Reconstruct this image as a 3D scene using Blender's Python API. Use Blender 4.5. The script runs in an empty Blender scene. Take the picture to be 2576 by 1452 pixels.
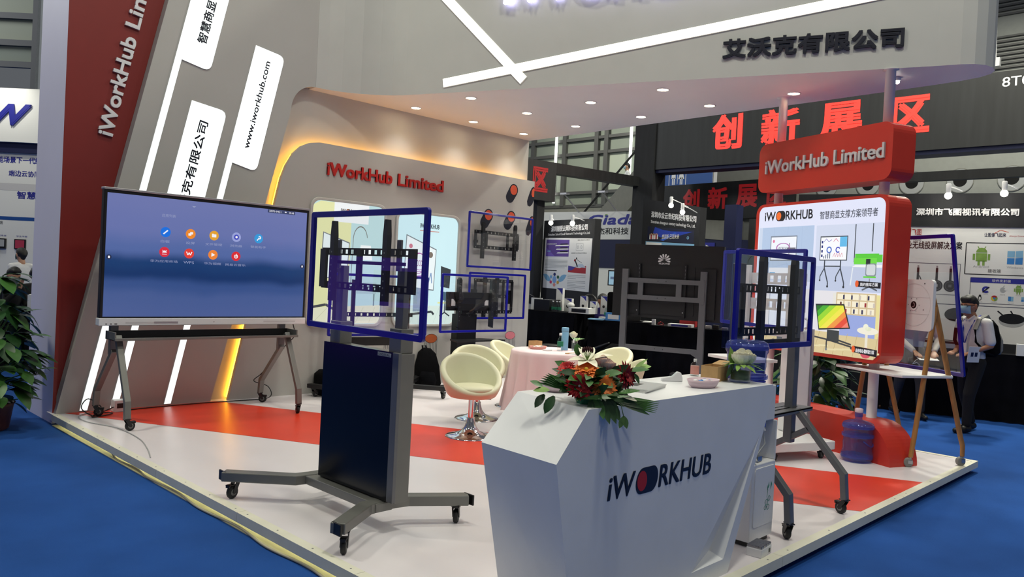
import bpy, bmesh, math, random
from math import sin, cos, pi, radians, sqrt, atan2
from mathutils import Matrix, Vector
random.seed(7)
scene = bpy.context.scene
COL = scene.collection
scene.view_settings.view_transform = 'Standard'
scene.view_settings.look = 'None'
scene.view_settings.gamma = 1.0
scene.view_settings.use_curve_mapping = False
scene.view_settings.exposure = 0.0

# ------------------------------------------------------------------ camera
yaw, pitch, roll = radians(44.4), math.atan(29/1965*cos(math.atan(.05))), math.atan(.05)
fh = Vector((cos(yaw), sin(yaw), 0)); rh = Vector((sin(yaw), -cos(yaw), 0)); upv = Vector((0, 0, 1))
fw = fh*cos(pitch) - upv*sin(pitch); u0 = fh*sin(pitch) + upv*cos(pitch)
CR = rh*cos(roll) + u0*sin(roll); CU = u0*cos(roll) - rh*sin(roll)
cam_data = bpy.data.cameras.new('camera')
cam_data.sensor_fit = 'HORIZONTAL'; cam_data.sensor_width = 36.0
cam_data.lens = 36*1965/2576; cam_data.clip_end = 300; cam_data.clip_start = .05
cam = bpy.data.objects.new('camera', cam_data); COL.objects.link(cam)
cam.matrix_world = Matrix(((CR.x, CU.x, -fw.x, 0), (CR.y, CU.y, -fw.y, 0), (CR.z, CU.z, -fw.z, 1.5), (0, 0, 0, 1)))
scene.camera = cam

# ------------------------------------------------------------------ hall light
world = bpy.data.worlds.new('hall_ambient'); scene.world = world; world.use_nodes = True
world.node_tree.nodes['Background'].inputs[0].default_value = (.68, .71, .78, 1)
world.node_tree.nodes['Background'].inputs[1].default_value = .16

def area(name, loc, size, power, col, target=None):
    d = bpy.data.lights.new(name, 'AREA'); d.shape = 'DISK'; d.size = size; d.energy = power; d.color = col
    o = bpy.data.objects.new(name, d); COL.objects.link(o); o.location = loc
    if target is not None:
        o.rotation_euler = (Vector(target) - Vector(loc)).to_track_quat('-Z', 'Y').to_euler()
    return o
LAMP = (1.0, .985, .825)
for lx, ly, p in ((-2.5, 3.0, 60), (-2.0, 9.0, 300), (2.6, -3.5, 150), (3.3, .9, 280), (2.7, 5.2, 160), (9.0, -3.0, 70), (10.8, 3.6, 300), (15.2, 3.6, 800),
                  (13.5, 9.5, 150), (1.5, 16.0, 150), (21.0, 20.0, 360), (20.5, 13.0, 300), (12.0, 18.0, 150), (21.0, 4.5, 260)):
    area('hall_and_fill_lamp', (lx, ly, 9.5), .9, p, LAMP)  # overhead hall lamps, plus unseen fills added to brighten far walls and exhibits

# ------------------------------------------------------------------ materials
def lin(c):
    c = c/255.0
    return c/12.92 if c <= .04045 else ((c + .055)/1.055)**2.4
def rgb(*c): return (lin(c[0]), lin(c[1]), lin(c[2]), 1)
MATS = {}
def mat(name, col, rough=.5, metal=0, var=0, vscale=8, bump=0, bscale=80, coat=0, spec=.5, trans=0, stretch=None):
    m = bpy.data.materials.new(name); m.use_nodes = True; nt = m.node_tree; b = nt.nodes['Principled BSDF']
    b.inputs['Base Color'].default_value = rgb(*col); b.inputs['Roughness'].default_value = rough
    b.inputs['Metallic'].default_value = metal; b.inputs['Specular IOR Level'].default_value = spec
    if coat: b.inputs['Coat Weight'].default_value = coat; b.inputs['Coat Roughness'].default_value = .08
    if trans: b.inputs['Transmission Weight'].default_value = trans
    if var or bump:
        tc = nt.nodes.new('ShaderNodeTexCoord'); mp = nt.nodes.new('ShaderNodeMapping')
        nt.links.new(tc.outputs['Object'], mp.inputs[0])
        if stretch: mp.inputs['Scale'].default_value = stretch
    if var:
        n = nt.nodes.new('ShaderNodeTexNoise'); n.inputs['Scale'].default_value = vscale; n.inputs['Detail'].default_value = 6
        nt.links.new(mp.outputs[0], n.inputs['Vector'])
        r = nt.nodes.new('ShaderNodeValToRGB'); c = rgb(*col)
        r.color_ramp.elements[0].position = .3; r.color_ramp.elements[1].position = .7
        r.color_ramp.elements[0].color = tuple(x*(1-var) for x in c[:3]) + (1,)
        r.color_ramp.elements[1].color = tuple(min(1, x*(1+var*.6)) for x in c[:3]) + (1,)
        nt.links.new(n.outputs['Fac'], r.inputs[0]); nt.links.new(r.outputs[0], b.inputs['Base Color'])
    if bump:
        n2 = nt.nodes.new('ShaderNodeTexNoise'); n2.inputs['Scale'].default_value = bscale; n2.inputs['Detail'].default_value = 3
        nt.links.new(mp.outputs[0], n2.inputs['Vector'])
        bp = nt.nodes.new('ShaderNodeBump'); bp.inputs['Strength'].default_value = bump; bp.inputs['Distance'].default_value = .01
        nt.links.new(n2.outputs['Fac'], bp.inputs['Height']); nt.links.new(bp.outputs[0], b.inputs['Normal'])
    MATS[name] = m; return m
def glow(name, col, strength):
    m = bpy.data.materials.new(name); m.use_nodes = True; nt = m.node_tree
    b = nt.nodes['Principled BSDF']; b.inputs['Base Color'].default_value = rgb(*col); b.inputs['Roughness'].default_value = .4
    b.inputs['Emission Color'].default_value = rgb(*col); b.inputs['Emission Strength'].default_value = strength
    MATS[name] = m; return m
def glass(name, tint, ior=1.45, haze=0, body=(255, 255, 255)):
    # clear sheet: mirror reflection by Fresnel over see-through body
    m = bpy.data.materials.new(name); m.use_nodes = True; nt = m.node_tree; nt.nodes.clear()
    out = nt.nodes.new('ShaderNodeOutputMaterial'); mx = nt.nodes.new('ShaderNodeMixShader')
    t = nt.nodes.new('ShaderNodeBsdfTransparent'); t.inputs[0].default_value = (*tint, 1)
    g = nt.nodes.new('ShaderNodeBsdfGlossy'); g.inputs['Roughness'].default_value = .01
    lw = nt.nodes.new('ShaderNodeLayerWeight'); lw.inputs[0].default_value = .5
    pw = nt.nodes.new('ShaderNodeMath'); pw.operation = 'POWER'; pw.inputs[1].default_value = 5; nt.links.new(lw.outputs['Facing'], pw.inputs[0])
    r0 = ((ior-1)/(ior+1))**2*1.7; f = nt.nodes.new('ShaderNodeMath'); f.operation = 'MULTIPLY_ADD'; f.inputs[1].default_value = 1-r0; f.inputs[2].default_value = r0
    nt.links.new(pw.outputs[0], f.inputs[0]); nt.links.new(f.outputs[0], mx.inputs[0]); nt.links.new(t.outputs[0], mx.inputs[1]); nt.links.new(g.outputs[0], mx.inputs[2])
    res = mx
    if haze:
        hz = nt.nodes.new('ShaderNodeMixShader'); hz.inputs[0].default_value = haze; d = nt.nodes.new('ShaderNodeBsdfDiffuse'); d.inputs[0].default_value = rgb(*body)
        nt.links.new(mx.outputs[0], hz.inputs[1]); nt.links.new(d.outputs[0], hz.inputs[2]); res = hz
    nt.links.new(res.outputs[0], out.inputs[0]); MATS[name] = m; return m

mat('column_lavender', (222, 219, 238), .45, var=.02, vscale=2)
mat('ceiling_white_bounce_lit', (230, 229, 229), .5, var=.02, vscale=2)  # canopy white, lightened in colour in place of bounced light from below
mat('white_paint_shaded', (191, 191, 187), .45, var=.03, vscale=3)  # booth white with the dimmer light on upright faces put into its colour
mat('wall_white_shaded', (178, 176, 172), .5, var=.03, vscale=2)  # same booth white, greyed further to carry the wall panels' shade
mat('counter_white', (228, 229, 232), .32, var=.03, vscale=5)
mat('vinyl_white', (226, 220, 224), .33, var=.035, vscale=1.6)
mat('vinyl_red', (226, 62, 38), .33, var=.06, vscale=3)
mat('edge_cream', (226, 224, 206), .4, var=.05, vscale=6)
mat('bare_board', (214, 208, 168), .6, var=.12, vscale=7)
mat('carpet_blue', (37, 80, 152), .95, var=.22, vscale=1.3, bump=.5, bscale=300, spec=.1)
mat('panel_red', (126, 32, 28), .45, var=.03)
mat('sign_red', (196, 48, 32), .42, var=.03)
mat('letter_red', (190, 36, 30), .4)
mat('letter_white', (226, 226, 228), .4)
mat('letter_grey', (205, 203, 205), .4)
mat('letter_navy', (20, 22, 40), .4)
mat('black_paint', (20, 20, 23), .5)
mat('black_plastic', (16, 16, 18), .38)
mat('black_metal', (26, 26, 29), .42, metal=.2)
mat('black_fabric', (13, 13, 16), .95, var=.3, vscale=25, spec=.1)
mat('black_velvet', (15, 15, 20), .95, var=.35, vscale=5, spec=.1)
mat('dark_cloth_board', (27, 28, 33), .8, var=.25, vscale=14, stretch=(1, 1, .15))
mat('banner_black', (30, 31, 33), .55, var=.35, vscale=3, stretch=(3, 3, .25))
mat('gunmetal', (122, 122, 118), .42, metal=.45, var=.04)
mat('dark_gunmetal', (112, 113, 116), .42, metal=.45, var=.04)
mat('chrome', (225, 225, 228), .07, metal=1)
mat('steel', (170, 172, 175), .3, metal=.9)
mat('aluminium', (180, 178, 182), .38, metal=.7)
mat('white_metal', (224, 224, 226), .4)
mat('rubber', (22, 22, 23), .6)
mat('rubber_grey', (120, 120, 118), .6)
mat('screen_glass_black', (3, 3, 7), .2, spec=.3)
mat('frame_blue', (8, 10, 140), .3, coat=.3)
mat('leather_cream', (212, 211, 180), .42, bump=.06, bscale=220)
mat('cloth_pink', (232, 208, 212), .75, bump=.05, bscale=200)
mat('wood_oak', (168, 118, 62), .5, var=.25, vscale=6, stretch=(6, 6, .6))
mat('leaf_dark', (36, 74, 36), .38, var=.35, vscale=9)
mat('leaf_mid', (64, 112, 50), .4, var=.3, vscale=9)
mat('leaf_light', (128, 164, 78), .45, var=.25, vscale=9)
mat('petal_red', (206, 28, 30), .6, var=.25, vscale=30)
mat('petal_dark_red', (150, 20, 30), .6, var=.25, vscale=30)
mat('petal_orange', (244, 128, 48), .6, var=.2, vscale=30)
mat('petal_yellow', (214, 190, 60), .7)
mat('petal_cream', (250, 246, 222), .55, var=.06, vscale=30)
mat('petal_pink', (255, 224, 210), .55, var=.08, vscale=30)
mat('stamen_brown', (72, 24, 24), .6)
mat('pot_brown', (70, 34, 28), .45, var=.2, vscale=10)
mat('soil', (40, 30, 22), .95, var=.4, vscale=60)
mat('kraft', (192, 154, 104), .75, var=.12, vscale=20)
mat('pink_plastic', (212, 188, 198), .4)
mat('pink_tray', (214, 150, 140), .45)
mat('candy_blue', (60, 130, 200), .4)
mat('candy_white', (232, 232, 232), .4)
mat('paper', (230, 230, 228), .7)
mat('paper_grey', (170, 172, 174), .6)
mat('thermos_blue', (128, 178, 212), .4)
mat('skin', (196, 148, 118), .5, var=.06, vscale=14)
mat('skin_tan', (168, 116, 86), .5, var=.06, vscale=14)
mat('hair_black', (18, 16, 16), .55, bump=.3, bscale=160)
mat('shirt_white', (214, 214, 216), .8, var=.06, vscale=12)
mat('shirt_light', (196, 194, 190), .8, var=.08, vscale=12)
mat('shirt_purple', (52, 44, 120), .8)
mat('trouser_black', (16, 16, 20), .9)
mat('trouser_grey', (58, 58, 60), .9, var=.1)
mat('denim', (34, 46, 84), .9, var=.2, vscale=20)
mat('shoe_black', (16, 16, 17), .4)
mat('shoe_brown', (96, 64, 40), .5)
mat('mask_blue', (150, 190, 206), .8)
mat('strap_grey', (128, 128, 126), .9)
mat('lanyard_blue', (36, 52, 160), .6)
mat('hall_wall', (150, 152, 148), .8, var=.05)
mat('hall_grey', (128, 128, 122), .8, var=.06)
mat('mullion', (84, 84, 84), .5)
mat('louver', (150, 150, 150), .5)
mat('navy', (14, 22, 66), .6)
mat('sign_blue', (26, 76, 150), .5)
mat('text_blue', (40, 44, 150), .5)
mat('extinguisher_red', (150, 26, 22), .3)
mat('teal_mesh', (66, 120, 130), .6)
mat('tile_stone', (112, 116, 106), .5, var=.12, vscale=2)
mat('label_green', (20, 110, 80), .5)
mat('petal_teal', (60, 150, 120), .6)
mat('pot_cable', (176, 168, 140), .4)
mat('foil', (150, 150, 155), .22, metal=1, bump=.8, bscale=40)
mat('tap_red', (200, 30, 40), .4)
mat('tap_blue', (50, 80, 190), .4)
mat('print_orange', (206, 78, 44), .6)
mat('print_brown', (176, 84, 34), .6)
mat('print_pink', (206, 120, 130), .6)
mat('print_yellow', (206, 200, 70), .6)
mat('letter_print_red', (176, 30, 34), .5)
glow('strip_white', (255, 255, 246), 2.0)
glow('strip_warm', (255, 250, 232), 2.0)
glow('flag_white', (246, 255, 252), 1.08)
glow('led_amber', (255, 176, 40), 14)
glow('led_floor', (250, 255, 214), 6)
glow('bulb', (255, 252, 236), 12)
glow('downlight_glow', (255, 246, 228), 9)
glow('letter_lit', (232, 230, 255), 1.6)
glow('lit_red', (255, 58, 48), .85)
glow('letter_red_added_glow', (150, 26, 30), .35)  # second banner's letters are unlit; a faint glow is added to their red
glass('pane_clear', (.97, .98, 1.0), 1.6)
glass('glass_clear', (.93, .96, .96), 1.45)
glass('jug_blue', (.70, .75, .95), 1.4, .2, (96, 112, 190))
glass('jug_deep', (.66, .70, .95), 1.4, .3, (90, 100, 190))
glass('bottle_clear', (.86, .93, .93), 1.4)
glass('acrylic_bright', (.82, .86, .99), 1.4)
EMIT = {}
def em(r, g, b, s=1.0):
    """colour printed on a backlit film: the lightbox behind makes it glow"""
    k = 'film_%d_%d_%d_%d' % (r, g, b, int(s*100))
    if k not in MATS: glow(k, (r, g, b), s); MATS[k].node_tree.nodes['Principled BSDF'].inputs['Base Color'].default_value = rgb(r*.3, g*.3, b*.3)
    return k
def ink(r, g, b):
    k = 'ink_%d_%d_%d' % (r, g, b)
    if k not in MATS: mat(k, (r, g, b), .6)
    return k

# ------------------------------------------------------------------ mesh builder
def frame(o, x, z=None, y=(0, 0, 1)):
    """plane frame: u along x, v along y (up), normal x X y"""
    x = Vector(x).normalized(); y = Vector(y).normalized(); n = x.cross(y)
    return Matrix(((x.x, y.x, n.x, o[0]), (x.y, y.y, n.y, o[1]), (x.z, y.z, n.z, o[2]), (0, 0, 0, 1)))
def T(x, y, z, rz=0): return Matrix.Translation((x, y, z)) @ Matrix.Rotation(rz, 4, 'Z')
TEXTC = {}
def text_tris(s, bold=0.0, shear=0.0, spacing=1.0):
    k = (s, bold, shear, spacing)
    if k in TEXTC: return TEXTC[k]
    cu = bpy.data.curves.new('txt', 'FONT'); cu.body = s; cu.size = 1; cu.offset = bold; cu.shear = shear
    cu.space_character = spacing; cu.resolution_u = 3; cu.fill_mode = 'BOTH'
    o = bpy.data.objects.new('txt', cu); COL.objects.link(o)
    dg = bpy.context.evaluated_depsgraph_get(); dg.update()
    me = bpy.data.meshes.new_from_object(o.evaluated_get(dg))
    vs = [v.co.copy() for v in me.vertices]; fs = [tuple(p.vertices) for p in me.polygons]
    bpy.data.objects.remove(o); bpy.data.curves.remove(cu); bpy.data.meshes.remove(me)
    TEXTC[k] = (vs, fs); return TEXTC[k]
class MB:
    def __init__(s, m=None): s.v = []; s.f = []; s.mi = []; s.sm = []; s.names = []; s.cur = m; s.X = Matrix.Identity(4)
    def _m(s, m):
        m = m or s.cur
        if m not in s.names: s.names.append(m)
        return s.names.index(m)
    def add(s, vs, fs, m=None, smooth=False):
        b = len(s.v); i = s._m(m)
        s.v += [s.X @ Vector(v) for v in vs]
        for f in fs: s.f.append([b+k for k in f]); s.mi.append(i); s.sm.append(smooth)
        return s
    def box(s, x0, y0, z0, x1, y1, z1, m=None):
        x0, x1 = sorted((x0, x1)); y0, y1 = sorted((y0, y1)); z0, z1 = sorted((z0, z1))
        return s.add([(x0, y0, z0), (x1, y0, z0), (x1, y1, z0), (x0, y1, z0), (x0, y0, z1), (x1, y0, z1), (x1, y1, z1), (x0, y1, z1)],
              [(0, 3, 2, 1), (4, 5, 6, 7), (0, 1, 5, 4), (1, 2, 6, 5), (2, 3, 7, 6), (3, 0, 4, 7)], m)
    def bar(s, a, b, w, h, m=None, up=(0, 0, 1)):
        """rectangular bar from a to b: w sideways, h along up"""
        a = Vector(a); b = Vector(b); d = (b-a).normalized(); u = Vector(up)
        sd = d.cross(u)
        if sd.length < 1e-4: u = Vector((0, 1, 0)); sd = d.cross(u)
        sd.normalize(); u = sd.cross(d).normalized(); sd *= w/2; u *= h/2
        vs = [p+x for p in (a, b) for x in (-sd-u, sd-u, sd+u, -sd+u)]
        return s.add(vs, [(3, 2, 1, 0), (4, 5, 6, 7), (0, 1, 5, 4), (1, 2, 6, 5), (2, 3, 7, 6), (3, 0, 4, 7)], m)
    def path(s, pts, w, h, m=None, up=(0, 0, 1)):
        """rectangular section swept along a polyline with mitred corners"""
        P = [Vector(p) for p in pts]; vs = []; n = len(P); u0 = Vector(up)
        for i, p in enumerate(P):
            if i == 0: d = P[1]-P[0]
            elif i == n-1: d = P[-1]-P[-2]
            else: d = (P[i+1]-p).normalized() + (p-P[i-1]).normalized()
            d.normalize(); sd = d.cross(u0); sd = sd.normalized() if sd.length > 1e-4 else Vector((1, 0, 0))
            u = sd.cross(d).normalized()
            k = 1.0
            if 0 < i < n-1:
                c = max(.4, (P[i+1]-p).normalized().dot(d)); k = 1/c
            # widen in the plane of the bend
            bend = ((P[i+1]-p).normalized() - (p-P[i-1]).normalized()) if 0 < i < n-1 else Vector()
            ks = k if bend.length > 1e-5 and abs(bend.normalized().dot(sd)) > .5 else 1
            ku = k if bend.length > 1e-5 and abs(bend.normalized().dot(u)) > .5 else 1
            vs += [p-sd*w/2*ks-u*h/2*ku, p+sd*w/2*ks-u*h/2*ku, p+sd*w/2*ks+u*h/2*ku, p-sd*w/2*ks+u*h/2*ku]
        fs = [(3, 2, 1, 0), tuple(4*(n-1)+k for k in range(4))]
        for i in range(n-1):
            for k in range(4): fs.append((4*i+k, 4*i+(k+1) % 4, 4*i+4+(k+1) % 4, 4*i+4+k))
        return s.add(vs, fs, m)
    def tube(s, pts, r, m=None, n=10, cap=True):
        P = [Vector(p) for p in pts]; R = r if isinstance(r, (list, tuple)) else [r]*len(P); vs = []; fs = []
        ref = None
        for i, p in enumerate(P):
            d = (P[min(i+1, len(P)-1)] - P[max(i-1, 0)]).normalized()
            if ref is None: ref = Vector((0, 0, 1)) if abs(d.z) < .9 else Vector((1, 0, 0))
            a = d.cross(ref).normalized(); b = a.cross(d).normalized(); ref = b
            vs += [p + a*R[i]*cos(2*pi*k/n) + b*R[i]*sin(2*pi*k/n) for k in range(n)]
        for i in range(len(P)-1):
            for k in range(n): fs.append((i*n+k, i*n+(k+1) % n, (i+1)*n+(k+1) % n, (i+1)*n+k))
        s.add(vs, fs, m, True)
        if cap: s.add(vs[:n], [tuple(range(n))[::-1]], m); s.add(vs[-n:], [tuple(range(n))], m)
        return s
    def lathe(s, prof, c=(0, 0, 0), m=None, n=24, sx=1, sy=1, smooth=True):
        vs = []; fs = []; L = len(prof)
        for r, z in prof: vs += [(c[0]+r*sx*cos(2*pi*k/n), c[1]+r*sy*sin(2*pi*k/n), c[2]+z) for k in range(n)]
        for i in range(L-1):
            for k in range(n): fs.append((i*n+k, i*n+(k+1) % n, (i+1)*n+(k+1) % n, (i+1)*n+k))
        s.add(vs, fs, m, smooth)
        if prof[0][0] > 1e-4: s.add(vs[:n], [tuple(range(n))[::-1]], m)
        if prof[-1][0] > 1e-4: s.add(vs[-n:], [tuple(range(n))], m)
        return s
    def ball(s, c, r, m=None, n=14, k=9, sc=(1, 1, 1)):
        return s.ball2(c, (r*sc[0], r*sc[1], r*sc[2]), m, n, k)
    def ball2(s, c, r, m=None, n=14, k=9):
        vs = []; fs = []
        for i in range(k+1):
            a = pi*i/k - pi/2
            vs += [(c[0]+r[0]*cos(a)*cos(2*pi*j/n), c[1]+r[1]*cos(a)*sin(2*pi*j/n), c[2]+r[2]*sin(a)) for j in range(n)]
        for i in range(k):
            for j in range(n): fs.append((i*n+j, i*n+(j+1) % n, (i+1)*n+(j+1) % n, (i+1)*n+j))
        return s.add(vs, fs, m, True)
    def prism(s, poly, h0, h1, m=None, mside=None):
        """polygon in the current frame's u,v extruded along its normal from h0 to h1"""
        n = len(poly)
        ar = sum(poly[i][0]*poly[(i+1) % n][1] - poly[(i+1) % n][0]*poly[i][1] for i in range(n))
        if ar < 0: poly = poly[::-1]
        vs = [(u, v, h0) for u, v in poly] + [(u, v, h1) for u, v in poly]
        s.add(vs, [tuple(range(n))[::-1], tuple(range(n, 2*n))], m)
        return s.add(vs, [(i, (i+1) % n, n+(i+1) % n, n+i) for i in range(n)], mside or m)
    def flat(s, poly, h, m=None):
        n = len(poly)
        ar = sum(poly[i][0]*poly[(i+1) % n][1] - poly[(i+1) % n][0]*poly[i][1] for i in range(n))
        if ar < 0: poly = poly[::-1]
        return s.add([(u, v, h) for u, v in poly], [tuple(range(n))], m)
    def rect(s, u0, v0, u1, v1, h, m=None): return s.flat([(u0, v0), (u1, v0), (u1, v1), (u0, v1)], h, m)
    def disc(s, u, v, r, h, m=None, n=20, rv=None): return s.flat([(u+r*cos(2*pi*k/n), v+(rv or r)*sin(2*pi*k/n)) for k in range(n)], h, m)
    def ring(s, u, v, r0, r1, h, m=None, n=20, sv=1, a0=0, a1=2*pi):
        vs = []; full = abs(a1-a0-2*pi) < 1e-6
        for k in range(n+1):
            a = a0+(a1-a0)*k/n
            vs += [(u+r0*cos(a), v+r0*sv*sin(a), h), (u+r1*cos(a), v+r1*sv*sin(a), h)]
        return s.add(vs, [(2*k, 2*k+1, 2*k+3, 2*k+2) for k in range(n)], m)
    def line(s, pts, w, h, m=None):
        for (a, b) in zip(pts, pts[1:]):
            dx, dy = b[0]-a[0], b[1]-a[1]; l = sqrt(dx*dx+dy*dy) or 1; ox, oy = -dy/l*w/2, dx/l*w/2
            s.flat([(a[0]-ox, a[1]-oy), (b[0]-ox, b[1]-oy), (b[0]+ox, b[1]+oy), (a[0]+ox, a[1]+oy)], h, m)
        return s
    def text(s, t, u0, v0, u1, v1, h, m=None, depth=0, bold=.0, shear=0, spacing=1, rot=None):
        if bold:
            b = (v1-v0)*bold*(1.1 if rot is None else 1.1); k = (u1-u0)/abs(u1-u0)
            for i, (a, c) in enumerate(((-1, -1), (1, -1), (-1, 1), (1, 1))):
                s.text(t, u0+b*k*(1+a), v0+b*(1+c), u1+b*k*(a-1), v1+b*(c-1), h+i*(.0003+abs(v1-v0)*.003), m, depth, 0, shear, spacing, rot)
            return s
        """text fitted to the box (u0,v0)-(u1,v1); rot = (origin, ex, ey) maps the box through a 2-D affine frame"""
        vs, fs = text_tris(t, bold, shear, spacing)
        if not vs: return s
        xs = [v.x for v in vs]; ys = [v.y for v in vs]; x0, x1, y0, y1 = min(xs), max(xs), min(ys), max(ys)
        def mp(v):
            a = u0+(v.x-x0)/max(1e-6, x1-x0)*(u1-u0); b = v0+(v.y-y0)/max(1e-6, y1-y0)*(v1-v0)
            if rot: o, ex, ey = rot; return (o[0]+ex[0]*a+ey[0]*b, o[1]+ex[1]*a+ey[1]*b)
            return (a, b)
        P = [mp(v) for v in vs]
        if depth:
            s.add([(a, b, h+depth) for a, b in P], fs, m)
            ed = {}
            for f in fs:
                for i in range(len(f)):
                    e = (f[i], f[(i+1) % len(f)])
                    ed[e] = 1
            side = [e for e in ed if (e[1], e[0]) not in ed]
            n = len(P)
            s.add([(a, b, h) for a, b in P] + [(a, b, h+depth) for a, b in P], [(e[0], e[1], n+e[1], n+e[0]) for e in side], m)
        else:
            s.add([(a, b, h) for a, b in P], fs, m)
        return s
    def leaf(s, base, d, up, L, w, m=None, curl=.25, n=5, fold=.15):
        """a curved pointed blade"""
        base = Vector(base); d = Vector(d).normalized(); up = Vector(up); sd = d.cross(up)
        if sd.length < 1e-3: sd = d.cross(Vector((1, .3, 0)))
        sd.normalize(); up = sd.cross(d).normalized(); vs = []; fs = []
        for i in range(n+1):
            t = i/n; ww = w/2*sin(pi*min(1, t*.93+.05))**.8*(1 if t < .5 else 1-(t-.5)*.3)
            if i == n: ww = .0008
            c = base + d*L*t - up*L*curl*t*t
            vs += [c - sd*ww + up*ww*fold, c - up*.0, c + sd*ww + up*ww*fold]
        for i in range(n):
            fs += [(3*i, 3*i+1, 3*i+4, 3*i+3), (3*i+1, 3*i+2, 3*i+5, 3*i+4)]
        return s.add(vs, fs, m, True)
    def build(s, name, parent=None, bevel=0, seg=2, recalc=True, extra=None):
        me = bpy.data.meshes.new(name)
        P = s.v
        if parent is not None and parent.name in WM:
            inv = WM[parent.name].inverted(); P = [inv @ v for v in P]
        me.from_pydata([tuple(v) for v in P], [], s.f)
        for n in s.names: me.materials.append(MATS[n])
        for i, p in enumerate(me.polygons): p.material_index = s.mi[i]; p.use_smooth = s.sm[i]
        if recalc:
            bm = bmesh.new(); bm.from_mesh(me); bmesh.ops.remove_doubles(bm, verts=bm.verts, dist=1e-6) if recalc == 2 else None
            bmesh.ops.recalc_face_normals(bm, faces=bm.faces); bm.to_mesh(me); bm.free()
        o = bpy.data.objects.new(name, me); COL.objects.link(o)
        if parent is not None:
            o.parent = parent; WM[o.name] = WM.get(parent.name, Matrix.Identity(4))
        if bevel:
            b = o.modifiers.new('edge', 'BEVEL'); b.width = bevel; b.segments = seg; b.limit_method = 'ANGLE'; b.angle_limit = radians(40)
        return o
WM = {}
def tag(o, label, cat, group=None, kind=None):
    if label: o['label'] = label
    if cat: o['category'] = cat
    if group: o['group'] = group
    if kind: o['kind'] = kind
    return o
def thing(name, label, cat, loc=(0, 0, 0), rz=0, group=None):
    o = bpy.data.objects.new(name, None); COL.objects.link(o); o.location = loc; o.rotation_euler = (0, 0, rz)
    o.empty_display_size = .1; WM[o.name] = T(loc[0], loc[1], loc[2], rz)
    return tag(o, label, cat, group)
def struct(name, mb, bevel=0, recalc=True, label=None):
    o = mb.build(name, None, bevel, recalc=recalc); o['kind'] = 'structure'
    if label: o['label'] = label
    return o
def copy_tree(o, parent=None):
    c = o.copy(); COL.objects.link(c)
    if parent is not None: c.parent = parent
    for ch in list(o.children): copy_tree(ch, c)
    return c
def rrect(u0, v0, u1, v1, r, n=6):
    out = []
    for cx, cy, a in ((u1-r, v0+r, -pi/2), (u1-r, v1-r, 0), (u0+r, v1-r, pi/2), (u0+r, v0+r, pi)):
        out += [(cx+r*cos(a+pi/2*k/n), cy+r*sin(a+pi/2*k/n)) for k in range(n+1)]
    return out
def loop_frame(mb, outer, inner, h0, h1, m=None):
    """a ring-shaped slab between two matched outlines"""
    n = len(outer)
    vs = [(u, v, h) for h in (h0, h1) for lo in (outer, inner) for u, v in lo]
    fs = []
    for i in range(n):
        j = (i+1) % n
        fs += [(2*n+i, 2*n+j, 3*n+j, 3*n+i), (j, i, n+i, n+j), (i, j, 2*n+j, 2*n+i), (n+j, n+i, 3*n+i, 3*n+j)]
    mb.add(vs, fs, m)
def logo(mb, u0, v0, u1, v1, h, dark, disc, shear=0, depth=0):
    """the stand's wordmark: iW, a capsule with a disc, RKHUB"""
    W = u1-u0; H = v1-v0
    mb.text('iW', u0, v0, u0+.235*W, v1, h, dark, depth, bold=.02, shear=shear)
    mb.text('RKHUB', u0+.452*W, v0, u1, v1-.01*H, h, dark, depth, bold=.02, shear=shear)
    r = H*.56; vc = (v0+v1)/2 - .02*H; a = u0+.242*W+r*.8; b = u0+.445*W-r*.8
    cap = [(a+.8*r*cos(pi/2+pi*k/12)+shear*r*sin(pi/2+pi*k/12), vc+r*sin(pi/2+pi*k/12)) for k in range(13)] + \
          [(b+.8*r*cos(-pi/2+pi*k/12)+shear*r*sin(-pi/2+pi*k/12), vc+r*sin(-pi/2+pi*k/12)) for k in range(13)]
    if depth: mb.prism(cap, h, h+depth, dark)
    else: mb.flat(cap, h, dark)
    mb.disc(a, vc, r*.64, h+depth+.0006, disc, rv=r*.78)
def dot_capsule(mb, u, v, r, du, dv, h, dark='letter_navy', disc='print_orange'):
    """a disc with a dark body trailing off by (du,dv)"""
    a = atan2(dv, du); R = r*1.25
    p = [(u+R*cos(a+pi/2+pi*k/10), v+R*sin(a+pi/2+pi*k/10)) for k in range(11)]
    q = [(u+du+R*.95*cos(a-pi/2+pi*k/10), v+dv+R*.95*sin(a-pi/2+pi*k/10)) for k in range(11)]
    mb.flat(p+q, h, dark); mb.disc(u, v, r, h+.0008, disc)
def caster(parent, x, y, ztop, r=.038, ang=0.0, name='caster', brake=True, gm='rubber'):
    """swivel caster: fork, wheel and brake pedal; wheel touches z = 0 of its world point"""
    X = T(x, y, 0, ang)
    f = MB('black_plastic'); f.X = X
    f.lathe([(.022, ztop-.012), (.024, ztop), ], (0, 0, 0), n=14)
    f.box(-.026, -.026, ztop-.006, .026, .026, ztop)
    for sd in (-1, 1):
        f.prism_y([(-.02, ztop-.012), (.018, ztop-.012), (.042, r), (.03, r-.012), (.014, r-.006)], sd*.017, sd*.021)
    if brake: f.box(.02, -.018, ztop-.03, .07, .018, ztop-.024); f.box(.06, -.014, ztop-.042, .072, .014, ztop-.024)
    o = f.build(name, parent)
    w = MB(gm); w.X = X @ Matrix.Translation((.028, 0, r)) @ Matrix.Rotation(pi/2, 4, 'X')
    w.lathe([(r*.55, -.014), (r*.9, -.014), (r, -.009), (r, .009), (r*.9, .014), (r*.55, .014)], n=20)
    w.lathe([(.0, -.0145), (r*.55, -.0145), (r*.55, .0145), (0, .0145)], m='rubber_grey', n=16)
    w.lathe([(.0, -.02), (.007, -.02), (.007, .02), (0, .02)], m='steel', n=10)
    w.build('wheel', o)
    return o
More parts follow.
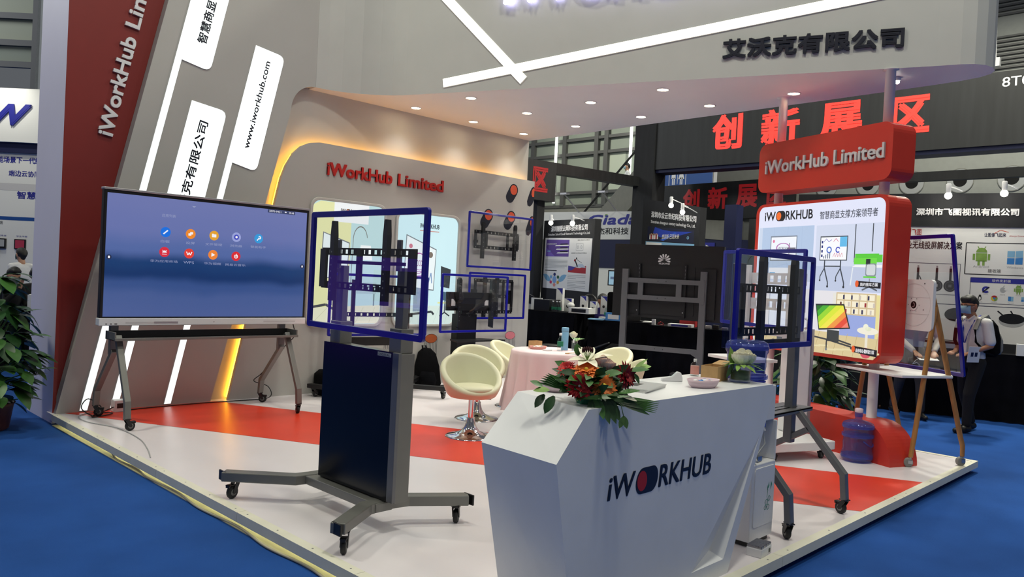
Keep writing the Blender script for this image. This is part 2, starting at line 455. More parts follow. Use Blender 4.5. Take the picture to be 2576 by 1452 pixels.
def _prism_y(s, poly, y0, y1, m=None):
    n = len(poly); vs = [(a, y0, b) for a, b in poly] + [(a, y1, b) for a, b in poly]
    return s.add(vs, [tuple(range(n)), tuple(range(n, 2*n))[::-1]] + [(i, (i+1) % n, n+(i+1) % n, n+i) for i in range(n)], m)
MB.prism_y = _prism_y
def prism_x(s, poly, x0, x1, m=None):
    n = len(poly); vs = [(x0, a, b) for a, b in poly] + [(x1, a, b) for a, b in poly]
    return s.add(vs, [tuple(range(n))[::-1], tuple(range(n, 2*n))] + [(i, (i+1) % n, n+(i+1) % n, n+i) for i in range(n)], m)
MB.prism_x = prism_x
# ================================================================== the setting
mb = MB('carpet_blue'); mb.rect(-30, -25, 55, 60, -.1); struct('floor', mb)
mb = MB('tile_stone'); mb.rect(12.6, 4.6, 40, 40, -.096); struct('floor_hall', mb)

# raised exhibition stage: vinyl top with a red diagonal band, overhanging on a set-back base
mb = MB('vinyl_white')
mb.box(2.24, 1.93, -.058, 8.28, 8.3, 0)
mb.flat([(2.35, 8.13), (3.82, 8.13), (6.905, 1.985), (5.585, 1.985)], .0012, 'vinyl_red')
mb.box(2.36, 2.05, -.1, 8.16, 8.3, -.058, 'bare_board')
struct('floor_stage', mb)
def edge_trim(name, a, b, n, dots):
    """cream plank edging screwed along one side of the stage, laid in butted lengths"""
    mb = MB('edge_cream'); a = Vector((*a, 0)); b = Vector((*b, 0)); d = b-a; n = Vector((*n, 0))
    k = dots
    for i in range(k):
        p = a + d*(i/k) + d.normalized()*.002; q = a + d*((i+1)/k) - d.normalized()*.002
        vs = [p, q, q+n*.062, p+n*.062]
        mb.add([v+Vector((0, 0, z)) for z in (-.056, .003) for v in vs], [(0, 3, 2, 1), (4, 5, 6, 7), (0, 1, 5, 4), (1, 2, 6, 5), (2, 3, 7, 6), (3, 0, 4, 7)])
        for t in (.06, .35, .65, .94):
            c = p + (q-p)*t + n*.03
            mb.lathe([(.006, .003), (.004, .0045)], (c.x, c.y, 0), 'dark_gunmetal', 8)
    return struct(name, mb)
edge_trim('trim_left', (2.232, 1.93), (2.232, 8.12), (1, 0), 5)
edge_trim('trim_front', (2.232, 1.922), (8.288, 1.922), (0, 1), 3)
edge_trim('trim_right', (8.288, 1.986), (8.288, 8.2), (-1, 0), 4)

# wall body, red field and slanted white facing
WY = 8.13
WF = frame((0, WY, 0), (1, 0, 0))                       # u = x, v = z, h towards the room
mb = MB('white_paint_shaded')
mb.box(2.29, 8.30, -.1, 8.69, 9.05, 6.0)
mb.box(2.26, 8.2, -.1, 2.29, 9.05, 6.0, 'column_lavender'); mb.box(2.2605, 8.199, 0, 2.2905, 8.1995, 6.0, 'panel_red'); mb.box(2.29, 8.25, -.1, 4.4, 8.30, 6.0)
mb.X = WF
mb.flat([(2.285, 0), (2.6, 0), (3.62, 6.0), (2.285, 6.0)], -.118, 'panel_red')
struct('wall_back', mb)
arc = [(4.86+.30*cos(pi-k*pi/2/8)-.0, 3.30+.30*sin(pi-k*pi/2/8)) for k in range(9)]
rec = [(3.76, 0), (4.535, 3.18)] + arc[1:]
mb = MB('wall_white_shaded'); mb.X = WF
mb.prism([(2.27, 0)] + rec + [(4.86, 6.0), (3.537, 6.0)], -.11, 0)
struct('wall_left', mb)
arc2 = [(4.44, 2.34), (4.475, 2.5), (4.53, 2.65), (4.61, 2.79), (4.71, 2.89), (4.82, 2.945), (4.95, 2.97)]
pan = [(3.96, 0)] + arc2 + [(8.68, 2.965), (8.68, 0)]
mb = MB('wall_white_shaded'); mb.X = WF
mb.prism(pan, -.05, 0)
for u, v in ((8.235, 2.785), (7.745, 2.37), (8.21, 2.385)):
    dot_capsule(mb, u, v, .072, -.07, -.11, .0015)
dc = MB('letter_navy')
for v in (2.80, 2.36):     # the two at the end of the wall are cut by its edge
    R = .09
    mb.flat([(8.679, v+.07), (8.66, v+.085), (8.62, v+.06), (8.585, v), (8.55, v-.09), (8.53, v-.15), (8.545, v-.21), (8.6, v-.225), (8.65, v-.18), (8.679, v-.12)], .0015, 'letter_navy')
    mb.flat([(8.679, v+.055), (8.655, v+.06), (8.625, v+.02), (8.62, v-.04), (8.645, v-.075), (8.679, v-.07)], .0024, 'print_orange')
for u, v, c in ((6.79, .615, 'print_brown'), (8.31, .63, 'print_pink'), (6.12, .63, 'print_yellow')):
    mb.disc(u, v, .108, .0012, 'letter_navy', rv=.062); mb.disc(u, v, .103, .002, c, rv=.057)
    for k in range(9):
        du = -.104+.026*k
        mb.line([(u+du, v-.057*sqrt(max(0, 1-(du/.104)**2))), (u+du, .16)], .006, .0012, 'letter_navy')
struct('wall_front', mb)

# amber LED ribbon hidden behind the edge of the front panel (washes the recess)
t = thing('led_ribbon', 'amber glowing light ribbon behind the rounded top edge of the wall panel', 'light strip', (4.44, 8.2, 2.34))
mb = MB('led_amber')
pts = [(3.985, .02)] + [(u+.022, v-.012) for u, v in arc2] + [(8.66, 2.945)]
mb.tube([(u, 8.225, v) for u, v in pts], .011, n=8)
mb.build('led_tube', t)

# flag-shaped light boxes with slanted stems
K = .2127                                               # lean of every stem
def lean(u0, z): return u0 + K*z
def flag(label, u0, w, z0, z1, right, zr0, txt, tz0, tz1, tu0, tu1, low_round=True, rot=True):
    t = thing('flag_light', label, 'sign', (lean(u0, z0)+.1, WY, z0), 0, 'slanted flag light boxes on the wall')
    mb = MB('flag_white'); mb.X = WF
    r = .085
    # stem, then banner on its right side (edges follow the lean, ends drop to the right)
    a = [(lean(u0, .015), .015), (lean(u0+w, .015), .015), (lean(u0+w, z0+.0), z0)]
    br = (lean(right, zr0), zr0); tr = (lean(right, z1-.05), z1-.05); tl = (lean(u0, z1), z1)
    def rnd(p, c, q, n=7):
        P, C, Q = Vector(p), Vector(c), Vector(q); s = C+(P-C).normalized()*r; e = C+(Q-C).normalized()*r
        return [tuple(s*(1-k/n)**2 + C*2*(1-k/n)*(k/n) + e*(k/n)**2) for k in range(n+1)]
    poly = a + rnd(a[-1], br, tr) + rnd(br, tr, tl) + [tl]
    mb.prism(poly, .0005, .012, 'flag_white', 'letter_grey')
    o = mb.build('light_face', t, recalc=True)
    tx = MB('letter_navy'); tx.X = WF
    ex = (K/sqrt(1+K*K), 1/sqrt(1+K*K)); ey = (-.97, .20)      # reads upwards along the lean
    L = (tz1-tz0)*sqrt(1+K*K)
    tx.text(txt, 0, 0, L, tu1-tu0, .0135, None, bold=.022, rot=((lean(tu1, tz0), tz0), ex, ey))
    tx.build('lettering', t)
flag('tallest white flag light box on a slanted stem beside the red panel', 2.468, .068, 3.56, 5.5, 2.85, 3.5, '智慧商显专业支撑方案领导者', 3.76, 5.3, 2.632, 2.74)
flag('white flag light box with a Chinese company name, cut off by the big screen', 2.742, .068, 1.62, 3.165, 3.135, 1.58, '艾沃克有限公司', 1.86, 2.96, 2.868, 2.975)
flag('white flag light box lettered with a web address', 3.262, .068, 2.585, 3.9, 3.625, 2.52, 'www.iworkhub.com', 2.755, 3.75, 3.407, 3.475)

# ------------------------------------------------------------------ canopy
zc = 3.6
front = [(4.862, 8.131), (5.0, 8.118), (5.17, 8.06), (5.36, 7.95), (5.52, 7.80), (5.62, 7.68), (5.70, 7.52)]
tip = [(7.55, 2.68), (7.69, 2.30), (7.745, 2.12), (7.80, 2.02), (7.88, 1.955), (8.0, 1.925), (8.12, 1.935), (8.22, 1.99), (8.29, 2.09), (8.34, 2.26), (8.37, 2.51)]
plan = front + tip + [(8.44, 3.5), (8.56, 6.0), (8.70, 8.30), (4.862, 8.30)]
mb = MB('white_paint_shaded'); mb.prism(plan, zc, 5.7, 'ceiling_white_bounce_lit', 'white_paint_shaded')
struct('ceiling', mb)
A = Vector((5.66, 7.62, 0)); Bp = Vector((7.55, 2.68, 0)); FX = (Bp-A).normalized()
FN = Vector((FX.y, -FX.x, 0))
# the straight run of the fascia lies a touch proud of the line A-B after the curve
FF = frame(A + FN*.006, FX)
def fascia_strip(label, a, b, w):
    mb = MB('strip_warm'); mb.X = FF
    d = Vector(b)-Vector(a); d.normalize(); n = Vector((-d.y, d.x))*w/2
    P = [Vector(a)-n, Vector(b)-n, Vector(b)+n, Vector(a)+n]
    mb.prism([tuple(p) for p in P], -.0052, .006, 'strip_warm', 'letter_grey')
    o = mb.build('light_strip'); tag(o, label, 'light strip', 'crossing light bars on the canopy')
fascia_strip('steep white light bar running down the canopy front to the crossing', (.18, 5.12), (1.635, 3.69), .105)
fascia_strip('long rising white light bar across the canopy front', (.62, 3.712), (5.27, 4.305), .098)
t = thing('fascia_lettering', 'big glowing white letters along the top of the canopy front', 'lettering', tuple(A + FX*2.8 + Vector((0, 0, 4.53))))
mb = MB('letter_lit'); mb.X = FF
mb.text('iWorkHub', 1.37, 4.53, 4.35, 5.16, .03, None, .05, bold=.035)
mb.build('letters', t)
mb = MB('steel'); mb.X = FF
for u in (1.42, 1.75, 2.2, 2.75, 3.2, 3.7, 4.2):
    mb = MB('steel'); mb.X = FF; mb.box(u-.008, 4.62, 0, u+.008, 4.64, .03); mb.build('stand_off', t)
mb = MB('letter_navy'); mb.X = FF
mb.text('艾沃克有限公司', 3.79, 3.785, 5.42, 3.975, 0, None, .02, bold=.03)
tag(mb.build('company_lettering'), 'dark raised Chinese company name on the canopy front', 'lettering')

# wordmark on the wall
t = thing('wall_lettering', 'red raised lettering above the wall light boxes', 'lettering', (5.9, WY, 2.6))
mb = MB('letter_red'); mb.X = WF; mb.text('iWorkHub', 5.055, 2.60, 6.01, 2.757, .0, None, .02, bold=.03); mb.build('letters', t)
mb = MB('letter_red'); mb.X = WF; mb.text('Limited', 6.10, 2.595, 6.865, 2.752, .0, None, .02, bold=.03); mb.build('letters', t)
ex = (.187, .982); t = thing('panel_lettering', 'white raised lettering climbing the red wall panel', 'lettering', (2.8, 8.246, 2.7))
for w_, l0, l1 in (('iWorkHub', 0, 1.02), ('Limited', 1.12, 1.93)):
    mb = MB('letter_white'); mb.X = frame((0, 8.246, 0), (1, 0, 0)); mb.text(w_, l0, 0, l1, .142, 0, None, .022, bold=.03, rot=((2.70, 2.675), ex, (-.985, .15))); mb.build('letters', t)

# ------------------------------------------------------------------ downlights
def downlight(x, y, label, power=None):
    power = power or (17 if y > 7.5 else 46)
    t = thing('downlight', label, 'light', (x, y, zc), 0, 'round recessed downlights in the canopy')
    r = MB('white_metal'); r.lathe([(.074, 0), (.074, -.006), (.062, -.008), (.058, 0)], (x, y, zc), n=28); r.build('trim_ring', t)
    d = MB('downlight_glow'); d.lathe([(.0, -.002), (.058, -.002)], (x, y, zc), n=24); d.build('lamp_disc', t)
    l = bpy.data.lights.new('downlight_beam', 'SPOT'); l.energy = power; l.color = (1, .95, .86); l.spot_size = radians(105); l.spot_blend = .7; l.shadow_soft_size = .05
    o = bpy.data.objects.new('downlight_beam', l); COL.objects.link(o); o.parent = t; o.location = (0, 0, -.03)
ROW = {7.97: 'against the wall', 6.94: 'in the second row from the wall', 5.87: 'in the third row from the wall', 4.83: 'in the fourth row from the wall'}
for x, y, side in ((6.22, 7.97, 'left'), (7.22, 7.97, 'middle'), (8.22, 7.97, 'right'), (6.23, 6.94, 'left'), (7.2, 6.94, 'middle'), (8.17, 6.94, 'right'),
                   (7.16, 5.87, 'front'), (8.12, 5.83, 'back'), (7.1, 4.83, 'front'), (8.02, 4.80, 'back')):
    downlight(x, y, 'round lit canopy downlight %s, the %s one' % (ROW[y if y in ROW else min(ROW, key=lambda k: abs(k-y))], side))
downlight(7.98, 3.77, 'round lit canopy downlight nearest the tall pole of the red sign')
t = thing('spotlight', 'small bare spot lamp under the canopy beside the white pole', 'light', (7.9, 2.7, zc))
mb = MB('white_metal'); mb.lathe([(.03, -.002), (.03, -.03), (.012, -.034)], (7.9, 2.7, zc), n=14); mb.build('fixture', t)
mb = MB('bulb'); mb.ball((7.9, 2.7, zc-.045), .02); mb.build('bulb', t)

# ------------------------------------------------------------------ wall light boxes
def lightbox(label, x0, x1, z0, z1):
    t = thing('wall_light_box', label, 'light box', ((x0+x1)/2, WY, z0), 0, 'backlit pictures on the wall')
    mb = MB('flag_white'); mb.X = WF
    o = rrect(x0, z0, x1, z1, .12); i = rrect(x0+.035, z0+.035, x1-.035, z1-.035, .1)
    loop_frame(mb, o, i, 0, .03, 'white_paint_shaded')
    mb.build('rim', t, bevel=.008)
    return t, i
t, inn = lightbox('left backlit office picture with floor lamp, behind the blue glass frame', 4.85, 5.95, .79, 2.33)
p = MB(); p.X = WF; h = .012
p.prism(inn, 0, h, em(190, 222, 224, .95))
p.flat([(4.89, .83), (5.43, .83), (5.43, 2.29), (4.99, 2.29), (4.9, 2.24), (4.886, 2.15)], h+.001, em(224, 226, 170))
p.flat([(4.89, .9), (4.91, .83), (5.88, .83), (5.91, .9), (5.91, 1.06), (4.89, 1.02)], h+.002, em(226, 226, 196))
for k in range(5): p.line([(4.95+.2*k, .84), (5.15+.17*k, 1.03)], .006, h+.0028, em(204, 204, 170))
p.rect(5.18, 2.06, 5.68, 2.30, h+.002, em(236, 240, 240)); logo(p, 5.27, 2.17, 5.58, 2.225, h+.003, em(60, 44, 36), em(206, 110, 60))
p.flat([(5.02, 1.36), (5.40, 1.42), (5.42, 1.82), (5.04, 1.93)], h+.003, em(120, 126, 130)); p.flat([(5.032, 1.375), (5.39, 1.43), (5.408, 1.808), (5.052, 1.915)], h+.0035, em(226, 238, 238))
for k in range(4): p.line([(5.09+.06*k, 1.5+.03*k), (5.14+.05*k, 1.72+.02*(k % 2))], .006, h+.004, em(140, 160, 170))
p.rect(5.15, 1.05, 5.21, 1.38, h+.003, em(130, 132, 136)); p.line([(4.94, 1.03), (5.12, 1.06), (5.24, 1.0)], .03, h+.0034, em(70, 72, 76))
p.ring(5.57, 1.86, .1, .108, h+.003, em(110, 104, 96), sv=1.6, a0=.2, a1=pi); p.line([(5.467, 1.86), (5.455, 1.3)], .008, h+.003, em(110, 104, 96))
p.flat([(5.55, 1.62), (5.76, 1.62), (5.73, 1.8), (5.58, 1.8)], h+.004, em(240, 246, 244))
p.rect(5.5, 1.2, 5.84, 1.34, h+.003, em(170, 196, 200)); p.rect(5.52, 1.05, 5.54, 1.2, h+.003, em(120, 140, 146)); p.rect(5.8, 1.05, 5.82, 1.2, h+.003, em(120, 140, 146))
p.build('picture', t)
t, inn = lightbox('right backlit office picture with whiteboard and black chair', 6.10, 7.20, .78, 2.30)
p = MB(); p.X = WF
p.prism(inn, 0, h, em(204, 236, 242))
p.flat([(6.14, .9), (6.17, .82), (7.12, .82), (7.16, .9), (7.165, 1.06), (6.14, 1.06)], h+.001, em(212, 230, 222))
for k in range(5): p.line([(6.2+.2*k, .83), (6.36+.18*k, 1.05)], .005, h+.002, em(188, 210, 204))
logo(p, 6.5, 2.09, 6.83, 2.15, h+.002, em(40, 50, 60), em(214, 100, 50))
p.line([(6.5, 2.055), (6.83, 2.055)], .012, h+.002, em(196, 140, 130))
p.flat([(6.26, 1.3), (6.78, 1.26), (6.8, 1.82), (6.28, 1.99)], h+.002, em(120, 130, 136)); p.flat([(6.272, 1.315), (6.768, 1.277), (6.788, 1.808), (6.292, 1.972)], h+.003, em(232, 242, 244))
for k in range(3): p.ring(6.50+.01*k, 1.62+.01*k, .105, .113, h+.004, em(166, 90, 160), sv=1.25-.12*k)
p.text('GOOD', 6.44, 1.58, 6.56, 1.66, h+.004, em(150, 70, 120)); p.line([(6.4, 1.44), (6.62, 1.46), (6.44, 1.40)], .014, h+.004, em(150, 90, 170))
p.disc(6.70, 1.74, .04, h+.004, em(120, 110, 100)); p.disc(6.36, 1.84, .03, h+.004, em(200, 120, 140)); p.line([(6.68, 1.36), (6.72, 1.5), (6.74, 1.36)], .015, h+.004, em(120, 150, 190))
p.line([(6.86, 1.1), (7.14, 1.1)], .02, h+.002, em(224, 226, 150))
p.rect(6.44, .98, 6.62, 1.3, h+.002, em(140, 160, 178)); p.line([(6.36, .94), (6.76, .98), (6.8, .94)], .03, h+.003, em(54, 60, 66))
p.flat([(6.9, 1.32), (7.06, 1.3), (7.07, 1.56), (6.89, 1.6)], h+.002, em(56, 62, 66)); p.flat([(6.92, 1.14), (7.08, 1.12), (7.08, 1.24), (6.9, 1.26)], h+.003, em(70, 100, 118))
p.rect(6.98, .96, 7.0, 1.14, h+.002, em(90, 100, 106)); p.line([(6.9, .92), (6.99, .97), (7.08, .92)], .018, h+.003, em(50, 56, 60))
p.build('picture', t)
# ================================================================== big touch screen on a wheeled A-frame cart
def picture_material(name, stops, noise=.0, s=.9):
    """what the screen is showing: a blurred horizon picture"""
    m = bpy.data.materials.new(name); m.use_nodes = True; nt = m.node_tree; b = nt.nodes['Principled BSDF']
    b.inputs['Base Color'].default_value = (.01, .01, .012, 1); b.inputs['Roughness'].default_value = .25
    tc = nt.nodes.new('ShaderNodeTexCoord'); sp = nt.nodes.new('ShaderNodeSeparateXYZ'); nt.links.new(tc.outputs['Generated'], sp.inputs[0])
    r = nt.nodes.new('ShaderNodeValToRGB'); cr = r.color_ramp; cr.interpolation = 'EASE'
    while len(cr.elements) < len(stops): cr.elements.new(.5)
    for e, (p, c) in zip(cr.elements, stops): e.position = p; e.color = rgb(*c)
    n = nt.nodes.new('ShaderNodeTexNoise'); n.inputs['Scale'].default_value = 2.2
    mp = nt.nodes.new('ShaderNodeMapping'); mp.inputs['Scale'].default_value = (1.6, .1, .7); nt.links.new(tc.outputs['Generated'], mp.inputs[0]); nt.links.new(mp.outputs[0], n.inputs['Vector'])
    ma = nt.nodes.new('ShaderNodeMath'); ma.operation = 'MULTIPLY_ADD'; ma.inputs[1].default_value = noise; nt.links.new(n.outputs['Fac'], ma.inputs[0])
    m2 = nt.nodes.new('ShaderNodeMath'); m2.operation = 'ADD'; m2.inputs[1].default_value = -noise/2
    nt.links.new(sp.outputs[2], m2.inputs[0]); nt.links.new(m2.outputs[0], ma.inputs[2])
    nt.links.new(ma.outputs[0], r.inputs[0]); nt.links.new(r.outputs[0], b.inputs['Emission Color']); b.inputs['Emission Strength'].default_value = s
    MATS[name] = m
picture_material('screen_sea', [(0, (74, 94, 150)), (.16, (70, 92, 148)), (.27, (52, 80, 138)), (.36, (10, 50, 104)), (.45, (16, 58, 112)), (.56, (84, 106, 166)), (.75, (106, 118, 176)), (1, (112, 122, 178))], .12)

def aframe_leg(root, foot, knee, top, w=.055, m='gunmetal', name='leg'):
    mb = MB(m); mb.path([top, knee, foot], w*.75, w, None, up=(1, 0, 0)); return mb.build(name, root, bevel=.005)
t = thing('display_cart', 'large touch screen showing blue app page, on a grey wheeled A-frame cart', 'screen', (3.4, 7.47, 0))
mb = MB('black_plastic'); mb.box(2.382, 7.405, .955, 4.418, 7.47, 2.105); mb.box(2.5, 7.47, 1.05, 4.3, 7.52, 1.95); mb.build('bezel', t, bevel=.006)
mb = MB('aluminium'); mb.box(2.376, 7.395, 2.098, 4.424, 7.475, 2.118); mb.build('top_rail', t, bevel=.004)
mb = MB('white_metal'); mb.box(2.376, 7.392, .888, 4.424, 7.48, .955)
mb.X = frame((0, 7.392, 0), (1, 0, 0))
for x, w in ((2.43, .02), (2.47, .02), (2.505, .035)): mb.rect(x, .9, x+w*.7, .908, .001, 'black_plastic')
mb.rect(2.60, .908, 3.05, .922, .001, 'letter_grey'); mb.rect(2.85, .906, 3.07, .924, .0015, 'aluminium'); mb.rect(3.94, .912, 4.30, .926, .001, 'letter_grey')
mb.disc(3.42, .918, .004, .001, 'black_plastic')
mb.build('speaker_bar', t, bevel=.006)
mb = MB('screen_sea'); mb.box(2.408, 7.4035, .968, 4.392, 7.406, 2.07); scr = mb.build('screen', t)
ic = MB(); ic.X = frame((0, 7.4035, 0), (1, 0, 0)); h = .001
W_ = em(240, 240, 246, .95); DIM = em(150, 158, 196, .9)
rows = [(2.924, 1.756, (20, 110, 220)), (3.159, 1.756, (236, 136, 40)), (3.388, 1.757, (226, 160, 44)), (3.616, 1.758, (150, 160, 214)), (3.853, 1.760, (50, 150, 216)),
        (2.921, 1.571, (214, 40, 60)), (3.152, 1.570, (224, 60, 50)), (3.385, 1.570, (236, 130, 50)), (3.62, 1.568, (216, 40, 50))]
for k, (x, z, c) in enumerate(rows):
    ic = MB(); ic.X = frame((0, 7.4035, 0), (1, 0, 0))
    ic.disc(x, z, .047, h, em(*c, .95), 28)
    g = h+.001
    if k == 0: ic.line([(x-.02, z-.018), (x+.02, z+.018)], .012, g, W_)
    if k == 1: ic.rect(x-.022, z-.016, x+.006, z+.006, g, W_); ic.rect(x-.006, z-.004, x+.022, z+.018, g, W_)
    if k == 2: ic.rect(x-.022, z-.016, x+.022, z+.012, g, W_); ic.rect(x-.022, z+.012, x-.004, z+.018, g, W_)
    if k == 3: ic.disc(x, z, .026, g, em(60, 70, 190, .9)); ic.disc(x, z, .012, g+.001, W_)
    if k == 4: ic.line([(x-.018, z-.02), (x+.006, z+.006)], .011, g, W_); ic.ring(x+.01, z+.01, .006, .016, g, W_, a0=-2.2, a1=2.6)
    if k == 5: ic.ring(x, z-.006, .0, .02, g, W_, a0=0, a1=pi); ic.line([(x-.02, z+.018), (x-.012, z+.008)], .004, g, W_); ic.line([(x+.02, z+.018), (x+.012, z+.008)], .004, g, W_); ic.rect(x-.022, z-.022, x+.022, z-.018, g, W_)
    if k == 6: ic.line([(x-.026, z+.016), (x-.012, z-.016), (x, z+.008), (x+.012, z-.016), (x+.026, z+.016)], .009, g, W_)
    if k == 7: ic.flat([(x-.016, z-.02), (x+.022, z), (x-.016, z+.02)], g, W_)
    if k == 8: ic.ring(x, z-.002, .012, .02, g, W_, a0=1.9, a1=7.6); ic.line([(x+.002, z+.004), (x+.006, z+.026)], .006, g, W_); ic.ring(x+.002, z, .005, .009, g, W_)
    s = ('白板', '投屏', '文件管理', '浏览器', '智能助手', '华为应用市场', 'WPS', '华为视频', '网易云音乐')[k]
    ww = .021*len(s) if s != 'WPS' else .05
    ic.text(s, x-ww, z-.098, x+ww, z-.074, h, DIM)
    ic.build('app_icon', scr)
ic = MB(); ic.X = frame((0, 7.4035, 0), (1, 0, 0))
ic.text('应用列表', 2.885, 1.895, 3.012, 1.925, h, DIM); ic.flat([(3.16, 2.022), (3.20, 2.022), (3.18, 2.008)], h, DIM)
ic.rect(3.94, 2.035, 4.25, 2.068, h, em(60, 70, 110, .8)); ic.text('2070-9431', 3.955, 2.042, 4.09, 2.061, h+.001, W_); ic.text('20:48', 4.18, 2.042, 4.235, 2.061, h+.001, W_)
ic.ring(4.14, 2.044, .006, .016, h+.001, W_, a0=.7, a1=2.4)
for x in (2.44, 4.36): ic.disc(x, 1.5, .022, h, em(30, 40, 76, .9)); ic.rect(x-.008, 1.49, x+.008, 1.51, h+.001, W_)
ic.build('status_text', scr)
for x in (2.53, 4.19):
    mb = MB('dark_gunmetal'); mb.box(x-.035, 7.45, .62, x+.035, 7.50, 1.8); mb.build('post', t, bevel=.004)
    aframe_leg(t, (x, 7.06, .10), (x, 7.075, .25), (x, 7.36, .80))
    aframe_leg(t, (x, 7.86, .10), (x, 7.845, .25), (x, 7.44, .66))
    for y in (7.06, 7.86): caster(t, x, y, .105, .042, random.uniform(-1, 2.5))
mb = MB('black_metal'); mb.box(2.46, 7.24, .765, 4.25, 7.47, .775); mb.box(2.46, 7.44, .775, 4.25, 7.46, .84); mb.box(2.46, 7.225, .765, 4.25, 7.24, .79, 'gunmetal')
mb.box(2.46, 7.24, .765, 2.475, 7.47, .84, 'gunmetal'); mb.box(4.235, 7.24, .765, 4.25, 7.47, .84, 'gunmetal')
mb.build('tray', t, bevel=.003)
# mains lead of that screen, multi-socket by the wall
def cable(label, pts, r, m, name='power_cable', sub=6):
    P = [Vector(p) for p in pts]; out = []
    for i in range(len(P)-1):
        a = P[max(i-1, 0)]; b = P[i]; c = P[i+1]; d = P[min(i+2, len(P)-1)]
        for k in range(sub):
            u = k/sub; out.append(.5*((2*b)+(c-a)*u+(2*a-5*b+4*c-d)*u*u+(3*b-a-3*c+d)*u**3))
    out.append(P[-1]); mb = MB(m); mb.tube(out, r, n=7)
    return tag(mb.build(name), label, 'cable')
cable('black power lead hanging from the big touch screen and running along the wall', [(4.30, 7.43, .89), (4.33, 7.44, .76), (4.27, 7.5, .66), (4.22, 7.62, .5), (4.16, 7.80, .32), (4.10, 7.84, .24), (4.33, 7.95, .15), (4.36, 7.98, .02), (4.0, 8.03, .006), (3.6, 8.06, .006), (3.1, 8.04, .006), (2.78, 7.98, .012), (2.80, 7.97, .05)], .005, 'black_plastic')
cable('coiled black lead lying by the white wall socket box', [(2.73, 7.98, .05), (2.6, 7.95, .01), (2.5, 7.85, .01), (2.42, 7.9, .08), (2.5, 7.97, .15), (2.6, 7.9, .06), (2.48, 7.8, .008), (2.6, 7.82, .008), (2.7, 7.92, .008), (2.55, 7.99, .01)], .005, 'black_plastic')
t = thing('socket_box', 'white wall socket box on the stage floor behind the big touch screen', 'socket', (2.78, 8.0, 0))
mb = MB('white_metal'); mb.box(2.73, 7.96, 0, 2.84, 8.06, .115); mb.build('housing', t, bevel=.006)
mb = MB('black_plastic'); mb.box(2.755, 7.956, .04, 2.815, 7.96, .085); mb.build('outlet', t)
cable('thin white cable crossing the stage corner to its edge', [(2.56, 8.05, .006), (2.40, 7.9, .006), (2.38, 7.6, .006), (2.5, 7.2, .006), (2.5, 6.7, .006), (2.42, 6.3, .006), (2.33, 6.0, .006)], .004, 'paper_grey')
cable('cream power cable snaking along the foot of the stage edge', [(2.30, 6.75, -.07), (2.25, 6.45, -.09), (2.27, 6.1, -.09), (2.24, 5.8, -.09), (2.255, 5.3, -.09), (2.225, 4.9, -.09), (2.25, 4.4, -.09), (2.215, 4.0, -.09), (2.24, 3.6, -.09), (2.205, 3.2, -.09), (2.23, 2.6, -.09), (2.2, 2.0, -.09)], .009, 'pot_cable')
t = thing('led_strip', 'white light strip glowing under the left edge of the stage', 'light strip', (2.33, 5, -.07))
mb = MB('led_floor'); mb.box(2.350, 2.1, -.078, 2.358, 8.0, -.064); mb.build('led_tape', t)
mb = MB('bare_board'); mb.box(2.236, 2.0, -.0995, 2.36, 8.1, -.094); tag(mb.build('ground_board'), 'bare cream board showing under the left stage edge', 'board')

# ================================================================== demo frames: glass sheet edged in blue
def glass_frame(root, F, u0, v0, u1, v1, w=.035, d=.02, r=.02, pane='pane_clear', edge=None):
    mb = MB('frame_blue'); mb.X = F
    loop_frame(mb, rrect(u0, v0, u1, v1, r, 4), rrect(u0+w, v0+w, u1-w, v1-w, .004, 4), -d/2, d/2)
    mb.build('blue_frame', root, bevel=.003)
    g = MB(pane); g.X = F; g.rect(u0+w*.6, v0+w*.6, u1-w*.6, v1-w*.6, 0); g.build('glass_pane', root)
    if edge:
        g = MB('acrylic_bright'); g.X = F; g.box(edge[0], v0+.02, -.045, edge[1], v1-.005, -.012); g.build('acrylic_edge', root)
def slots(mb, u0, u1, v, n, w, hgt, h, m='paper_grey'):
    for k in range(n):
        u = u0+(u1-u0)*k/(n-1); mb.flat(rrect(u-w/2, v-hgt/2, u+w/2, v+hgt/2, hgt*.45, 3), h, m)
def slotted_rail(mb, u0, u1, v, hgt, h0, h1, n, m='black_metal', sw=.022):
    """horizontal rail pierced by a row of oblong slots (real openings)"""
    h1 = h0 + min(.005, h1-h0); pitch = (u1-u0)/n; a = hgt*.28
    mb.prism([(u0, v-hgt/2), (u1, v-hgt/2), (u1, v-a), (u0, v-a)], h0, h1, m)
    mb.prism([(u0, v+a), (u1, v+a), (u1, v+hgt/2), (u0, v+hgt/2)], h0, h1, m)
    for k in range(n+1):
        c = u0+pitch*k; s = (pitch-sw)/2
        if k % 5 == 2: s = pitch*.5
        mb.prism([(max(u0, c-s), v-a), (min(u1, c+s), v-a), (min(u1, c+s), v+a), (max(u0, c-s), v+a)], h0, h1, m)

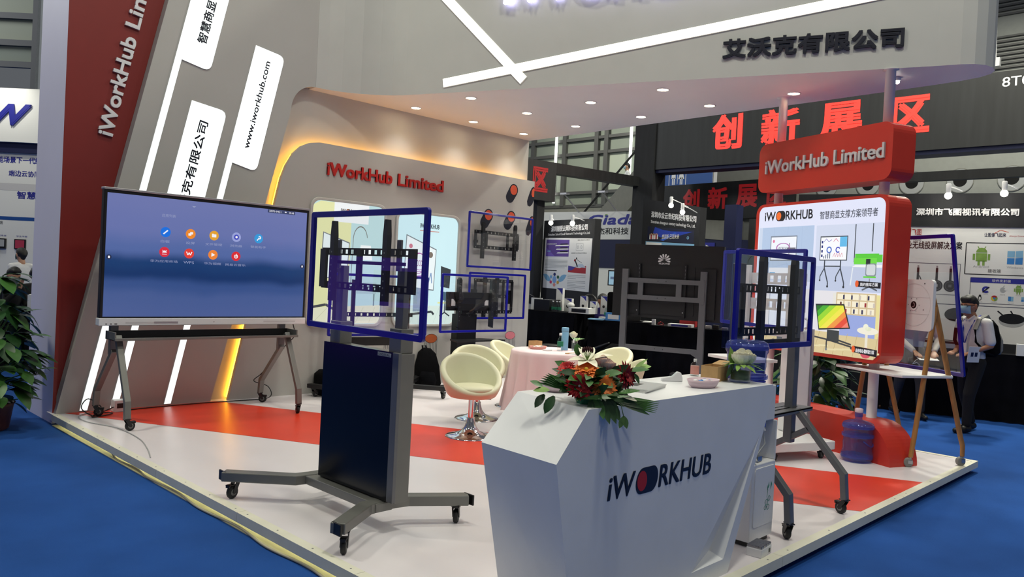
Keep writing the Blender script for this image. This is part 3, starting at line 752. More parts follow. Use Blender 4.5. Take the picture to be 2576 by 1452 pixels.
# centre stand: lift column with a black screen box, V feet, glass demo frame on top
t = thing('display_stand', 'grey wheeled stand with black lower panel and a blue edged glass sheet', 'display stand', (2.78, 4.1, 0))
FX_ = lambda x: frame((x, 0, 0), (0, -1, 0))       # u = -y, v = z, facing -x
mb = MB('gunmetal'); mb.box(2.66, 3.60, .118, 2.78, 4.42, .171); mb.build('base_beam', t, bevel=.006)
for s, yb, ye in ((0, 3.63, 3.435), (1, 4.42, 4.74)):
    mb = MB('gunmetal'); zc_ = .145; sg = -1 if s == 0 else 1
    top = [(2.30, ye), (2.62, yb-.012*sg), (2.72, yb-.03*sg), (2.82, yb-.03*sg), (2.92, yb-.012*sg), (3.22, ye)]
    mb.path([(x, y, zc_) for x, y in top], .085, .06)
    mb.build('foot', t, bevel=.006)
    for x in (2.30, 3.22):
        cp = MB('edge_cream' if x < 2.5 and s == 0 else 'black_plastic'); d = -1 if x < 2.5 else 1
        cp.box(x, ye-.043, .113, x+d*.012, ye+.043, .177, 'black_plastic'); cp.build('end_cap', t, bevel=.004)
    for x in (2.37, 3.15): caster(t, x, ye+(.03 if s == 0 else -.03), .116, .042, random.uniform(-.6, .4) + (pi if x < 2.5 else 0) + .9)
mb = MB('gunmetal'); mb.box(2.735, 3.53, .175, 2.835, 4.31, 1.03); mb.build('panel_case', t, bevel=.004)
mb = MB('screen_glass_black'); mb.box(2.718, 3.585, .18, 2.735, 4.305, 1.035)
mb.X = FX_(2.718); mb.rect(-3.73, 1.005, -3.60, 1.027, .0006, 'paper_grey'); mb.text('DIGITAL', -3.72, 1.009, -3.61, 1.022, .0012, 'black_plastic'); mb.X = Matrix.Identity(4)
mb.build('black_panel', t, bevel=.002)
mb = MB('dark_gunmetal'); mb.box(2.716, 3.528, .18, 2.74, 3.585, 1.035); mb.build('side_trim', t, bevel=.003)
for y in (3.60, 4.22):
    mb = MB('gunmetal'); mb.box(2.74, y-.055, 1.03, 2.83, y+.055, 1.17); mb.build('lift_column', t, bevel=.004)
    mb = MB('dark_gunmetal'); mb.box(2.76, y-.035, 1.15, 2.80, y+.035, 1.52); mb.prism_y([(2.735, 1.5), (2.75, 1.5), (2.75, 1.68), (2.735, 1.68)], y-.02, y+.02)
    mb.build('upright', t, bevel=.003)
mb = MB('black_metal'); mb.X = FX_(2.715)
mb.prism([(-4.36, 1.38), (-4.30, 1.38), (-4.30, 1.62), (-4.36, 1.62)], 0, .02); mb.prism([(-3.46, 1.38), (-3.40, 1.38), (-3.40, 1.62), (-3.46, 1.62)], 0, .02)
mb.prism([(-3.96, 1.4), (-3.92, 1.4), (-3.92, 1.62), (-3.96, 1.62)], 0, .02)
for v in (1.605, 1.395): slotted_rail(mb, -4.36, -3.40, v, .045, 0, .02, 16, sw=.03)
mb.prism([(-4.2, 1.53), (-3.5, 1.53), (-3.5, 1.55), (-4.2, 1.55)], 0, .02)
mb.build('mount_plate', t, bevel=.002)
for y in (4.16, 3.62):
    mb = MB('black_metal'); mb.X = FX_(2.68); mb.prism([(-y-.022, 1.30), (-y+.022, 1.30), (-y+.022, 1.70), (-y+.012, 1.79), (-y-.012, 1.79), (-y-.022, 1.70)], 0, .03)
    mb.disc(-y, 1.775, .012, .032, 'black_plastic')
    for k in range(7): mb.disc(-y, 1.36+.04*k, .006, .031, 'rubber_grey', 8)
    mb.build('hook_arm', t, bevel=.002)
glass_frame(t, frame((2.62, 0, 0), (0, -1, 0)), -4.345, 1.13, -3.195, 1.845, .036, .022)

# black cart against the wall behind it
t = thing('wheeled_mount_cart', 'black wheeled cart with blue edged glass sheet, behind the centre stand by the wall', 'display stand', (5.6, 7.6, 0))
for x, y in ((4.98, 7.66), (5.85, 7.5)):
    mb = MB('black_metal'); mb.box(x-.04, y-.03, .14, x+.04, y+.03, 1.5); mb.build('post', t, bevel=.004)
mb = MB('black_metal'); mb.path([(5.0, 7.64, .665), (5.85, 7.5, .665)], .05, .10); mb.build('crossbar', t)
for pts in ([(4.86, 7.98, .125), (5.0, 7.62, .125), (4.95, 7.2, .125)], [(6.17, 7.0, .125), (5.85, 7.48, .125), (6.62, 8.1, .125)]):
    mb = MB('black_metal'); mb.path([Vector(p) for p in pts], .075, .05); mb.build('foot', t, bevel=.005)
mb = MB('black_metal'); mb.path([(4.98, 7.64, .125), (5.85, 7.5, .125)], .07, .05); mb.build('base_beam', t)
for x, y in ((4.88, 7.90), (4.95, 7.25), (6.12, 7.07), (6.57, 8.02)): caster(t, x, y, .10, .04, random.uniform(0, 6))
fa = atan2(-.14, .87)
glass_frame(t, frame((4.83, 7.6, 0), (cos(fa), sin(fa), 0)), 0, .73, 1.28, 1.45, .03, .02)
mb = MB('black_metal'); mb.X = frame((4.83, 7.63, 0), (cos(fa), sin(fa), 0))
for v in (1.28, .98): slotted_rail(mb, .15, 1.1, v, .05, 0, .02, 12)
for u in (.3, .9): mb.prism([(u-.02, .85), (u+.02, .85), (u+.02, 1.38), (u-.02, 1.38)], .02, .05)
mb.build('mount_plate', t)

# ================================================================== wall mounts with glass frames
def wall_mount(root, F, u0, v0, u1, v1, rails, arms, av0, av1):
    mb = MB('black_metal'); mb.X = F
    for v in rails: slotted_rail(mb, u0, u1, v, .05, 0, .02, 12)
    for u in (u0+.02, u0+(u1-u0)*.26, u0+(u1-u0)*.74, u1-.02): mb.prism([(u-.02, rails[0]), (u+.02, rails[0]), (u+.02, rails[-1]), (u-.02, rails[-1])], 0, .018)
    mb.build('wall_plate', root, bevel=.002)
    for u in arms:
        a = MB('black_metal'); a.X = F; a.prism([(u-.025, av0), (u+.025, av0), (u+.025, av1-.03), (u+.012, av1), (u-.012, av1), (u-.025, av1-.03)], .02, .055)
        for k in range(6): a.disc(u, av0+.05+.06*k, .006, .056, 'rubber_grey', 8)
        a.build('hook_arm', root, bevel=.002)
t = thing('wall_mount', 'black slotted wall bracket behind a blue edged glass sheet, upper one by the capsule dots', 'wall bracket', (7.9, WY, 2), 0)
F = frame((0, 8.08, 0), (1, 0, 0))
wall_mount(t, F, 7.44, 1.88, 8.33, 2.14, (1.905, 2.115), (7.575, 8.22), 1.74, 2.26)
for x in (7.5, 8.28):
    mb = MB('black_metal'); mb.box(x-.02, 8.08, 1.96, x+.02, WY, 2.0); mb.build('spacer', t)
glass_frame(t, frame((0, 7.98, 0), (1, 0, 0)), 7.23, 1.605, 8.53, 2.385, .03, .02)
t = thing('wall_mount', 'black wall bracket with blue edged glass sheet, lower one partly behind the black pedestal', 'wall bracket', (7.85, WY, 1.2), 0)
F = frame((0, 8.06, 0), (1, 0, 0))
wall_mount(t, F, 7.46, .96, 8.24, 1.46, (.985, 1.21, 1.43), (7.64, 7.88), .90, 1.5)
for x in (7.5, 8.2):
    mb = MB('black_metal'); mb.box(x-.03, 8.06, 1.1, x+.03, WY, 1.3); mb.build('spacer', t)
glass_frame(t, frame((0, 7.98, 0), (1, 0, 0)), 7.29, .885, 8.43, 1.545, .03, .02)
# pedestal stand in front of it
t = thing('pedestal_stand', 'black column stand with small shelf and blue edged glass sheet, behind the white chairs', 'display stand', (6.95, 7.68, 0))
mb = MB('black_metal'); mb.box(6.80, 7.62, .03, 7.14, 7.74, .98); mb.box(6.85, 7.6, .98, 7.10, 7.72, 1.12); mb.build('column', t, bevel=.006)
mb = MB('black_metal'); mb.box(6.70, 7.42, 0, 7.32, 7.82, .03); mb.build('base_plate', t, bevel=.006)
mb = MB('black_metal'); mb.prism([(6.62, 7.42), (7.5, 7.42), (7.3, 7.7), (6.75, 7.7)], .63, .65); mb.build('shelf', t, bevel=.003)
mb = MB('black_metal'); mb.X = frame((0, 7.60, 0), (1, 0, 0)); mb.prism([(6.56, 1.03), (7.43, 1.03), (7.43, 1.27), (6.56, 1.27)], 0, .03)
mb.flat([(6.63, 1.09), (6.7, 1.09), (6.70, 1.14), (6.66, 1.18), (6.63, 1.18)], .031, 'letter_grey'); mb.flat([(7.22, 1.10), (7.29, 1.10), (7.29, 1.17), (7.24, 1.17), (7.22, 1.14)], .031, 'letter_grey')
mb.build('mount_plate', t, bevel=.003)
for u in (6.735, 7.325):
    a = MB('black_metal'); a.X = frame((0, 7.57, 0), (1, 0, 0)); a.prism([(u-.025, .82), (u+.025, .80), (u+.025, 1.43), (u, 1.46), (u-.025, 1.43)], 0, .05)
    for k in range(9): a.disc(u, .9+.06*k, .005, .0505, 'rubber_grey', 8)
    a.build('hook_arm', t, bevel=.003)
glass_frame(t, frame((0, 7.45, 0), (1, 0, 0)), 6.345, .755, 7.53, 1.505, .03, .02)

# ================================================================== tub chairs
def make_chair():
    t = thing('tub_chair', 'x', 'chair', (0, 0, 0), 0, 'cream tub chairs round the cloth covered table')
    N = 48; vs = []; fs = []
    def rim(a):                       # a = 0 at the front opening, pi at the back
        k = (1-cos(a))/2
        return .445 + .305*(k**1.2)
    prof = 15
    for i in range(N):
        a = 2*pi*i/N; zr = rim(a); k = (1-cos(a))/2
        ro = lambda z: .205 + .137*max(0, (z-.37)/.38)**.6
        ring = []
        for j in range(7):            # outside
            z = .37 + (zr-.03-.37)*(j/6)**1.3; ring.append((ro(z), z))
        R = ring[-1][0]
        for q in range(1, 5):         # rolled edge
            b = pi*q/5; ring.append((R-.030+.030*cos(b), zr-.03+.032*sin(b)))
        for j in range(4):            # inside
            z = (zr-.03) + (.41-(zr-.03))*j/3; ring.append((min(R-.060, ro(max(.37, z))-.058), z))
        # front faces -Y in local space
        ca, sa = cos(a-pi/2), sin(a-pi/2)
        vs += [(r*ca*1.0, r*sa*.97 + .0, z) for r, z in ring]
    n = 15
    for i in range(N):
        for j in range(n-1): fs.append((i*n+j, ((i+1) % N)*n+j, ((i+1) % N)*n+j+1, i*n+j+1))
    mb = MB('leather_cream'); mb.add(vs, fs, None, True); mb.lathe([(.0, .37), (.20, .37)]); mb.build('shell', t)
    mb = MB('leather_cream'); mb.lathe([(0, .42), (.19, .42), (.21, .435), (.213, .46), (.20, .475), (.12, .487), (0, .49)], (0, -.015, 0), n=32); mb.build('cushion', t)
    mb = MB('chrome'); mb.lathe([(.028, .17), (.028, .37)], n=20); mb.lathe([(.075, .355), (.06, .372)], n=20, m='black_plastic'); mb.build('column', t)
    mb = MB('chrome'); mb.lathe([(.232, 0), (.234, .006), (.215, .014), (.15, .027), (.09, .05), (.058, .09), (.042, .14), (.038, .165), (.038, .178), (.028, .18)], n=40); mb.build('base', t)
    mb = MB('black_plastic'); mb.tube([(.03, .0, .35), (.13, .05, .345), (.18, .07, .335)], .006); mb.box(.17, .055, .328, .22, .085, .34); mb.build('lever', t)
    return t
ch0 = make_chair()
for k, (x, y, az, lb) in enumerate(((4.95, 5.30, -112, 'cream leather tub chair standing alone on the red floor band'),
        (5.62, 5.93, -118, 'cream leather tub chair standing just behind the nearest chair'),
        (6.55, 6.28, -70, 'cream leather tub chair behind the table, against the white wall side'),
        (7.10, 5.42, 175, 'cream leather tub chair behind the table with only its back rim showing'),
        (6.28, 4.68, 130, 'cream leather tub chair between the table and the counter flowers'))):
    c = ch0 if k == 0 else copy_tree(ch0)
    c.location = (x, y, 0); c.rotation_euler = (0, 0, radians(az+90)); c['label'] = lb

# ================================================================== table and what stands on it
TX, TY = 6.20, 5.45
t = thing('round_table', 'round table under a pale pink cloth', 'table', (TX, TY, 0))
mb = MB('wood_oak'); mb.lathe([(.40, .722), (.40, .742)], (TX, TY, 0), n=40); mb.build('table_top', t)
mb = MB('black_metal'); mb.lathe([(.03, .02), (.03, .722)], (TX, TY, 0), n=14); mb.lathe([(.26, 0), (.26, .015), (.04, .03)], (TX, TY, 0), n=24); mb.build('leg', t)
N = 120; vs = []; fs = []
rows_ = [(.0, .747), (.25, .747), (.405, .746), (.420, .735)] + [(None, .70-.083*k) for k in range(8)]
for r, z in rows_:
    for i in range(N):
        a = 2*pi*i/N
        if r is None:
            d = (.735-z)/.66; w = .5+.5*sin(a*15+.9*sin(a*4))
            rr = .422 + d*(.012 + .105*w**1.6) + .006*sin(a*29+z*9)*d
            zz = z + (.015*sin(a*7) if z < .2 else 0)
        else: rr, zz = r, z
        vs.append((TX+rr*cos(a), TY+rr*sin(a), zz))
for j in range(len(rows_)-1):
    for i in range(N): fs.append((j*N+i, j*N+(i+1) % N, (j+1)*N+(i+1) % N, (j+1)*N+i))
mb = MB('cloth_pink'); mb.add(vs, fs, None, True); tag(mb.build('tablecloth'), 'pale pink cloth draped in folds over the round table', 'tablecloth')
zt = .748
def bottle(x, y, z, label):
    t = thing('water_bottle', label, 'bottle', (x, y, z))
    mb = MB('bottle_clear'); mb.lathe([(.028, 0), (.032, .006), (.032, .04), (.029, .06), (.032, .08), (.032, .10), (.026, .125), (.013, .15), (.013, .165)], (x, y, z), n=20); mb.build('body', t)
    mb = MB('label_green'); mb.lathe([(.0325, .05), (.0325, .10)], (x, y, z), n=20); mb.build('wrapper', t)
    mb = MB('white_metal'); mb.lathe([(.015, .163), (.015, .187), (.012, .189)], (x, y, z), n=16); mb.build('cap', t)
bottle(6.24, 5.36, zt, 'small clear water bottle with green wrapper on the pink tablecloth')
t = thing('thermos', 'light blue thermos flask on the pink tablecloth', 'flask', (6.37, 5.41, zt))
mb = MB('thermos_blue'); mb.lathe([(.036, 0), (.038, .006), (.038, .19), (.036, .195)], (6.37, 5.41, zt), n=24); mb.build('body', t)
mb = MB('thermos_blue'); mb.lathe([(.037, .198), (.039, .202), (.039, .235), (.035, .242)], (6.37, 5.41, zt), n=24); mb.lathe([(.0345, .195), (.0345, .2)], (6.37, 5.41, zt), 'dark_gunmetal', 24); mb.build('lid', t)
t = thing('sprayer', 'small clear spray bottle beside the thermos', 'bottle', (6.42, 5.33, zt))
mb = MB('bottle_clear'); mb.lathe([(.02, 0), (.02, .075), (.008, .085)], (6.42, 5.33, zt), n=14); mb.build('body', t)
mb = MB('white_metal'); mb.lathe([(.008, .085), (.008, .12), (.004, .125)], (6.42, 5.33, zt), n=12); mb.build('nozzle', t)
t = thing('posy_vase', 'glass tumbler holding one white rose and leaves on the table', 'vase', (6.50, 5.38, zt))
mb = MB('glass_clear'); mb.lathe([(.026, 0), (.034, .10), (.031, .10), (.024, .004)], (6.50, 5.38, zt), n=20); mb.build('tumbler', t)
def rose(mb, c, r, m='petal_cream', rings=4):
    c = Vector(c)
    for k in range(rings):
        n = 3+2*k; rr = r*(.25+.75*k/(rings-1))
        for i in range(n):
            a = 2*pi*i/n + k*.7; d = Vector((cos(a), sin(a), 0)); up = Vector((0, 0, 1)); s = Vector((-sin(a), cos(a), 0))
            w = rr*1.5*sin(pi/n)+r*.12; hh = r*(1.75-.17*k); base = c + d*rr*.35 - up*r*.5
            vs = []; 
            for q in range(4):
                tq = q/3; out = rr*(.5+.55*sin(tq*pi*.62)) + (r*.10*tq**4 if k > 2 else -r*.10*tq)
                for p in (-1, -.5, 0, .5, 1):
                    vs.append(c + d*(out*(1-.12*p*p)) + s*w*p*(.55+.45*sin(tq*pi*.75)) + up*(-r*.75+hh*tq - r*.12*p*p*tq))
            mb.add(vs, [(q*5+p, q*5+p+1, q*5+p+6, q*5+p+5) for q in range(3) for p in range(4)], m, True)
mb = MB(); rose(mb, (6.46, 5.37, zt+.165), .04); mb.build('rose', t)
mb = MB('leaf_mid')
for k in range(9):
    a = -1.5+.35*k; mb.leaf((6.51, 5.37, zt+.09), (cos(a), sin(a), .7), (0, 0, 1), .10, .035, random.choice(['leaf_mid', 'leaf_light']))
mb.tube([(6.5, 5.38, zt+.02), (6.46, 5.37, zt+.14)], .004); mb.build('leaves', t)
t = thing('snack_tray', 'pink tray of sweets with a small card box on the pink tablecloth', 'tray', (6.16, 5.60, zt))
mb = MB('pink_tray'); mb.lathe([(.085, 0), (.10, .03), (.096, .03), (.082, .005), (0, .005)], (6.16, 5.60, zt), n=24, sx=1.1, sy=.8)
mb.build('tray', t)
mb = MB('candy_white')
for k in range(16): mb.ball((6.16+random.uniform(-.06, .06), 5.6+random.uniform(-.04, .04), zt+.026), .014, random.choice(['candy_white', 'petal_cream', 'paper_grey']), 8, 5, (1.4, .8, .6))
mb.build('sweets', t)['kind'] = 'stuff'
t = thing('card_box', 'small brown open card box behind the pink sweets tray', 'box', (6.24, 5.70, zt))
mb = MB('kraft'); loop_frame(mb, [(6.17, 5.67), (6.30, 5.67), (6.30, 5.75), (6.17, 5.75)], [(6.176, 5.676), (6.294, 5.676), (6.294, 5.744), (6.176, 5.744)], zt, zt+.075); mb.rect(6.17, 5.67, 6.30, 5.75, zt+.002)
mb.build('carton', t)
mb = MB('paper'); mb.X = T(6.22, 5.15, zt, .5); mb.box(-.13, -.07, 0, .13, .07, .006); tag(mb.build('leaflet'), 'white leaflet lying near the table edge beside the bottle', 'leaflet')
mb = MB('kraft'); mb.tube([(6.05, 5.12, zt+.006), (6.3, 5.08, zt+.006)], .006); tag(mb.build('pencil'), 'wooden pencil lying on the pink tablecloth', 'pencil')
mb = MB('paper'); mb.box(6.08, 5.40, zt, 6.16, 5.46, zt+.012); tag(mb.build('card_stack'), 'small stack of white cards in front of the pink sweets tray', 'cards')
# ================================================================== reception counter
t = thing('reception_counter', 'white angular reception counter with printed wordmark', 'counter', (3.3, 2.25, 0))
y0, y1 = 2.0, 2.5
Fp = [(2.50, 0), (2.342, .768), (2.53, .97), (4.18, .97), (4.18, .89), (4.15, .85), (3.765, 0)]
Bp_ = [(2.58, 0), (2.408, .758), (2.625, .97), (4.18, .97), (4.18, .89), (4.15, .85), (3.765, 0)]
a_, b_, c_ = (4.05, .70), (3.40, .085), (3.715, .085)
mb = MB('counter_white'); v = [(x, y0, z) for x, z in Fp] + [(x, y1, z) for x, z in Bp_]
v += [(a_[0], y0, a_[1]), (b_[0], y0, b_[1]), (c_[0], y0, c_[1]), (c_[0]+.01, y0+.09, c_[1]+.02)]
f = [(0, 1, 2, 3, 4, 5, 14, 15), (5, 6, 16, 14), (0, 15, 16, 6), (14, 15, 17), (14, 17, 16), (15, 16, 17), (7, 13, 12, 11, 10, 9, 8)]
f += [(i, (i+1) % 7, 7+(i+1) % 7, 7+i) for i in range(7)]
mb.add(v, f); mb.build('body', t)
mb = MB('letter_navy'); mb.X = frame((0, y0, 0), (1, 0, 0)); logo(mb, 2.685, .563, 3.535, .668, .0012, 'letter_navy', 'letter_print_red', shear=.12)
mb.build('wordmark', t)

# ================================================================== things on the counter
CZ = .97
RV = Vector((.6997, -.7145, 0)); UV = Vector((0, 0, 1)); BV = Vector((.7145, .6997, 0))   # right, up, away as seen by a visitor in front
t = thing('flower_arrangement', 'red and orange flower arrangement with dark leaves on the counter corner', 'flowers', (2.66, 2.10, CZ))
FC = Vector((2.665, 2.115, CZ))
def fp(r, u, b=0): return FC + RV*r + UV*u + BV*b
mb = MB('label_green'); mb.lathe([(.05, .0), (.068, .05), (.066, .055), (0, .05)], tuple(FC), n=20); mb.build('pot', t)
def daisy(root, name, c, nrm, r, m, eye, layers=3, n=22, cup=.25, eyer=.24, pw=1.0):
    c = Vector(c); nrm = Vector(nrm).normalized(); s = nrm.cross(Vector((0, 0, 1)) if abs(nrm.z) < .9 else Vector((1, 0, 0))).normalized(); u = s.cross(nrm).normalized()
    mb = MB(m)
    for L in range(layers):
        rr = r*(1-.2*L)
        for k in range(n):
            a = 2*pi*(k+.5*L)/n + random.uniform(-.06, .06); d = s*cos(a)+u*sin(a) + nrm*(.12+cup*L*.8+random.uniform(-.08, .1))
            mb.leaf(c+d*r*.1, d, nrm, rr*random.uniform(.9, 1.05), r*.34*pw, None, .12, 4, .12)
    o = mb.build(name, root)
    e = MB(eye); e.ball2(c+nrm*r*.1, (r*eyer,)*3, None, 12, 7); e.build('eye', o); return o
daisy(t, 'gerbera', fp(-.050, .085, -.10), -BV+UV*.25, .056, 'petal_red', 'petal_cream', 4, 26, .22, .1)
daisy(t, 'gerbera', fp(.055, .088, -.085), -BV+UV*.35+RV*.15, .056, 'petal_orange', 'petal_yellow', 3, 24, .22, .2)
daisy(t, 'gerbera', fp(-.018, .145, -.04), -BV*.5+UV-RV*.1, .058, 'petal_orange', 'petal_yellow', 3, 24, .3, .18)
daisy(t, 'gerbera', fp(-.100, .145, -.01), -BV*.5+UV*.7-RV*.4, .042, 'petal_red', 'petal_dark_red', 3, 18, .5, .2)
daisy(t, 'gerbera', fp(.152, .130, -.03), RV*.7-BV*.7+UV*.2, .062, 'petal_dark_red', 'petal_dark_red', 3, 14, .5, .2, .9)
daisy(t, 'gerbera', fp(.088, .148, .02), UV+RV*.3, .045, 'petal_dark_red', 'petal_dark_red', 2, 16, .3, .2)
mb = MB('petal_cream'); lc = fp(-.012, .185, .0)
for k, (r, u, b, L) in enumerate(((-.9, .15, -.2, .085), (1, .45, .1, .115), (.35, .8, .5, .08), (-.35, .75, .4, .08), (.5, -.1, -.8, .07), (-.5, -.05, -.7, .07))):
    mb.leaf(lc, RV*r+UV*u+BV*b, UV-BV*.3, L, .042, None, .22, 6, .35)
lo = mb.build('lily', t)
mb = MB('stamen_brown')
for k in range(6):
    a = -.55+.2*k; d = (RV*a+UV*1.1-BV*.35).normalized(); mb.tube([lc, lc+d*.045], .0016, 'leaf_light', 5); mb.ball2(lc+d*.052, (.0045, .0045, .013), None, 8, 5)
mb.build('stamens', lo)
mb = MB('petal_pink'); rose(mb, fp(.056, .182, .01), .03, 'petal_pink'); rose(mb, fp(.085, .168, .0), .026, 'petal_pink'); mb.build('carnations', t)
mb = MB('leaf_dark')
for k in range(120):
    a = random.uniform(0, 2*pi); el = random.uniform(-.25, .8); p = FC + Vector((cos(a), sin(a), 0))*random.uniform(.03, .09) + UV*random.uniform(.05, .13)
    mb.leaf(p, (cos(a), sin(a), el), UV*random.uniform(.2, 1)-BV*random.uniform(.3, 1), random.uniform(.06, .11), random.uniform(.034, .05), random.choice(['leaf_dark', 'leaf_dark', 'leaf_mid']), .2, 4)
for r, u, b, dr, du, db, L, w, m in ((-.17, .05, -.02, -1, .05, -.1, .07, .045, 'leaf_light'), (-.19, .03, -.02, -.6, -.7, -.2, .07, .045, 'leaf_dark'), (-.15, .03, -.05, -.5, -.8, -.3, .085, .05, 'leaf_dark'),
        (-.2, .06, 0, -.7, .4, 0, .06, .04, 'leaf_mid'), (.165, .15, -.02, 1, .25, -.1, .09, .04, 'leaf_mid'), (.19, .15, 0, .8, .9, 0, .08, .022, 'leaf_light'), (.2, .16, 0, 1, .3, .1, .07, .045, 'leaf_light'), (.19, .14, -.03, .5, -.7, 0, .05, .03, 'leaf_mid'),
        (-.05, .2, .03, -.1, 1, .1, .055, .035, 'leaf_mid'), (.12, .06, -.08, .9, .3, -.2, .09, .035, 'leaf_mid'), (.13, .05, -.08, .9, -.1, -.3, .07, .03, 'petal_cream')):
    mb.leaf(fp(r, u, b), RV*dr+UV*du+BV*db, UV-BV*.5, L, w, m, .15, 5)
for k in range(7):    # long palm blades sweeping to the right and up to the left
    mb.leaf(fp(.06, .045-.004*k, -.07), RV*1+UV*(-.03-.02*k)+BV*(.02*k-.02), UV*.5-BV, .24, .012, 'leaf_mid', .1, 6)
for k in range(6):
    mb.leaf(fp(-.05, .06, -.03), -RV+UV*(.46-.07*k)-BV*.1, UV*.5-BV, .15+.006*k, .02, 'leaf_mid', -.08, 6)
mb.leaf(fp(-.04, .035, -.12), RV+UV*.16, UV-BV, .20, .026, 'leaf_mid', .1, 7)
for r, L, m in ((.0, .085, 'leaf_dark'), (.018, .075, 'leaf_mid'), (.035, .09, 'leaf_mid'), (.05, .11, 'leaf_dark'), (.07, .11, 'leaf_dark'), (.085, .1, 'leaf_dark')):
    mb.leaf(fp(r, .035, -.10), RV*(.15+r*6)*.7-UV-BV*.35, -BV, L, .034, m, -.12, 5)
mb.tube([fp(.10, .03, -.09), fp(.125, .02, -.13), fp(.138, -.03, -.14)], .0018)
for s in (-1, 1): mb.leaf(fp(.138, -.025, -.14), RV*.3*s-UV, -BV, .055, .026, 'leaf_light', .05, 5)
for k in range(3): mb.leaf(fp(.08, .04, -.08), RV+UV*(-.05-.1*k)-BV*.3, UV*.5-BV, .12+.03*k, .03, 'leaf_dark', .25, 5)
mb.build('leaves', t)
t = thing('cup', 'pale pink round bowl half hidden by leaves on the counter', 'bowl', (2.80, 2.42, CZ))
mb = MB('pink_plastic'); mb.lathe([(.05, 0), (.07, .02), (.075, .05), (.071, .05), (.064, .02), (0, .008)], (2.80, 2.42, CZ), n=26); mb.build('bowl', t)
t = thing('brochure_stack', 'grey covered brochures stacked on the counter beside the flowers', 'brochures', (3.27, 2.30, CZ))
for k in range(3):
    mb = MB('paper'); mb.X = T(3.27+.004*k, 2.30-.003*k, CZ+.006*k, .25+.02*k); mb.box(-.15, -.11, 0, .15, .11, .0055); mb.rect(-.15, -.11, .15, .11, .0056, 'paper_grey'); mb.rect(-.05, -.02, .06, .05, .0058, 'black_plastic' if k == 2 else 'paper_grey'); mb.rect(-.11, .03, .02, .09, .0058, 'paper')
    mb.build('brochure', t)
t = thing('sweets_dish', 'pink oval dish of wrapped sweets on the counter', 'dish', (3.66, 2.14, CZ))
mb = MB('pink_plastic'); mb.X = T(3.66, 2.14, CZ, -.15); mb.lathe([(.07, 0), (.085, .012), (.10, .042), (.096, .042), (.08, .014), (0, .01)], n=32, sx=1.05, sy=.7); mb.build('dish', t)
mb = MB('candy_white')
for k in range(22): mb.ball((3.66+random.uniform(-.065, .065), 2.14+random.uniform(-.035, .035), CZ+.03+random.uniform(0, .008)), .013, random.choice(['candy_white', 'candy_blue', 'candy_white', 'pink_plastic']), 7, 5, (1.6, .9, .6))
mb.build('sweets', t)['kind'] = 'stuff'
t = thing('tape_dispenser', 'small white tape dispenser behind the sweets dish', 'tape dispenser', (3.72, 2.36, CZ))
mb = MB('white_metal'); mb.X = T(3.70, 2.36, CZ, 2.5); mb.prism_y([(-.06, 0), (.06, 0), (.055, .018), (.0, .028), (-.03, .055), (-.05, .05), (-.06, .02)], -.012, .012); mb.build('body', t, bevel=.004)
mb = MB('bottle_clear'); mb.X = T(3.70, 2.36, CZ, 2.5); mb.prism_y([(-.01+.022*cos(2*pi*k/14), .03+.022*sin(2*pi*k/14)) for k in range(14)], -.009, .009); mb.build('roll', t)
t = thing('card_box', 'open brown card box on the counter by the white roses', 'box', (4.0, 2.25, CZ))
mb = MB('kraft'); mb.X = T(4.0, 2.27, CZ, .12); o = [(-.075, -.05), (.075, -.05), (.075, .05), (-.075, .05)]; i = [(x*.96, y*.94) for x, y in o]
loop_frame(mb, o, i, 0, .085); mb.flat(o, .003)
mb.add([(.075, -.05, .085), (.075, .05, .085), (.19, .05, .10), (.19, -.05, .10)], [(0, 1, 2, 3)]); mb.build('carton', t)
mb = MB('black_plastic'); mb.X = T(4.0, 2.27, CZ, .12); mb.add([(.0752, -.03, .015), (.0752, .03, .015), (.0752, .03, .06), (.0752, -.03, .06)], [(0, 1, 2, 3)]); mb.build('window', t)
t = thing('rose_vase', 'glass cylinder with white roses at the right end of the counter', 'vase', (4.075, 2.15, CZ))
vc = (4.075, 2.15, CZ)
mb = MB('glass_clear'); mb.lathe([(.0, .001), (.056, .001), (.058, .008), (.058, .10), (.055, .10), (.055, .012), (0, .012)], vc, n=32); mb.build('glass_cylinder', t)
mb = MB('leaf_dark'); mb.lathe([(.0, .016), (.053, .016), (.053, .065), (0, .068)], vc, n=24); mb.build('foam', t)
mb = MB('petal_cream'); rose(mb, (4.055, 2.14, CZ+.145), .05, 'petal_cream', 5); mb.build('rose', t)
mb = MB('petal_cream'); rose(mb, (4.12, 2.135, CZ+.14), .045, 'petal_cream', 5); mb.build('rose', t)
mb = MB('leaf_mid')
for k in range(20):
    a = 2*pi*k/20+random.uniform(-.1, .1); mb.leaf((4.075+.03*cos(a), 2.15+.03*sin(a), CZ+.10), (cos(a), sin(a), random.uniform(-.1, .5)), UV, random.uniform(.07, .10), .032, random.choice(['leaf_mid', 'leaf_mid', 'leaf_light']), .3)
for r, L in ((-.04, .10), (-.05, .07)): mb.leaf(Vector(vc)+RV*r+UV*.1, RV*-.25+UV, -BV, L, .03, 'leaf_light', .05)
mb.leaf(Vector(vc)-RV*.04+UV*.11, -RV*.4-UV, -BV, .10, .028, 'leaf_mid', .05)
mb.build('leaves', t)
t = thing('sanitiser_bottle', 'small clear pump bottle with pink sleeve behind the brown card box', 'bottle', (4.07, 2.44, CZ))
mb = MB('bottle_clear'); mb.lathe([(.025, 0), (.025, .07), (.01, .085)], (4.07, 2.44, CZ), n=14); mb.build('body', t)
mb = MB('pink_tray'); mb.lathe([(.0255, .01), (.0255, .06)], (4.07, 2.44, CZ), n=14); mb.lathe([(.01, .085), (.01, .1)], (4.07, 2.44, CZ), 'white_metal', 10); mb.build('pump', t)

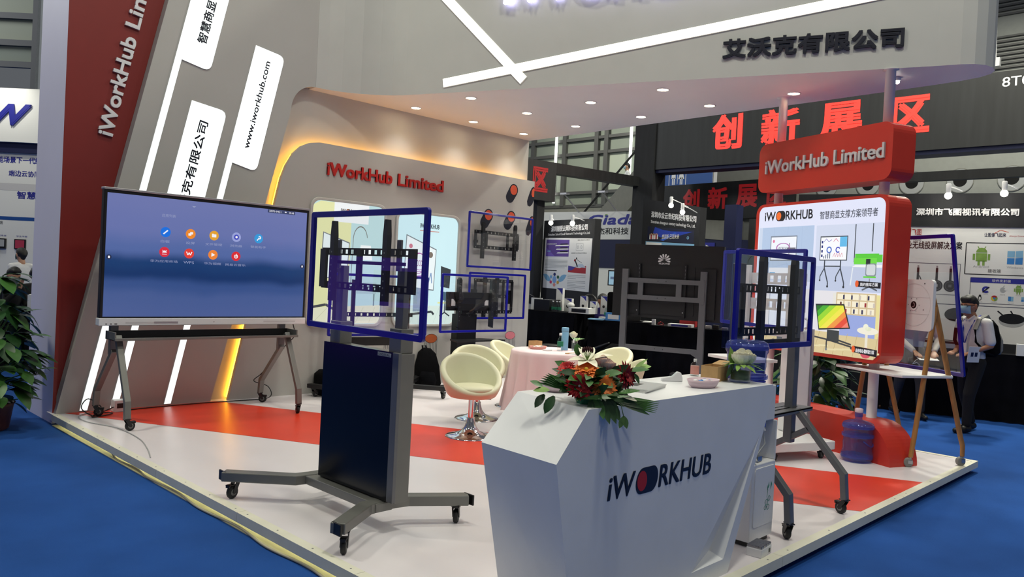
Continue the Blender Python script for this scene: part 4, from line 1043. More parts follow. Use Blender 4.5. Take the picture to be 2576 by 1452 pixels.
# ================================================================== water dispenser, big bottles
DX, DY = 4.37, 2.26
t = thing('water_dispenser', 'white water dispenser beside the counter with hot and cold taps', 'water dispenser', (DX, DY, 0))
x0, x1, yf, yb = 4.215, 4.505, 2.115, 2.41
mb = MB('white_metal'); mb.box(x0, yf, .03, x1, yb, .48); mb.box(x0, yf+.12, .48, x1, yb, .72); mb.box(x0, yf+.02, .72, x1, yb, .93); mb.box(x0, yf, .48, x0+.012, yf+.14, .72); mb.box(x1-.012, yf, .48, x1, yf+.14, .72)
mb.build('cabinet', t, bevel=.008)
mb = MB('rubber_grey'); mb.box(x0+.02, yf+.02, 0, x1-.02, yb-.02, .03, 'black_plastic'); mb.build('plinth', t)
DF = frame((0, yf, 0), (1, 0, 0))
mb = MB('white_metal'); mb.X = DF; mb.prism(rrect(x0+.03, .11, x1-.015, .455, .02), 0, .006)
for k, (u, v, r) in enumerate(((4.40, .24, .03), (4.43, .26, .026), (4.42, .21, .028), (4.385, .21, .022))): mb.ring(u, v, r*.5, r*.62, .0068, 'petal_teal', 14); mb.flat([(u-r, v), (u, v-r*.5), (u+r, v+.004), (u, v+r*.6)], .0064, 'letter_grey')
mb.line([(4.40, .27), (4.41, .31), (4.40, .34)], .004, .007, 'petal_teal'); mb.flat([(4.40, .31), (4.425, .335), (4.42, .36)], .007, 'petal_teal'); mb.flat([(4.44, .31), (4.46, .34), (4.445, .36)], .007, 'petal_teal')
mb.build('door', t, bevel=.003)
mb = MB('label_green'); mb.X = frame((0, yf+.02, 0), (1, 0, 0)); mb.rect(x0+.03, .76, x0+.13, .90, .001); mb.build('sticker', t)
for x, m in ((x0+.085, 'tap_red'), (x0+.20, 'tap_blue')):
    mb = MB('white_metal'); mb.tube([(x, yf+.12, .68), (x, yf+.05, .68), (x, yf+.04, .655)], .012); mb.lathe([(.016, .68), (.018, .70), (.012, .705)], (x, yf+.05, 0), m, 12); mb.build('tap', t, )
mb = MB('paper_grey'); mb.tube([(x0+.09, yf+.04, .65), (x0+.07, yf+.05, .58), (x0+.12, yf+.04, .52), (x0+.20, yf+.03, .58), (x0+.2, yf+.05, .66)], .005); mb.tube([(x0+.05, yf+.05, .60), (x0+.08, yf+.03, .52), (x0+.03, yf-.01, .50)], .005); mb.build('tubing', t)
mb = MB('steel'); mb.box(x0+.10, yf+.02, .485, x0+.15, yf+.05, .515); mb.build('plug', t)
def big_bottle(x, y, z, label, inverted=False, s=1.0, cap=True):
    t = thing('water_jug', label, 'water bottle', (x, y, z))
    R = .135*s
    prof = [(0, .006), (R*.75, .006), (R*.95, .02), (R, .05), (R, .075), (R*.93, .09), (R*.93, .10), (R*.90, .12), (R*.92, .17), (R*.88, .20), (R*.92, .225), (R*.96, .235), (R*.9, .25), (R*.91, .29), (R, .305), (R, .325), (R*.93, .345), (R*.7, .36), (R*.3, .372), (R*.22, .38), (R*.22, .42)]
    if inverted: prof = [(r, .42-h_) for r, h_ in prof][::-1]
    mb = MB('jug_blue'); mb.lathe([(r, h_*s) for r, h_ in prof], (x, y, z), n=36); mb.build('body', t, recalc=True)
    for hh in ((.05, .235, .315) if not inverted else (.105, .185, .37)):
        rb = MB('jug_deep'); rb.lathe([(R*1.003, (hh-.012)*s), (R*1.012, hh*s), (R*1.003, (hh+.012)*s)], (x, y, z), n=36); rb.build('rib', t)
    if not inverted:
        rb = MB('jug_deep'); rb.tube([(x+R*.95*cos(a), y+R*.95*sin(a), z+(.20-.05*sin((a+2.4)*1.9))*s) for a in [-2.4+.1*k for k in range(17)]], .006); rb.build('handle', t)
    if cap and not inverted:
        c = MB('candy_blue'); c.lathe([(R*.25, .40*s), (R*.26, .41*s), (R*.26, .455*s), (R*.24, .462*s)], (x, y, z), 'jug_deep', 18); c.lathe([(R*.262, .44*s), (R*.262, .47*s), (R*.2, .475*s)], (x, y, z), 'pink_plastic', 18)
        c.build('cap', t)
    return t
big_bottle(7.235, 2.64, 0, 'big empty blue water bottle standing on the stage by the red plinth')
t2 = big_bottle(DX+.02, DY+.02, .80, 'blue water bottle upside down on the white water dispenser', True, .94)
mb = MB('text_blue'); mb.X = frame((DX+.02, DY+.02, .80), (.8, -.6, 0))
for k in range(5): mb.line([(-.09, .13+.02*k), (.05+.02*(k % 2), .135+.02*k)], .008, .122, None)
mb.build('print', t2)
t = thing('floor_socket', 'small white socket box with foil top on the stage beside the counter', 'socket', (4.18, 2.04, 0))
mb = MB('white_metal'); mb.X = T(4.185, 2.035, 0, .10); mb.box(-.075, -.045, 0, .075, .045, .05); mb.build('housing', t, bevel=.004)
mb = MB('foil'); mb.X = T(4.185, 2.035, 0, .10); mb.box(-.073, -.043, .05, .073, .043, .064); mb.build('foil_cover', t, bevel=.003)
mb = MB('black_plastic'); mb.X = T(4.185, 2.035, 0, .10); mb.box(.03, -.047, .012, .05, -.045, .034); mb.build('outlet', t)

# ================================================================== dark mount cart right of the counter
t = thing('wheeled_mount_cart', 'dark grey A-frame mount cart with blue edged glass sheet, right of the counter', 'display stand', (4.98, 2.45, 0))
for x in (4.56, 5.405):
    mb = MB('dark_gunmetal'); mb.box(x-.035, 2.42, .42, x+.035, 2.48, 1.66); mb.build('post', t, bevel=.004)
    aframe_leg(t, (x, 2.035, .10), (x, 2.05, .27), (x, 2.40, .66), .055, 'dark_gunmetal')
    aframe_leg(t, (x, 2.885, .10), (x, 2.87, .2), (x, 2.30, .54), .055, 'dark_gunmetal')
    for y in (2.035, 2.885): caster(t, x, y, .105, .042, random.uniform(.2, 1.4))
mb = MB('dark_gunmetal'); mb.box(4.44, 2.37, .655, 5.60, 2.60, .668); mb.box(4.44, 2.37, .64, 5.60, 2.378, .668); mb.box(4.60, 2.50, .668, 5.45, 2.506, .673, 'steel'); mb.box(5.1, 2.44, .668, 5.5, 2.446, .673, 'black_plastic')
mb.build('shelf', t, bevel=.003)
mb = MB('black_metal'); mb.X = frame((0, 2.42, 0), (1, 0, 0))
for v in (1.505, 1.225): slotted_rail(mb, 4.46, 5.38, v, .055, 0, .02, 16, sw=.026)
mb.prism([(4.46, 1.14), (5.38, 1.14), (5.38, 1.17), (4.46, 1.17)], 0, .02)
for u in (4.56, 4.80, 5.06, 5.25): mb.prism([(u-.012, 1.22), (u+.012, 1.22), (u+.012, 1.51), (u-.012, 1.51)], 0, .018)
mb.build('mount_plate', t, bevel=.002)
for u in (4.735, 5.195):
    a = MB('black_metal'); a.X = frame((0, 2.395, 0), (1, 0, 0)); a.prism([(u-.028, 1.14), (u+.028, 1.12), (u+.028, 1.70), (u+.012, 1.73), (u-.02, 1.72), (u-.028, 1.68)], 0, .035); a.build('hook_arm', t, bevel=.004)
glass_frame(t, frame((0, 2.35, 0), (1, 0, 0)), 4.335, 1.115, 5.445, 1.745, .036, .024, edge=(4.285, 4.33))

# white cart behind it, facing along the red sign
E_ = Vector((.370, .929, 0)); N_ = Vector((-.929, .370, 0))
def SP(s, n, z): q = Vector((7.6, 2.66, 0)) + E_*s + N_*n; return (q.x, q.y, z)
t = thing('wheeled_mount_cart', 'white column cart with white base plate and blue edged glass sheet', 'display stand', (7.2, 3.3, 0))
def WP(s, n, z): q = Vector((7.15, 3.2, 0)) + E_*s + N_*n; return (q.x, q.y, z)
mb = MB('white_metal'); mb.add([WP(s, n, z) for z in (.085, .165) for s, n in ((-.39, -.13), (.62, -.13), (.62, .72), (-.25, .72), (-.39, .6))], [(0, 1, 2, 3, 4), (9, 8, 7, 6, 5)] + [(k, (k+1) % 5, 5+(k+1) % 5, 5+k) for k in range(5)])
mb.build('base_plate', t, bevel=.012)
for s, n in ((-.32, -.05), (-.3, .52), (.55, -.05), (.55, .6)): p = WP(s, n, 0); caster(t, p[0], p[1], .088, .036, random.uniform(0, 6))
mb = MB('white_metal'); mb.add([WP(s, n, z) for z in (.165, 1.14) for s, n in ((-.06, -.11), (.16, -.11), (.16, .06), (-.06, .06))], [(0, 1, 2, 3), (7, 6, 5, 4)] + [(k, (k+1) % 4, 4+(k+1) % 4, 4+k) for k in range(4)]); mb.build('column', t, bevel=.02, seg=3)
mb = MB('aluminium'); mb.add([WP(s, n, z) for z in (.165, 1.15) for s, n in ((-.062, -.135), (-.005, -.135), (-.005, -.108), (-.062, -.108))], [(0, 1, 2, 3), (7, 6, 5, 4)] + [(k, (k+1) % 4, 4+(k+1) % 4, 4+k) for k in range(4)]); mb.build('column_trim', t)
CF = frame(WP(0, .09, 0), -E_)
mb = MB('white_metal'); mb.X = CF
for u in (-.62, -.02): mb.prism([(u-.035, 1.0), (u+.035, 1.0), (u+.035, 1.74), (u-.035, 1.74)], 0, .03)
for v in (1.61, 1.36): slotted_rail(mb, -.76, .15, v, .11, -.01, .01, 9, 'white_metal', .05)
mb.prism([(-.6, 1.06), (-.05, 1.06), (-.05, 1.12), (-.6, 1.12)], 0, .02)
mb.build('mount_plate', t, bevel=.003)
mb = MB('white_metal'); p = [WP(-.10, .02, 1.16), WP(-.16, .05, 1.17), WP(-.17, .06, 1.24), WP(-.12, .04, 1.25)]; mb.tube(p, .012); mb.build('handle', t)
glass_frame(t, frame(WP(0, .2, 0), -E_), -.89, 1.135, .255, 1.885, .036, .022)
mb = MB('white_metal'); mb.add([WP(s, n, z) for z in (.80, .83) for s, n in ((.2, .05), (.75, .05), (.75, .45), (.2, .45))], [(0, 1, 2, 3), (7, 6, 5, 4)] + [(k, (k+1) % 4, 4+(k+1) % 4, 4+k) for k in range(4)]); mb.build('shelf', t, bevel=.004)
mb = MB('white_metal'); p = WP(.6, .1, 0); mb.lathe([(.04, .165), (.04, .80)], (p[0], p[1], 0), n=16); mb.build('shelf_leg', t)

# ================================================================== red pole sign
t = thing('red_plinth', 'long red plinth with rounded end carrying the white poles', 'plinth', SP(1.2, 0, 0))
mb = MB('sign_red'); prof = [(-.43, 0)] + [(-.10-.33*cos(k*pi/2/16), .357*sin(k*pi/2/16)) for k in range(1, 17)] + [(2.6, .357), (2.6, 0)]
vs = [SP(s, n, z) for n in (-.10, .24) for s, z in prof]; n = len(prof)
mb.add(vs, [tuple(range(n)), tuple(range(n, 2*n))[::-1]] + [(i, (i+1) % n, n+(i+1) % n, n+i) for i in range(n)]); mb.build('block', t, recalc=True)
for s, z0, lb in ((0, .355, 'white pole carrying the red signs, the one nearer the stage edge'), (1.378, .355, 'white pole carrying the red signs, the farther one')):
    mb = MB('white_metal'); p = SP(s, 0, 0); mb.lathe([(.05, z0), (.046, z0+.005), (.046, 3.59), (.07, 3.595), (.07, 3.6)], (p[0], p[1], 0), n=24)
    tag(mb.build('support_pole'), lb, 'pole', 'white poles through the red signs')
def red_box(name, label, u0, u1, z0, z1, r, dep=.29):
    t = thing(name, label, 'sign', SP(.7, 0, z0))
    F = frame(SP(1.54, .15, 0), -E_); mb = MB('sign_red'); mb.X = F; mb.prism(rrect(u0, z0, u1, z1, r, 6), -dep, 0); mb.build('box', t, bevel=.006); return t, F
t, F = red_box('sign_board', 'upper red box sign with white raised lettering', 0, 1.735, 2.555, 3.085, .10)
mb = MB('letter_grey'); mb.X = F; mb.text('iWorkHub Limited', .115, 2.752, 1.66, 2.895, 0, None, .018, bold=.02); mb.build('lettering', t)
t, F = red_box('poster_light_box', 'lower red box sign with backlit poster of office screens', 0, 1.735, .87, 2.425, .11)
p = MB(); p.X = F; h = .002
inn = rrect(.05, .905, 1.70, 2.395, .08); p.flat(inn, h, em(222, 226, 246, 1.0)); h += .001
logo(p, .14, 2.24, .83, 2.338, h, em(28, 28, 34), em(236, 110, 44)); p.text('智慧商显支撑方案领导者', .925, 2.225, 1.62, 2.305, h, em(60, 64, 76), bold=.006)
# meeting room
p.rect(.07, 1.60, .86, 2.17, h, em(176, 196, 224)); p.rect(.07, 1.60, .86, 1.72, h+.001, em(196, 206, 226)); p.rect(.07, 1.6, .12, 2.17, h+.001, em(200, 212, 232))
for u in (.3, .5, .7): p.line([(u, 1.75), (u, 2.17)], .004, h+.001, em(164, 186, 216))
p.rect(.25, 1.81, .635, 2.075, h+.001, em(120, 130, 146)); p.rect(.262, 1.825, .625, 2.063, h+.002, em(236, 240, 248))
for k in range(3): p.ring(.44, 1.95, .085+.006*k, .091+.006*k, h+.003, em(180, 120, 180), sv=.5)
p.text('WORKHUB', .37, 1.93, .53, 1.96, h+.003, em(60, 50, 70)); p.disc(.3, 2.02, .016, h+.003, em(220, 120, 160)); p.line([(.53, 1.86), (.53, 2.0)], .008, h+.003, em(60, 60, 70)); p.line([(.5, 1.94), (.62, 1.94)], .02, h+.003, em(110, 110, 120))
p.flat([(.16, 1.62), (.22, 1.74), (.62, 1.74), (.72, 1.62)], h+.002, em(232, 234, 238)); p.rect(.26, 1.66, .34, 1.69, h+.003, em(110, 170, 214))
for u in (.17, .21, .66, .72): p.flat([(u, 1.66), (u+.035, 1.66), (u+.03, 1.8), (u+.006, 1.8)], h+.003, em(96, 116, 150))
for k in range(7): p.leaf((.13, 1.76, h+.003), (cos(.5+.35*k), sin(.5+.35*k), 0), (0, 0, 1), .05, .018, em(120, 160, 110), 0, 3)
# demo cart and green desks
p.rect(.89, 1.52, 1.70, 2.165, h, em(206, 214, 234)); p.rect(.89, 1.52, 1.70, 1.76, h+.001, em(188, 198, 222)); p.line([(1.38, 1.8), (1.38, 2.16)], .01, h+.002, em(50, 54, 60)); p.line([(1.58, 1.9), (1.58, 2.16)], .01, h+.002, em(50, 54, 60))
p.rect(.95, 1.815, 1.295, 2.055, h+.002, em(70, 76, 84)); p.rect(.96, 1.825, 1.285, 2.045, h+.003, em(244, 246, 250)); p.rect(1.2, 1.95, 1.285, 2.045, h+.004, em(100, 184, 230))
p.ring(1.07, 1.92, .02, .034, h+.004, em(90, 120, 200)); p.ring(1.18, 1.92, .018, .03, h+.004, em(70, 80, 190), a0=.5, a1=5.5)
p.line([(1.0, 2.0), (1.03, 2.03), (1.06, 2.0), (1.1, 2.02)], .005, h+.004, em(110, 90, 180)); p.line([(1.12, 2.0), (1.15, 2.03), (1.18, 2.0)], .005, h+.004, em(210, 90, 130)); p.line([(1.12+.01*k, 1.85+.02*(k % 3)) for k in range(13)], .004, h+.004, em(210, 110, 130))
for k in range(4): p.rect(.97, 1.85+.045*k, .99, 1.875+.045*k, h+.004, em(40, 50, 120)); p.rect(1.0+.025*k, 1.835, 1.012+.025*k, 1.86+.012*k, h+.004, em(110, 120, 140))
for u, d in ((1.02, -1), (1.22, 1)):
    p.line([(u, 1.82), (u+d*.0, 1.74), (u+.05, 1.60), (u+.05, 1.57)], .014, h+.003, em(60, 66, 76)); p.line([(u, 1.74), (u-.05, 1.66), (u-.05, 1.63)], .012, h+.003, em(70, 76, 86)); p.disc(u+.05, 1.562, .012, h+.004, em(40, 44, 50)); p.disc(u-.05, 1.62, .01, h+.004, em(40, 44, 50))
p.line([(1.02, 1.76), (1.22, 1.76)], .012, h+.003, em(70, 76, 84))
p.rect(1.39, 1.80, 1.66, 1.88, h+.003, em(90, 200, 60)); p.rect(1.38, 1.78, 1.64, 1.84, h+.004, em(110, 214, 70)); p.rect(1.64, 1.80, 1.70, 1.87, h+.004, em(90, 200, 60)); p.rect(1.52, 1.78, 1.57, 1.83, h+.005, em(40, 46, 50)); p.flat([(1.36, 1.755), (1.40, 1.775), (1.70, 1.775), (1.70, 1.75)], h+.004, em(236, 238, 240)); p.line([(1.37, 1.75), (1.35, 1.58)], .012, h+.003, em(226, 230, 236))
p.flat(rrect(1.52, 1.67, 1.64, 1.79, .02), h+.005, em(130, 140, 146)); p.flat(rrect(1.53, 1.68, 1.63, 1.78, .02), h+.006, em(206, 212, 216)); p.rect(1.5, 1.655, 1.64, 1.67, h+.006, em(100, 206, 60)); p.line([(1.57, 1.65), (1.57, 1.57)], .012, h+.005, em(140, 146, 150)); p.line([(1.49, 1.54), (1.57, 1.575), (1.66, 1.54)], .014, h+.005, em(90, 96, 104))
p.flat([(1.43, 1.57), (1.70, 1.56), (1.70, 1.615), (1.43, 1.625)], h+.007, em(24, 22, 30)); p.disc(1.432, 1.598, .02, h+.008, em(226, 92, 40), rv=.032); p.text('简约推车方案', 1.47, 1.577, 1.67, 1.61, h+.008, em(240, 240, 244), bold=.01)
# library corner with flip screen
p.flat([(.07, .93), (.1, .905), (1.65, .905), (1.70, .95), (1.70, 1.5), (.07, 1.55)], h, em(224, 222, 226)); p.flat([(.07, .93), (.1, .905), (1.65, .905), (1.70, .95), (1.70, 1.11), (.07, 1.13)], h+.001, em(214, 196, 150))
for k in range(14): p.line([(.1+.12*k, .91), (.2+.115*k, 1.12)], .006, h+.002, em(190, 170, 120)); p.line([(.3+.1*k, .95+.01*(k % 4)), (.42+.1*k, .955+.01*(k % 4))], .016, h+.0025, em(226, 214, 170))
p.rect(1.19, 1.30, 1.66, 1.51, h+.002, em(206, 186, 146))
for r_ in range(3):
    for c in range(5): p.rect(1.205+.09*c, 1.312+.066*r_, 1.28+.09*c, 1.366+.066*r_, h+.003, em(240, 232, 206)); 
for k in range(14): p.rect(1.21+.032*k, 1.315+.066*(k % 3), 1.23+.032*k, 1.355+.066*(k % 3), h+.004, em(*random.choice([(150, 40, 50), (60, 60, 90), (200, 190, 180), (90, 50, 40)])))
p.rect(1.25, 1.10, 1.66, 1.30, h+.002, em(150, 166, 220)); p.rect(1.15, 1.1, 1.19, 1.5, h+.002, em(226, 224, 216)); p.rect(1.66, 1.1, 1.70, 1.5, h+.002, em(228, 216, 150))
S4 = [(.95, 1.37), (1.285, 1.385), (1.365, 1.18), (1.0, 1.145)]
p.flat([(.935, 1.385), (1.295, 1.40), (1.38, 1.17), (.99, 1.13)], h+.004, em(40, 44, 48)); p.flat(S4, h+.005, em(60, 150, 50))
def bil(u, v): a = Vector(S4[0]).lerp(Vector(S4[1]), u); b = Vector(S4[3]).lerp(Vector(S4[2]), u); return tuple(a.lerp(b, v))
cl = [(40, 110, 40), (70, 170, 50), (150, 210, 50), (214, 226, 60), (236, 226, 80), (236, 150, 70), (226, 80, 60), (240, 130, 110)]
for k in range(8):
    t0, t1 = 2*k/8, 2*(k+1)/8
    q = []
    for tt in (t0, t1):
        q.append((bil(max(0, tt-1), min(1, tt)), bil(min(1, tt), max(0, tt-1))))
    pl = [q[0][0], q[1][0], q[1][1], q[0][1]]
    if k == 0: pl = pl[1:3] + [pl[0]]
    if k == 7: pl = [pl[0], pl[3], pl[1]]
    p.flat(pl, h+.006, em(*cl[k]))
p.rect(1.10, 1.03, 1.25, 1.14, h+.004, em(56, 60, 62)); p.line([(.94, 1.06), (1.1, 1.045), (1.4, 1.0)], .016, h+.004, em(60, 62, 66)); p.line([(1.1, 1.05), (1.1, .96)], .016, h+.004, em(60, 62, 66)); p.line([(1.24, 1.05), (1.4, 1.02)], .016, h+.004, em(60, 62, 66)); p.disc(1.1, .95, .014, h+.005, em(120, 124, 130)); p.disc(1.405, .99, .014, h+.005, em(60, 64, 70))
p.disc(1.58, 1.165, .12, h+.004, em(236, 232, 214), rv=.035); p.rect(1.555, 1.0, 1.585, 1.15, h+.003, em(230, 224, 206)); p.disc(1.56, 1.2, .03, h+.005, em(236, 236, 214)); p.disc(1.59, 1.185, .035, h+.005, em(222, 226, 196), rv=.02); p.disc(1.57, .96, .06, h+.004, em(206, 84, 100), rv=.05)
p.flat([(1.43, .955), (1.70, .935), (1.70, 1.0), (1.43, 1.015)], h+.007, em(24, 22, 30)); p.disc(1.432, .985, .02, h+.008, em(226, 92, 40), rv=.032); p.text('商用电动·翻转款方案', 1.46, .957, 1.67, .995, h+.008, em(240, 240, 244), bold=.01)
p.rect(.28, 1.11, .62, 1.52, h+.003, em(150, 160, 180)); p.rect(.29, 1.12, .61, 1.51, h+.004, em(226, 232, 244)); p.rect(.42, .98, .5, 1.1, h+.003, em(80, 84, 90)); p.flat([(.3, .95), (.6, .95), (.55, .985), (.36, .985)], h+.004, em(90, 94, 100))
p.flat([(.68, .96), (.9, .955), (.9, 1.01), (.68, 1.015)], h+.007, em(24, 22, 30)); p.disc(.682, .985, .02, h+.008, em(226, 92, 40), rv=.03)
p.build('poster', t)

# ================================================================== wooden easel with glass sheet
D_ = Vector((.870, -.493, 0)); L_ = Vector((.493, .870, 0)); O_ = Vector((7.42, 2.25, 0))
def EP(d, l, z): q = O_ + D_*d + L_*l; return (q.x, q.y, z)
t = thing('display_easel', 'wheeled wooden A-leg easel holding a white device and a blue edged glass sheet', 'easel', EP(.28, .4, 0))
for l in (0, .75):
    m1 = MB('wood_oak'); m1.tube([EP(.155, l+.015, 1.53), EP(.20, l+.015, 1.40), EP(.545, l, .25), EP(.572, l, .18), EP(.575, l, .085)], [.022, .024, .022, .021, .019], n=14); m1.build('leg', t)
    m1 = MB('wood_oak'); m1.tube([EP(.185, l, 1.42), EP(.03, l, .25), EP(.005, l, .085)], [.022, .022, .019], n=14); m1.build('leg', t)
    for d, a in ((0, 1.2), (.575, 1.55)):
        p = EP(d, l, 0); X = T(p[0], p[1], 0, a + .9)
        c = MB('steel'); c.X = X; c.lathe([(.012, .05), (.012, .09)], n=10); c.box(-.018, -.022, .03, .018, -.018, .065); c.box(-.018, .018, .03, .018, .022, .065); c.box(-.018, -.022, .06, .018, .022, .066); o = c.build('caster', t)
        w = MB('rubber_grey'); w.X = X @ Matrix.Translation((.015, 0, .04)) @ Matrix.Rotation(pi/2, 4, 'X'); w.lathe([(.024, -.02), (.036, -.02), (.04, -.014), (.04, .014), (.036, .02), (.024, .02)], n=22); w.lathe([(0, -.019), (.024, -.019), (.024, .019), (0, .019)], m='black_plastic', n=16); w.build('wheel', o)
mb = MB('white_metal'); poly = [EP(d, l, .79) for d, l in ((-.16, -.03), (.39, -.03), (.43, .02), (.43, .82), (-.16, .82), (-.2, .78), (-.2, 0.02))]; n = len(poly)
mb.add(poly + [(x, y, .815) for x, y, z in poly], [tuple(range(n)), tuple(range(n, 2*n))[::-1]] + [(i, (i+1) % n, n+(i+1) % n, n+i) for i in range(n)]); mb.build('shelf', t, bevel=.006)
# device plate: rounded white board with a round port, carried between the legs
PF = frame(EP(.13, .78, 0), -L_); mb = MB('white_metal'); mb.X = PF
mb.prism(rrect(.0, 1.20, .80, 1.66, .035), -.03, .0); mb.line([(.02, 1.5), (.77, 1.5)], .004, .001, 'letter_grey'); mb.line([(.02, 1.35), (.77, 1.35)], .004, .001, 'letter_grey')
mb.ring(.585, 1.43, .19, .195, .001, 'letter_grey', 36); mb.build('device_plate', t, bevel=.008)
mb = MB('steel'); mb.X = PF; mb.ring(.585, 1.43, .034, .050, .003, 'letter_white', 24); mb.disc(.585, 1.43, .034, .002, 'black_plastic'); mb.ring(.58, 1.43, .012, .022, .004, 'aluminium', 16, a0=-2, a1=1.6)
for k in range(6): mb.disc(.585+.064*cos(k*pi/3), 1.43+.064*sin(k*pi/3), .004, .002, 'black_plastic', 8)
mb.disc(.70, 1.625, .006, .002, 'black_plastic', 8); mb.disc(.70, 1.39, .006, .002, 'aluminium', 10)
mb.build('port', t)
gx = Vector(L_); tilt = Vector((-D_.x*.165, -D_.y*.165, .986))
GF = Matrix(((-gx.x, tilt.x, 0, 0), (-gx.y, tilt.y, 0, 0), (-gx.z, tilt.z, 0, 0), (0, 0, 0, 1))); nn = (-gx).cross(tilt)
o_ = Vector(EP(.555, .0, .80))
GF = Matrix(((-gx.x, tilt.x, nn.x, o_.x), (-gx.y, tilt.y, nn.y, o_.y), (-gx.z, tilt.z, nn.z, o_.z), (0, 0, 0, 1)))
glass_frame(t, GF, -.95, 0, .0, 1.30, .035, .022)
# ================================================================== people
def cap(mb, a, b, ra, rb, m=None, n=12):
    a = Vector(a); b = Vector(b); P = []; R = []
    d = (b-a); L = d.length or 1e-4; d = d/L
    for k in range(4): q = k/4*pi/2; P.append(a - d*ra*cos(q)); R.append(max(.001, ra*sin(q)))
    P += [a, b]; R += [ra, rb]
    for k in range(1, 5): q = k/4*pi/2; P.append(b + d*rb*sin(q)); R.append(max(.001, rb*cos(q)))
    mb.tube(P, R, m, n, cap=True)
def loft(mb, secs, m=None, n=20):
    """closed body through elliptical sections (centre, half depth, half width)"""
    vs = []; fs = []
    for c, rx, ry in secs: vs += [(c[0]+rx*cos(2*pi*k/n), c[1]+ry*sin(2*pi*k/n), c[2]) for k in range(n)]
    for i in range(len(secs)-1):
        for k in range(n): fs.append((i*n+k, i*n+(k+1) % n, (i+1)*n+(k+1) % n, (i+1)*n+k))
    fs += [tuple(range(n))[::-1], tuple(range((len(secs)-1)*n, len(secs)*n))]
    mb.add(vs, fs, m, True)
def merge(o, vox, it=4):
    r = o.modifiers.new('fuse', 'REMESH'); r.mode = 'VOXEL'; r.voxel_size = vox; r.use_smooth_shade = True
    s = o.modifiers.new('soften', 'SMOOTH'); s.factor = .5; s.iterations = it
    return o
def hand(mb, w, d, up, s=1.0, curl=.6, thumb=1):
    """palm, four bent fingers of different length and a thumb leaving the side of the palm"""
    w = Vector(w); d = Vector(d).normalized(); up = Vector(up); sd = d.cross(up).normalized(); up = sd.cross(d).normalized()
    for k in (-1.5, -.5, .5, 1.5): cap(mb, w+sd*k*.012, w+d*.085*s+sd*k*.019*s, .014, .011)
    for k, L in ((-1.5, .062), (-.5, .078), (.5, .074), (1.5, .058)):
        a = w+d*.088*s+sd*k*.020*s; b = a+d*L*.45*s-up*L*.15*curl; c = b+d*L*.3*s*(1-curl*.5)-up*L*.42*curl
        cap(mb, a, b, .0095, .009); cap(mb, b, c, .009, .0075)
    a = w+d*.03*s+sd*thumb*.025; b = a+d*.035+sd*thumb*.026-up*.012; c = b+d*.03-up*.012
    cap(mb, a, b, .0125, .011); cap(mb, b, c, .011, .009)
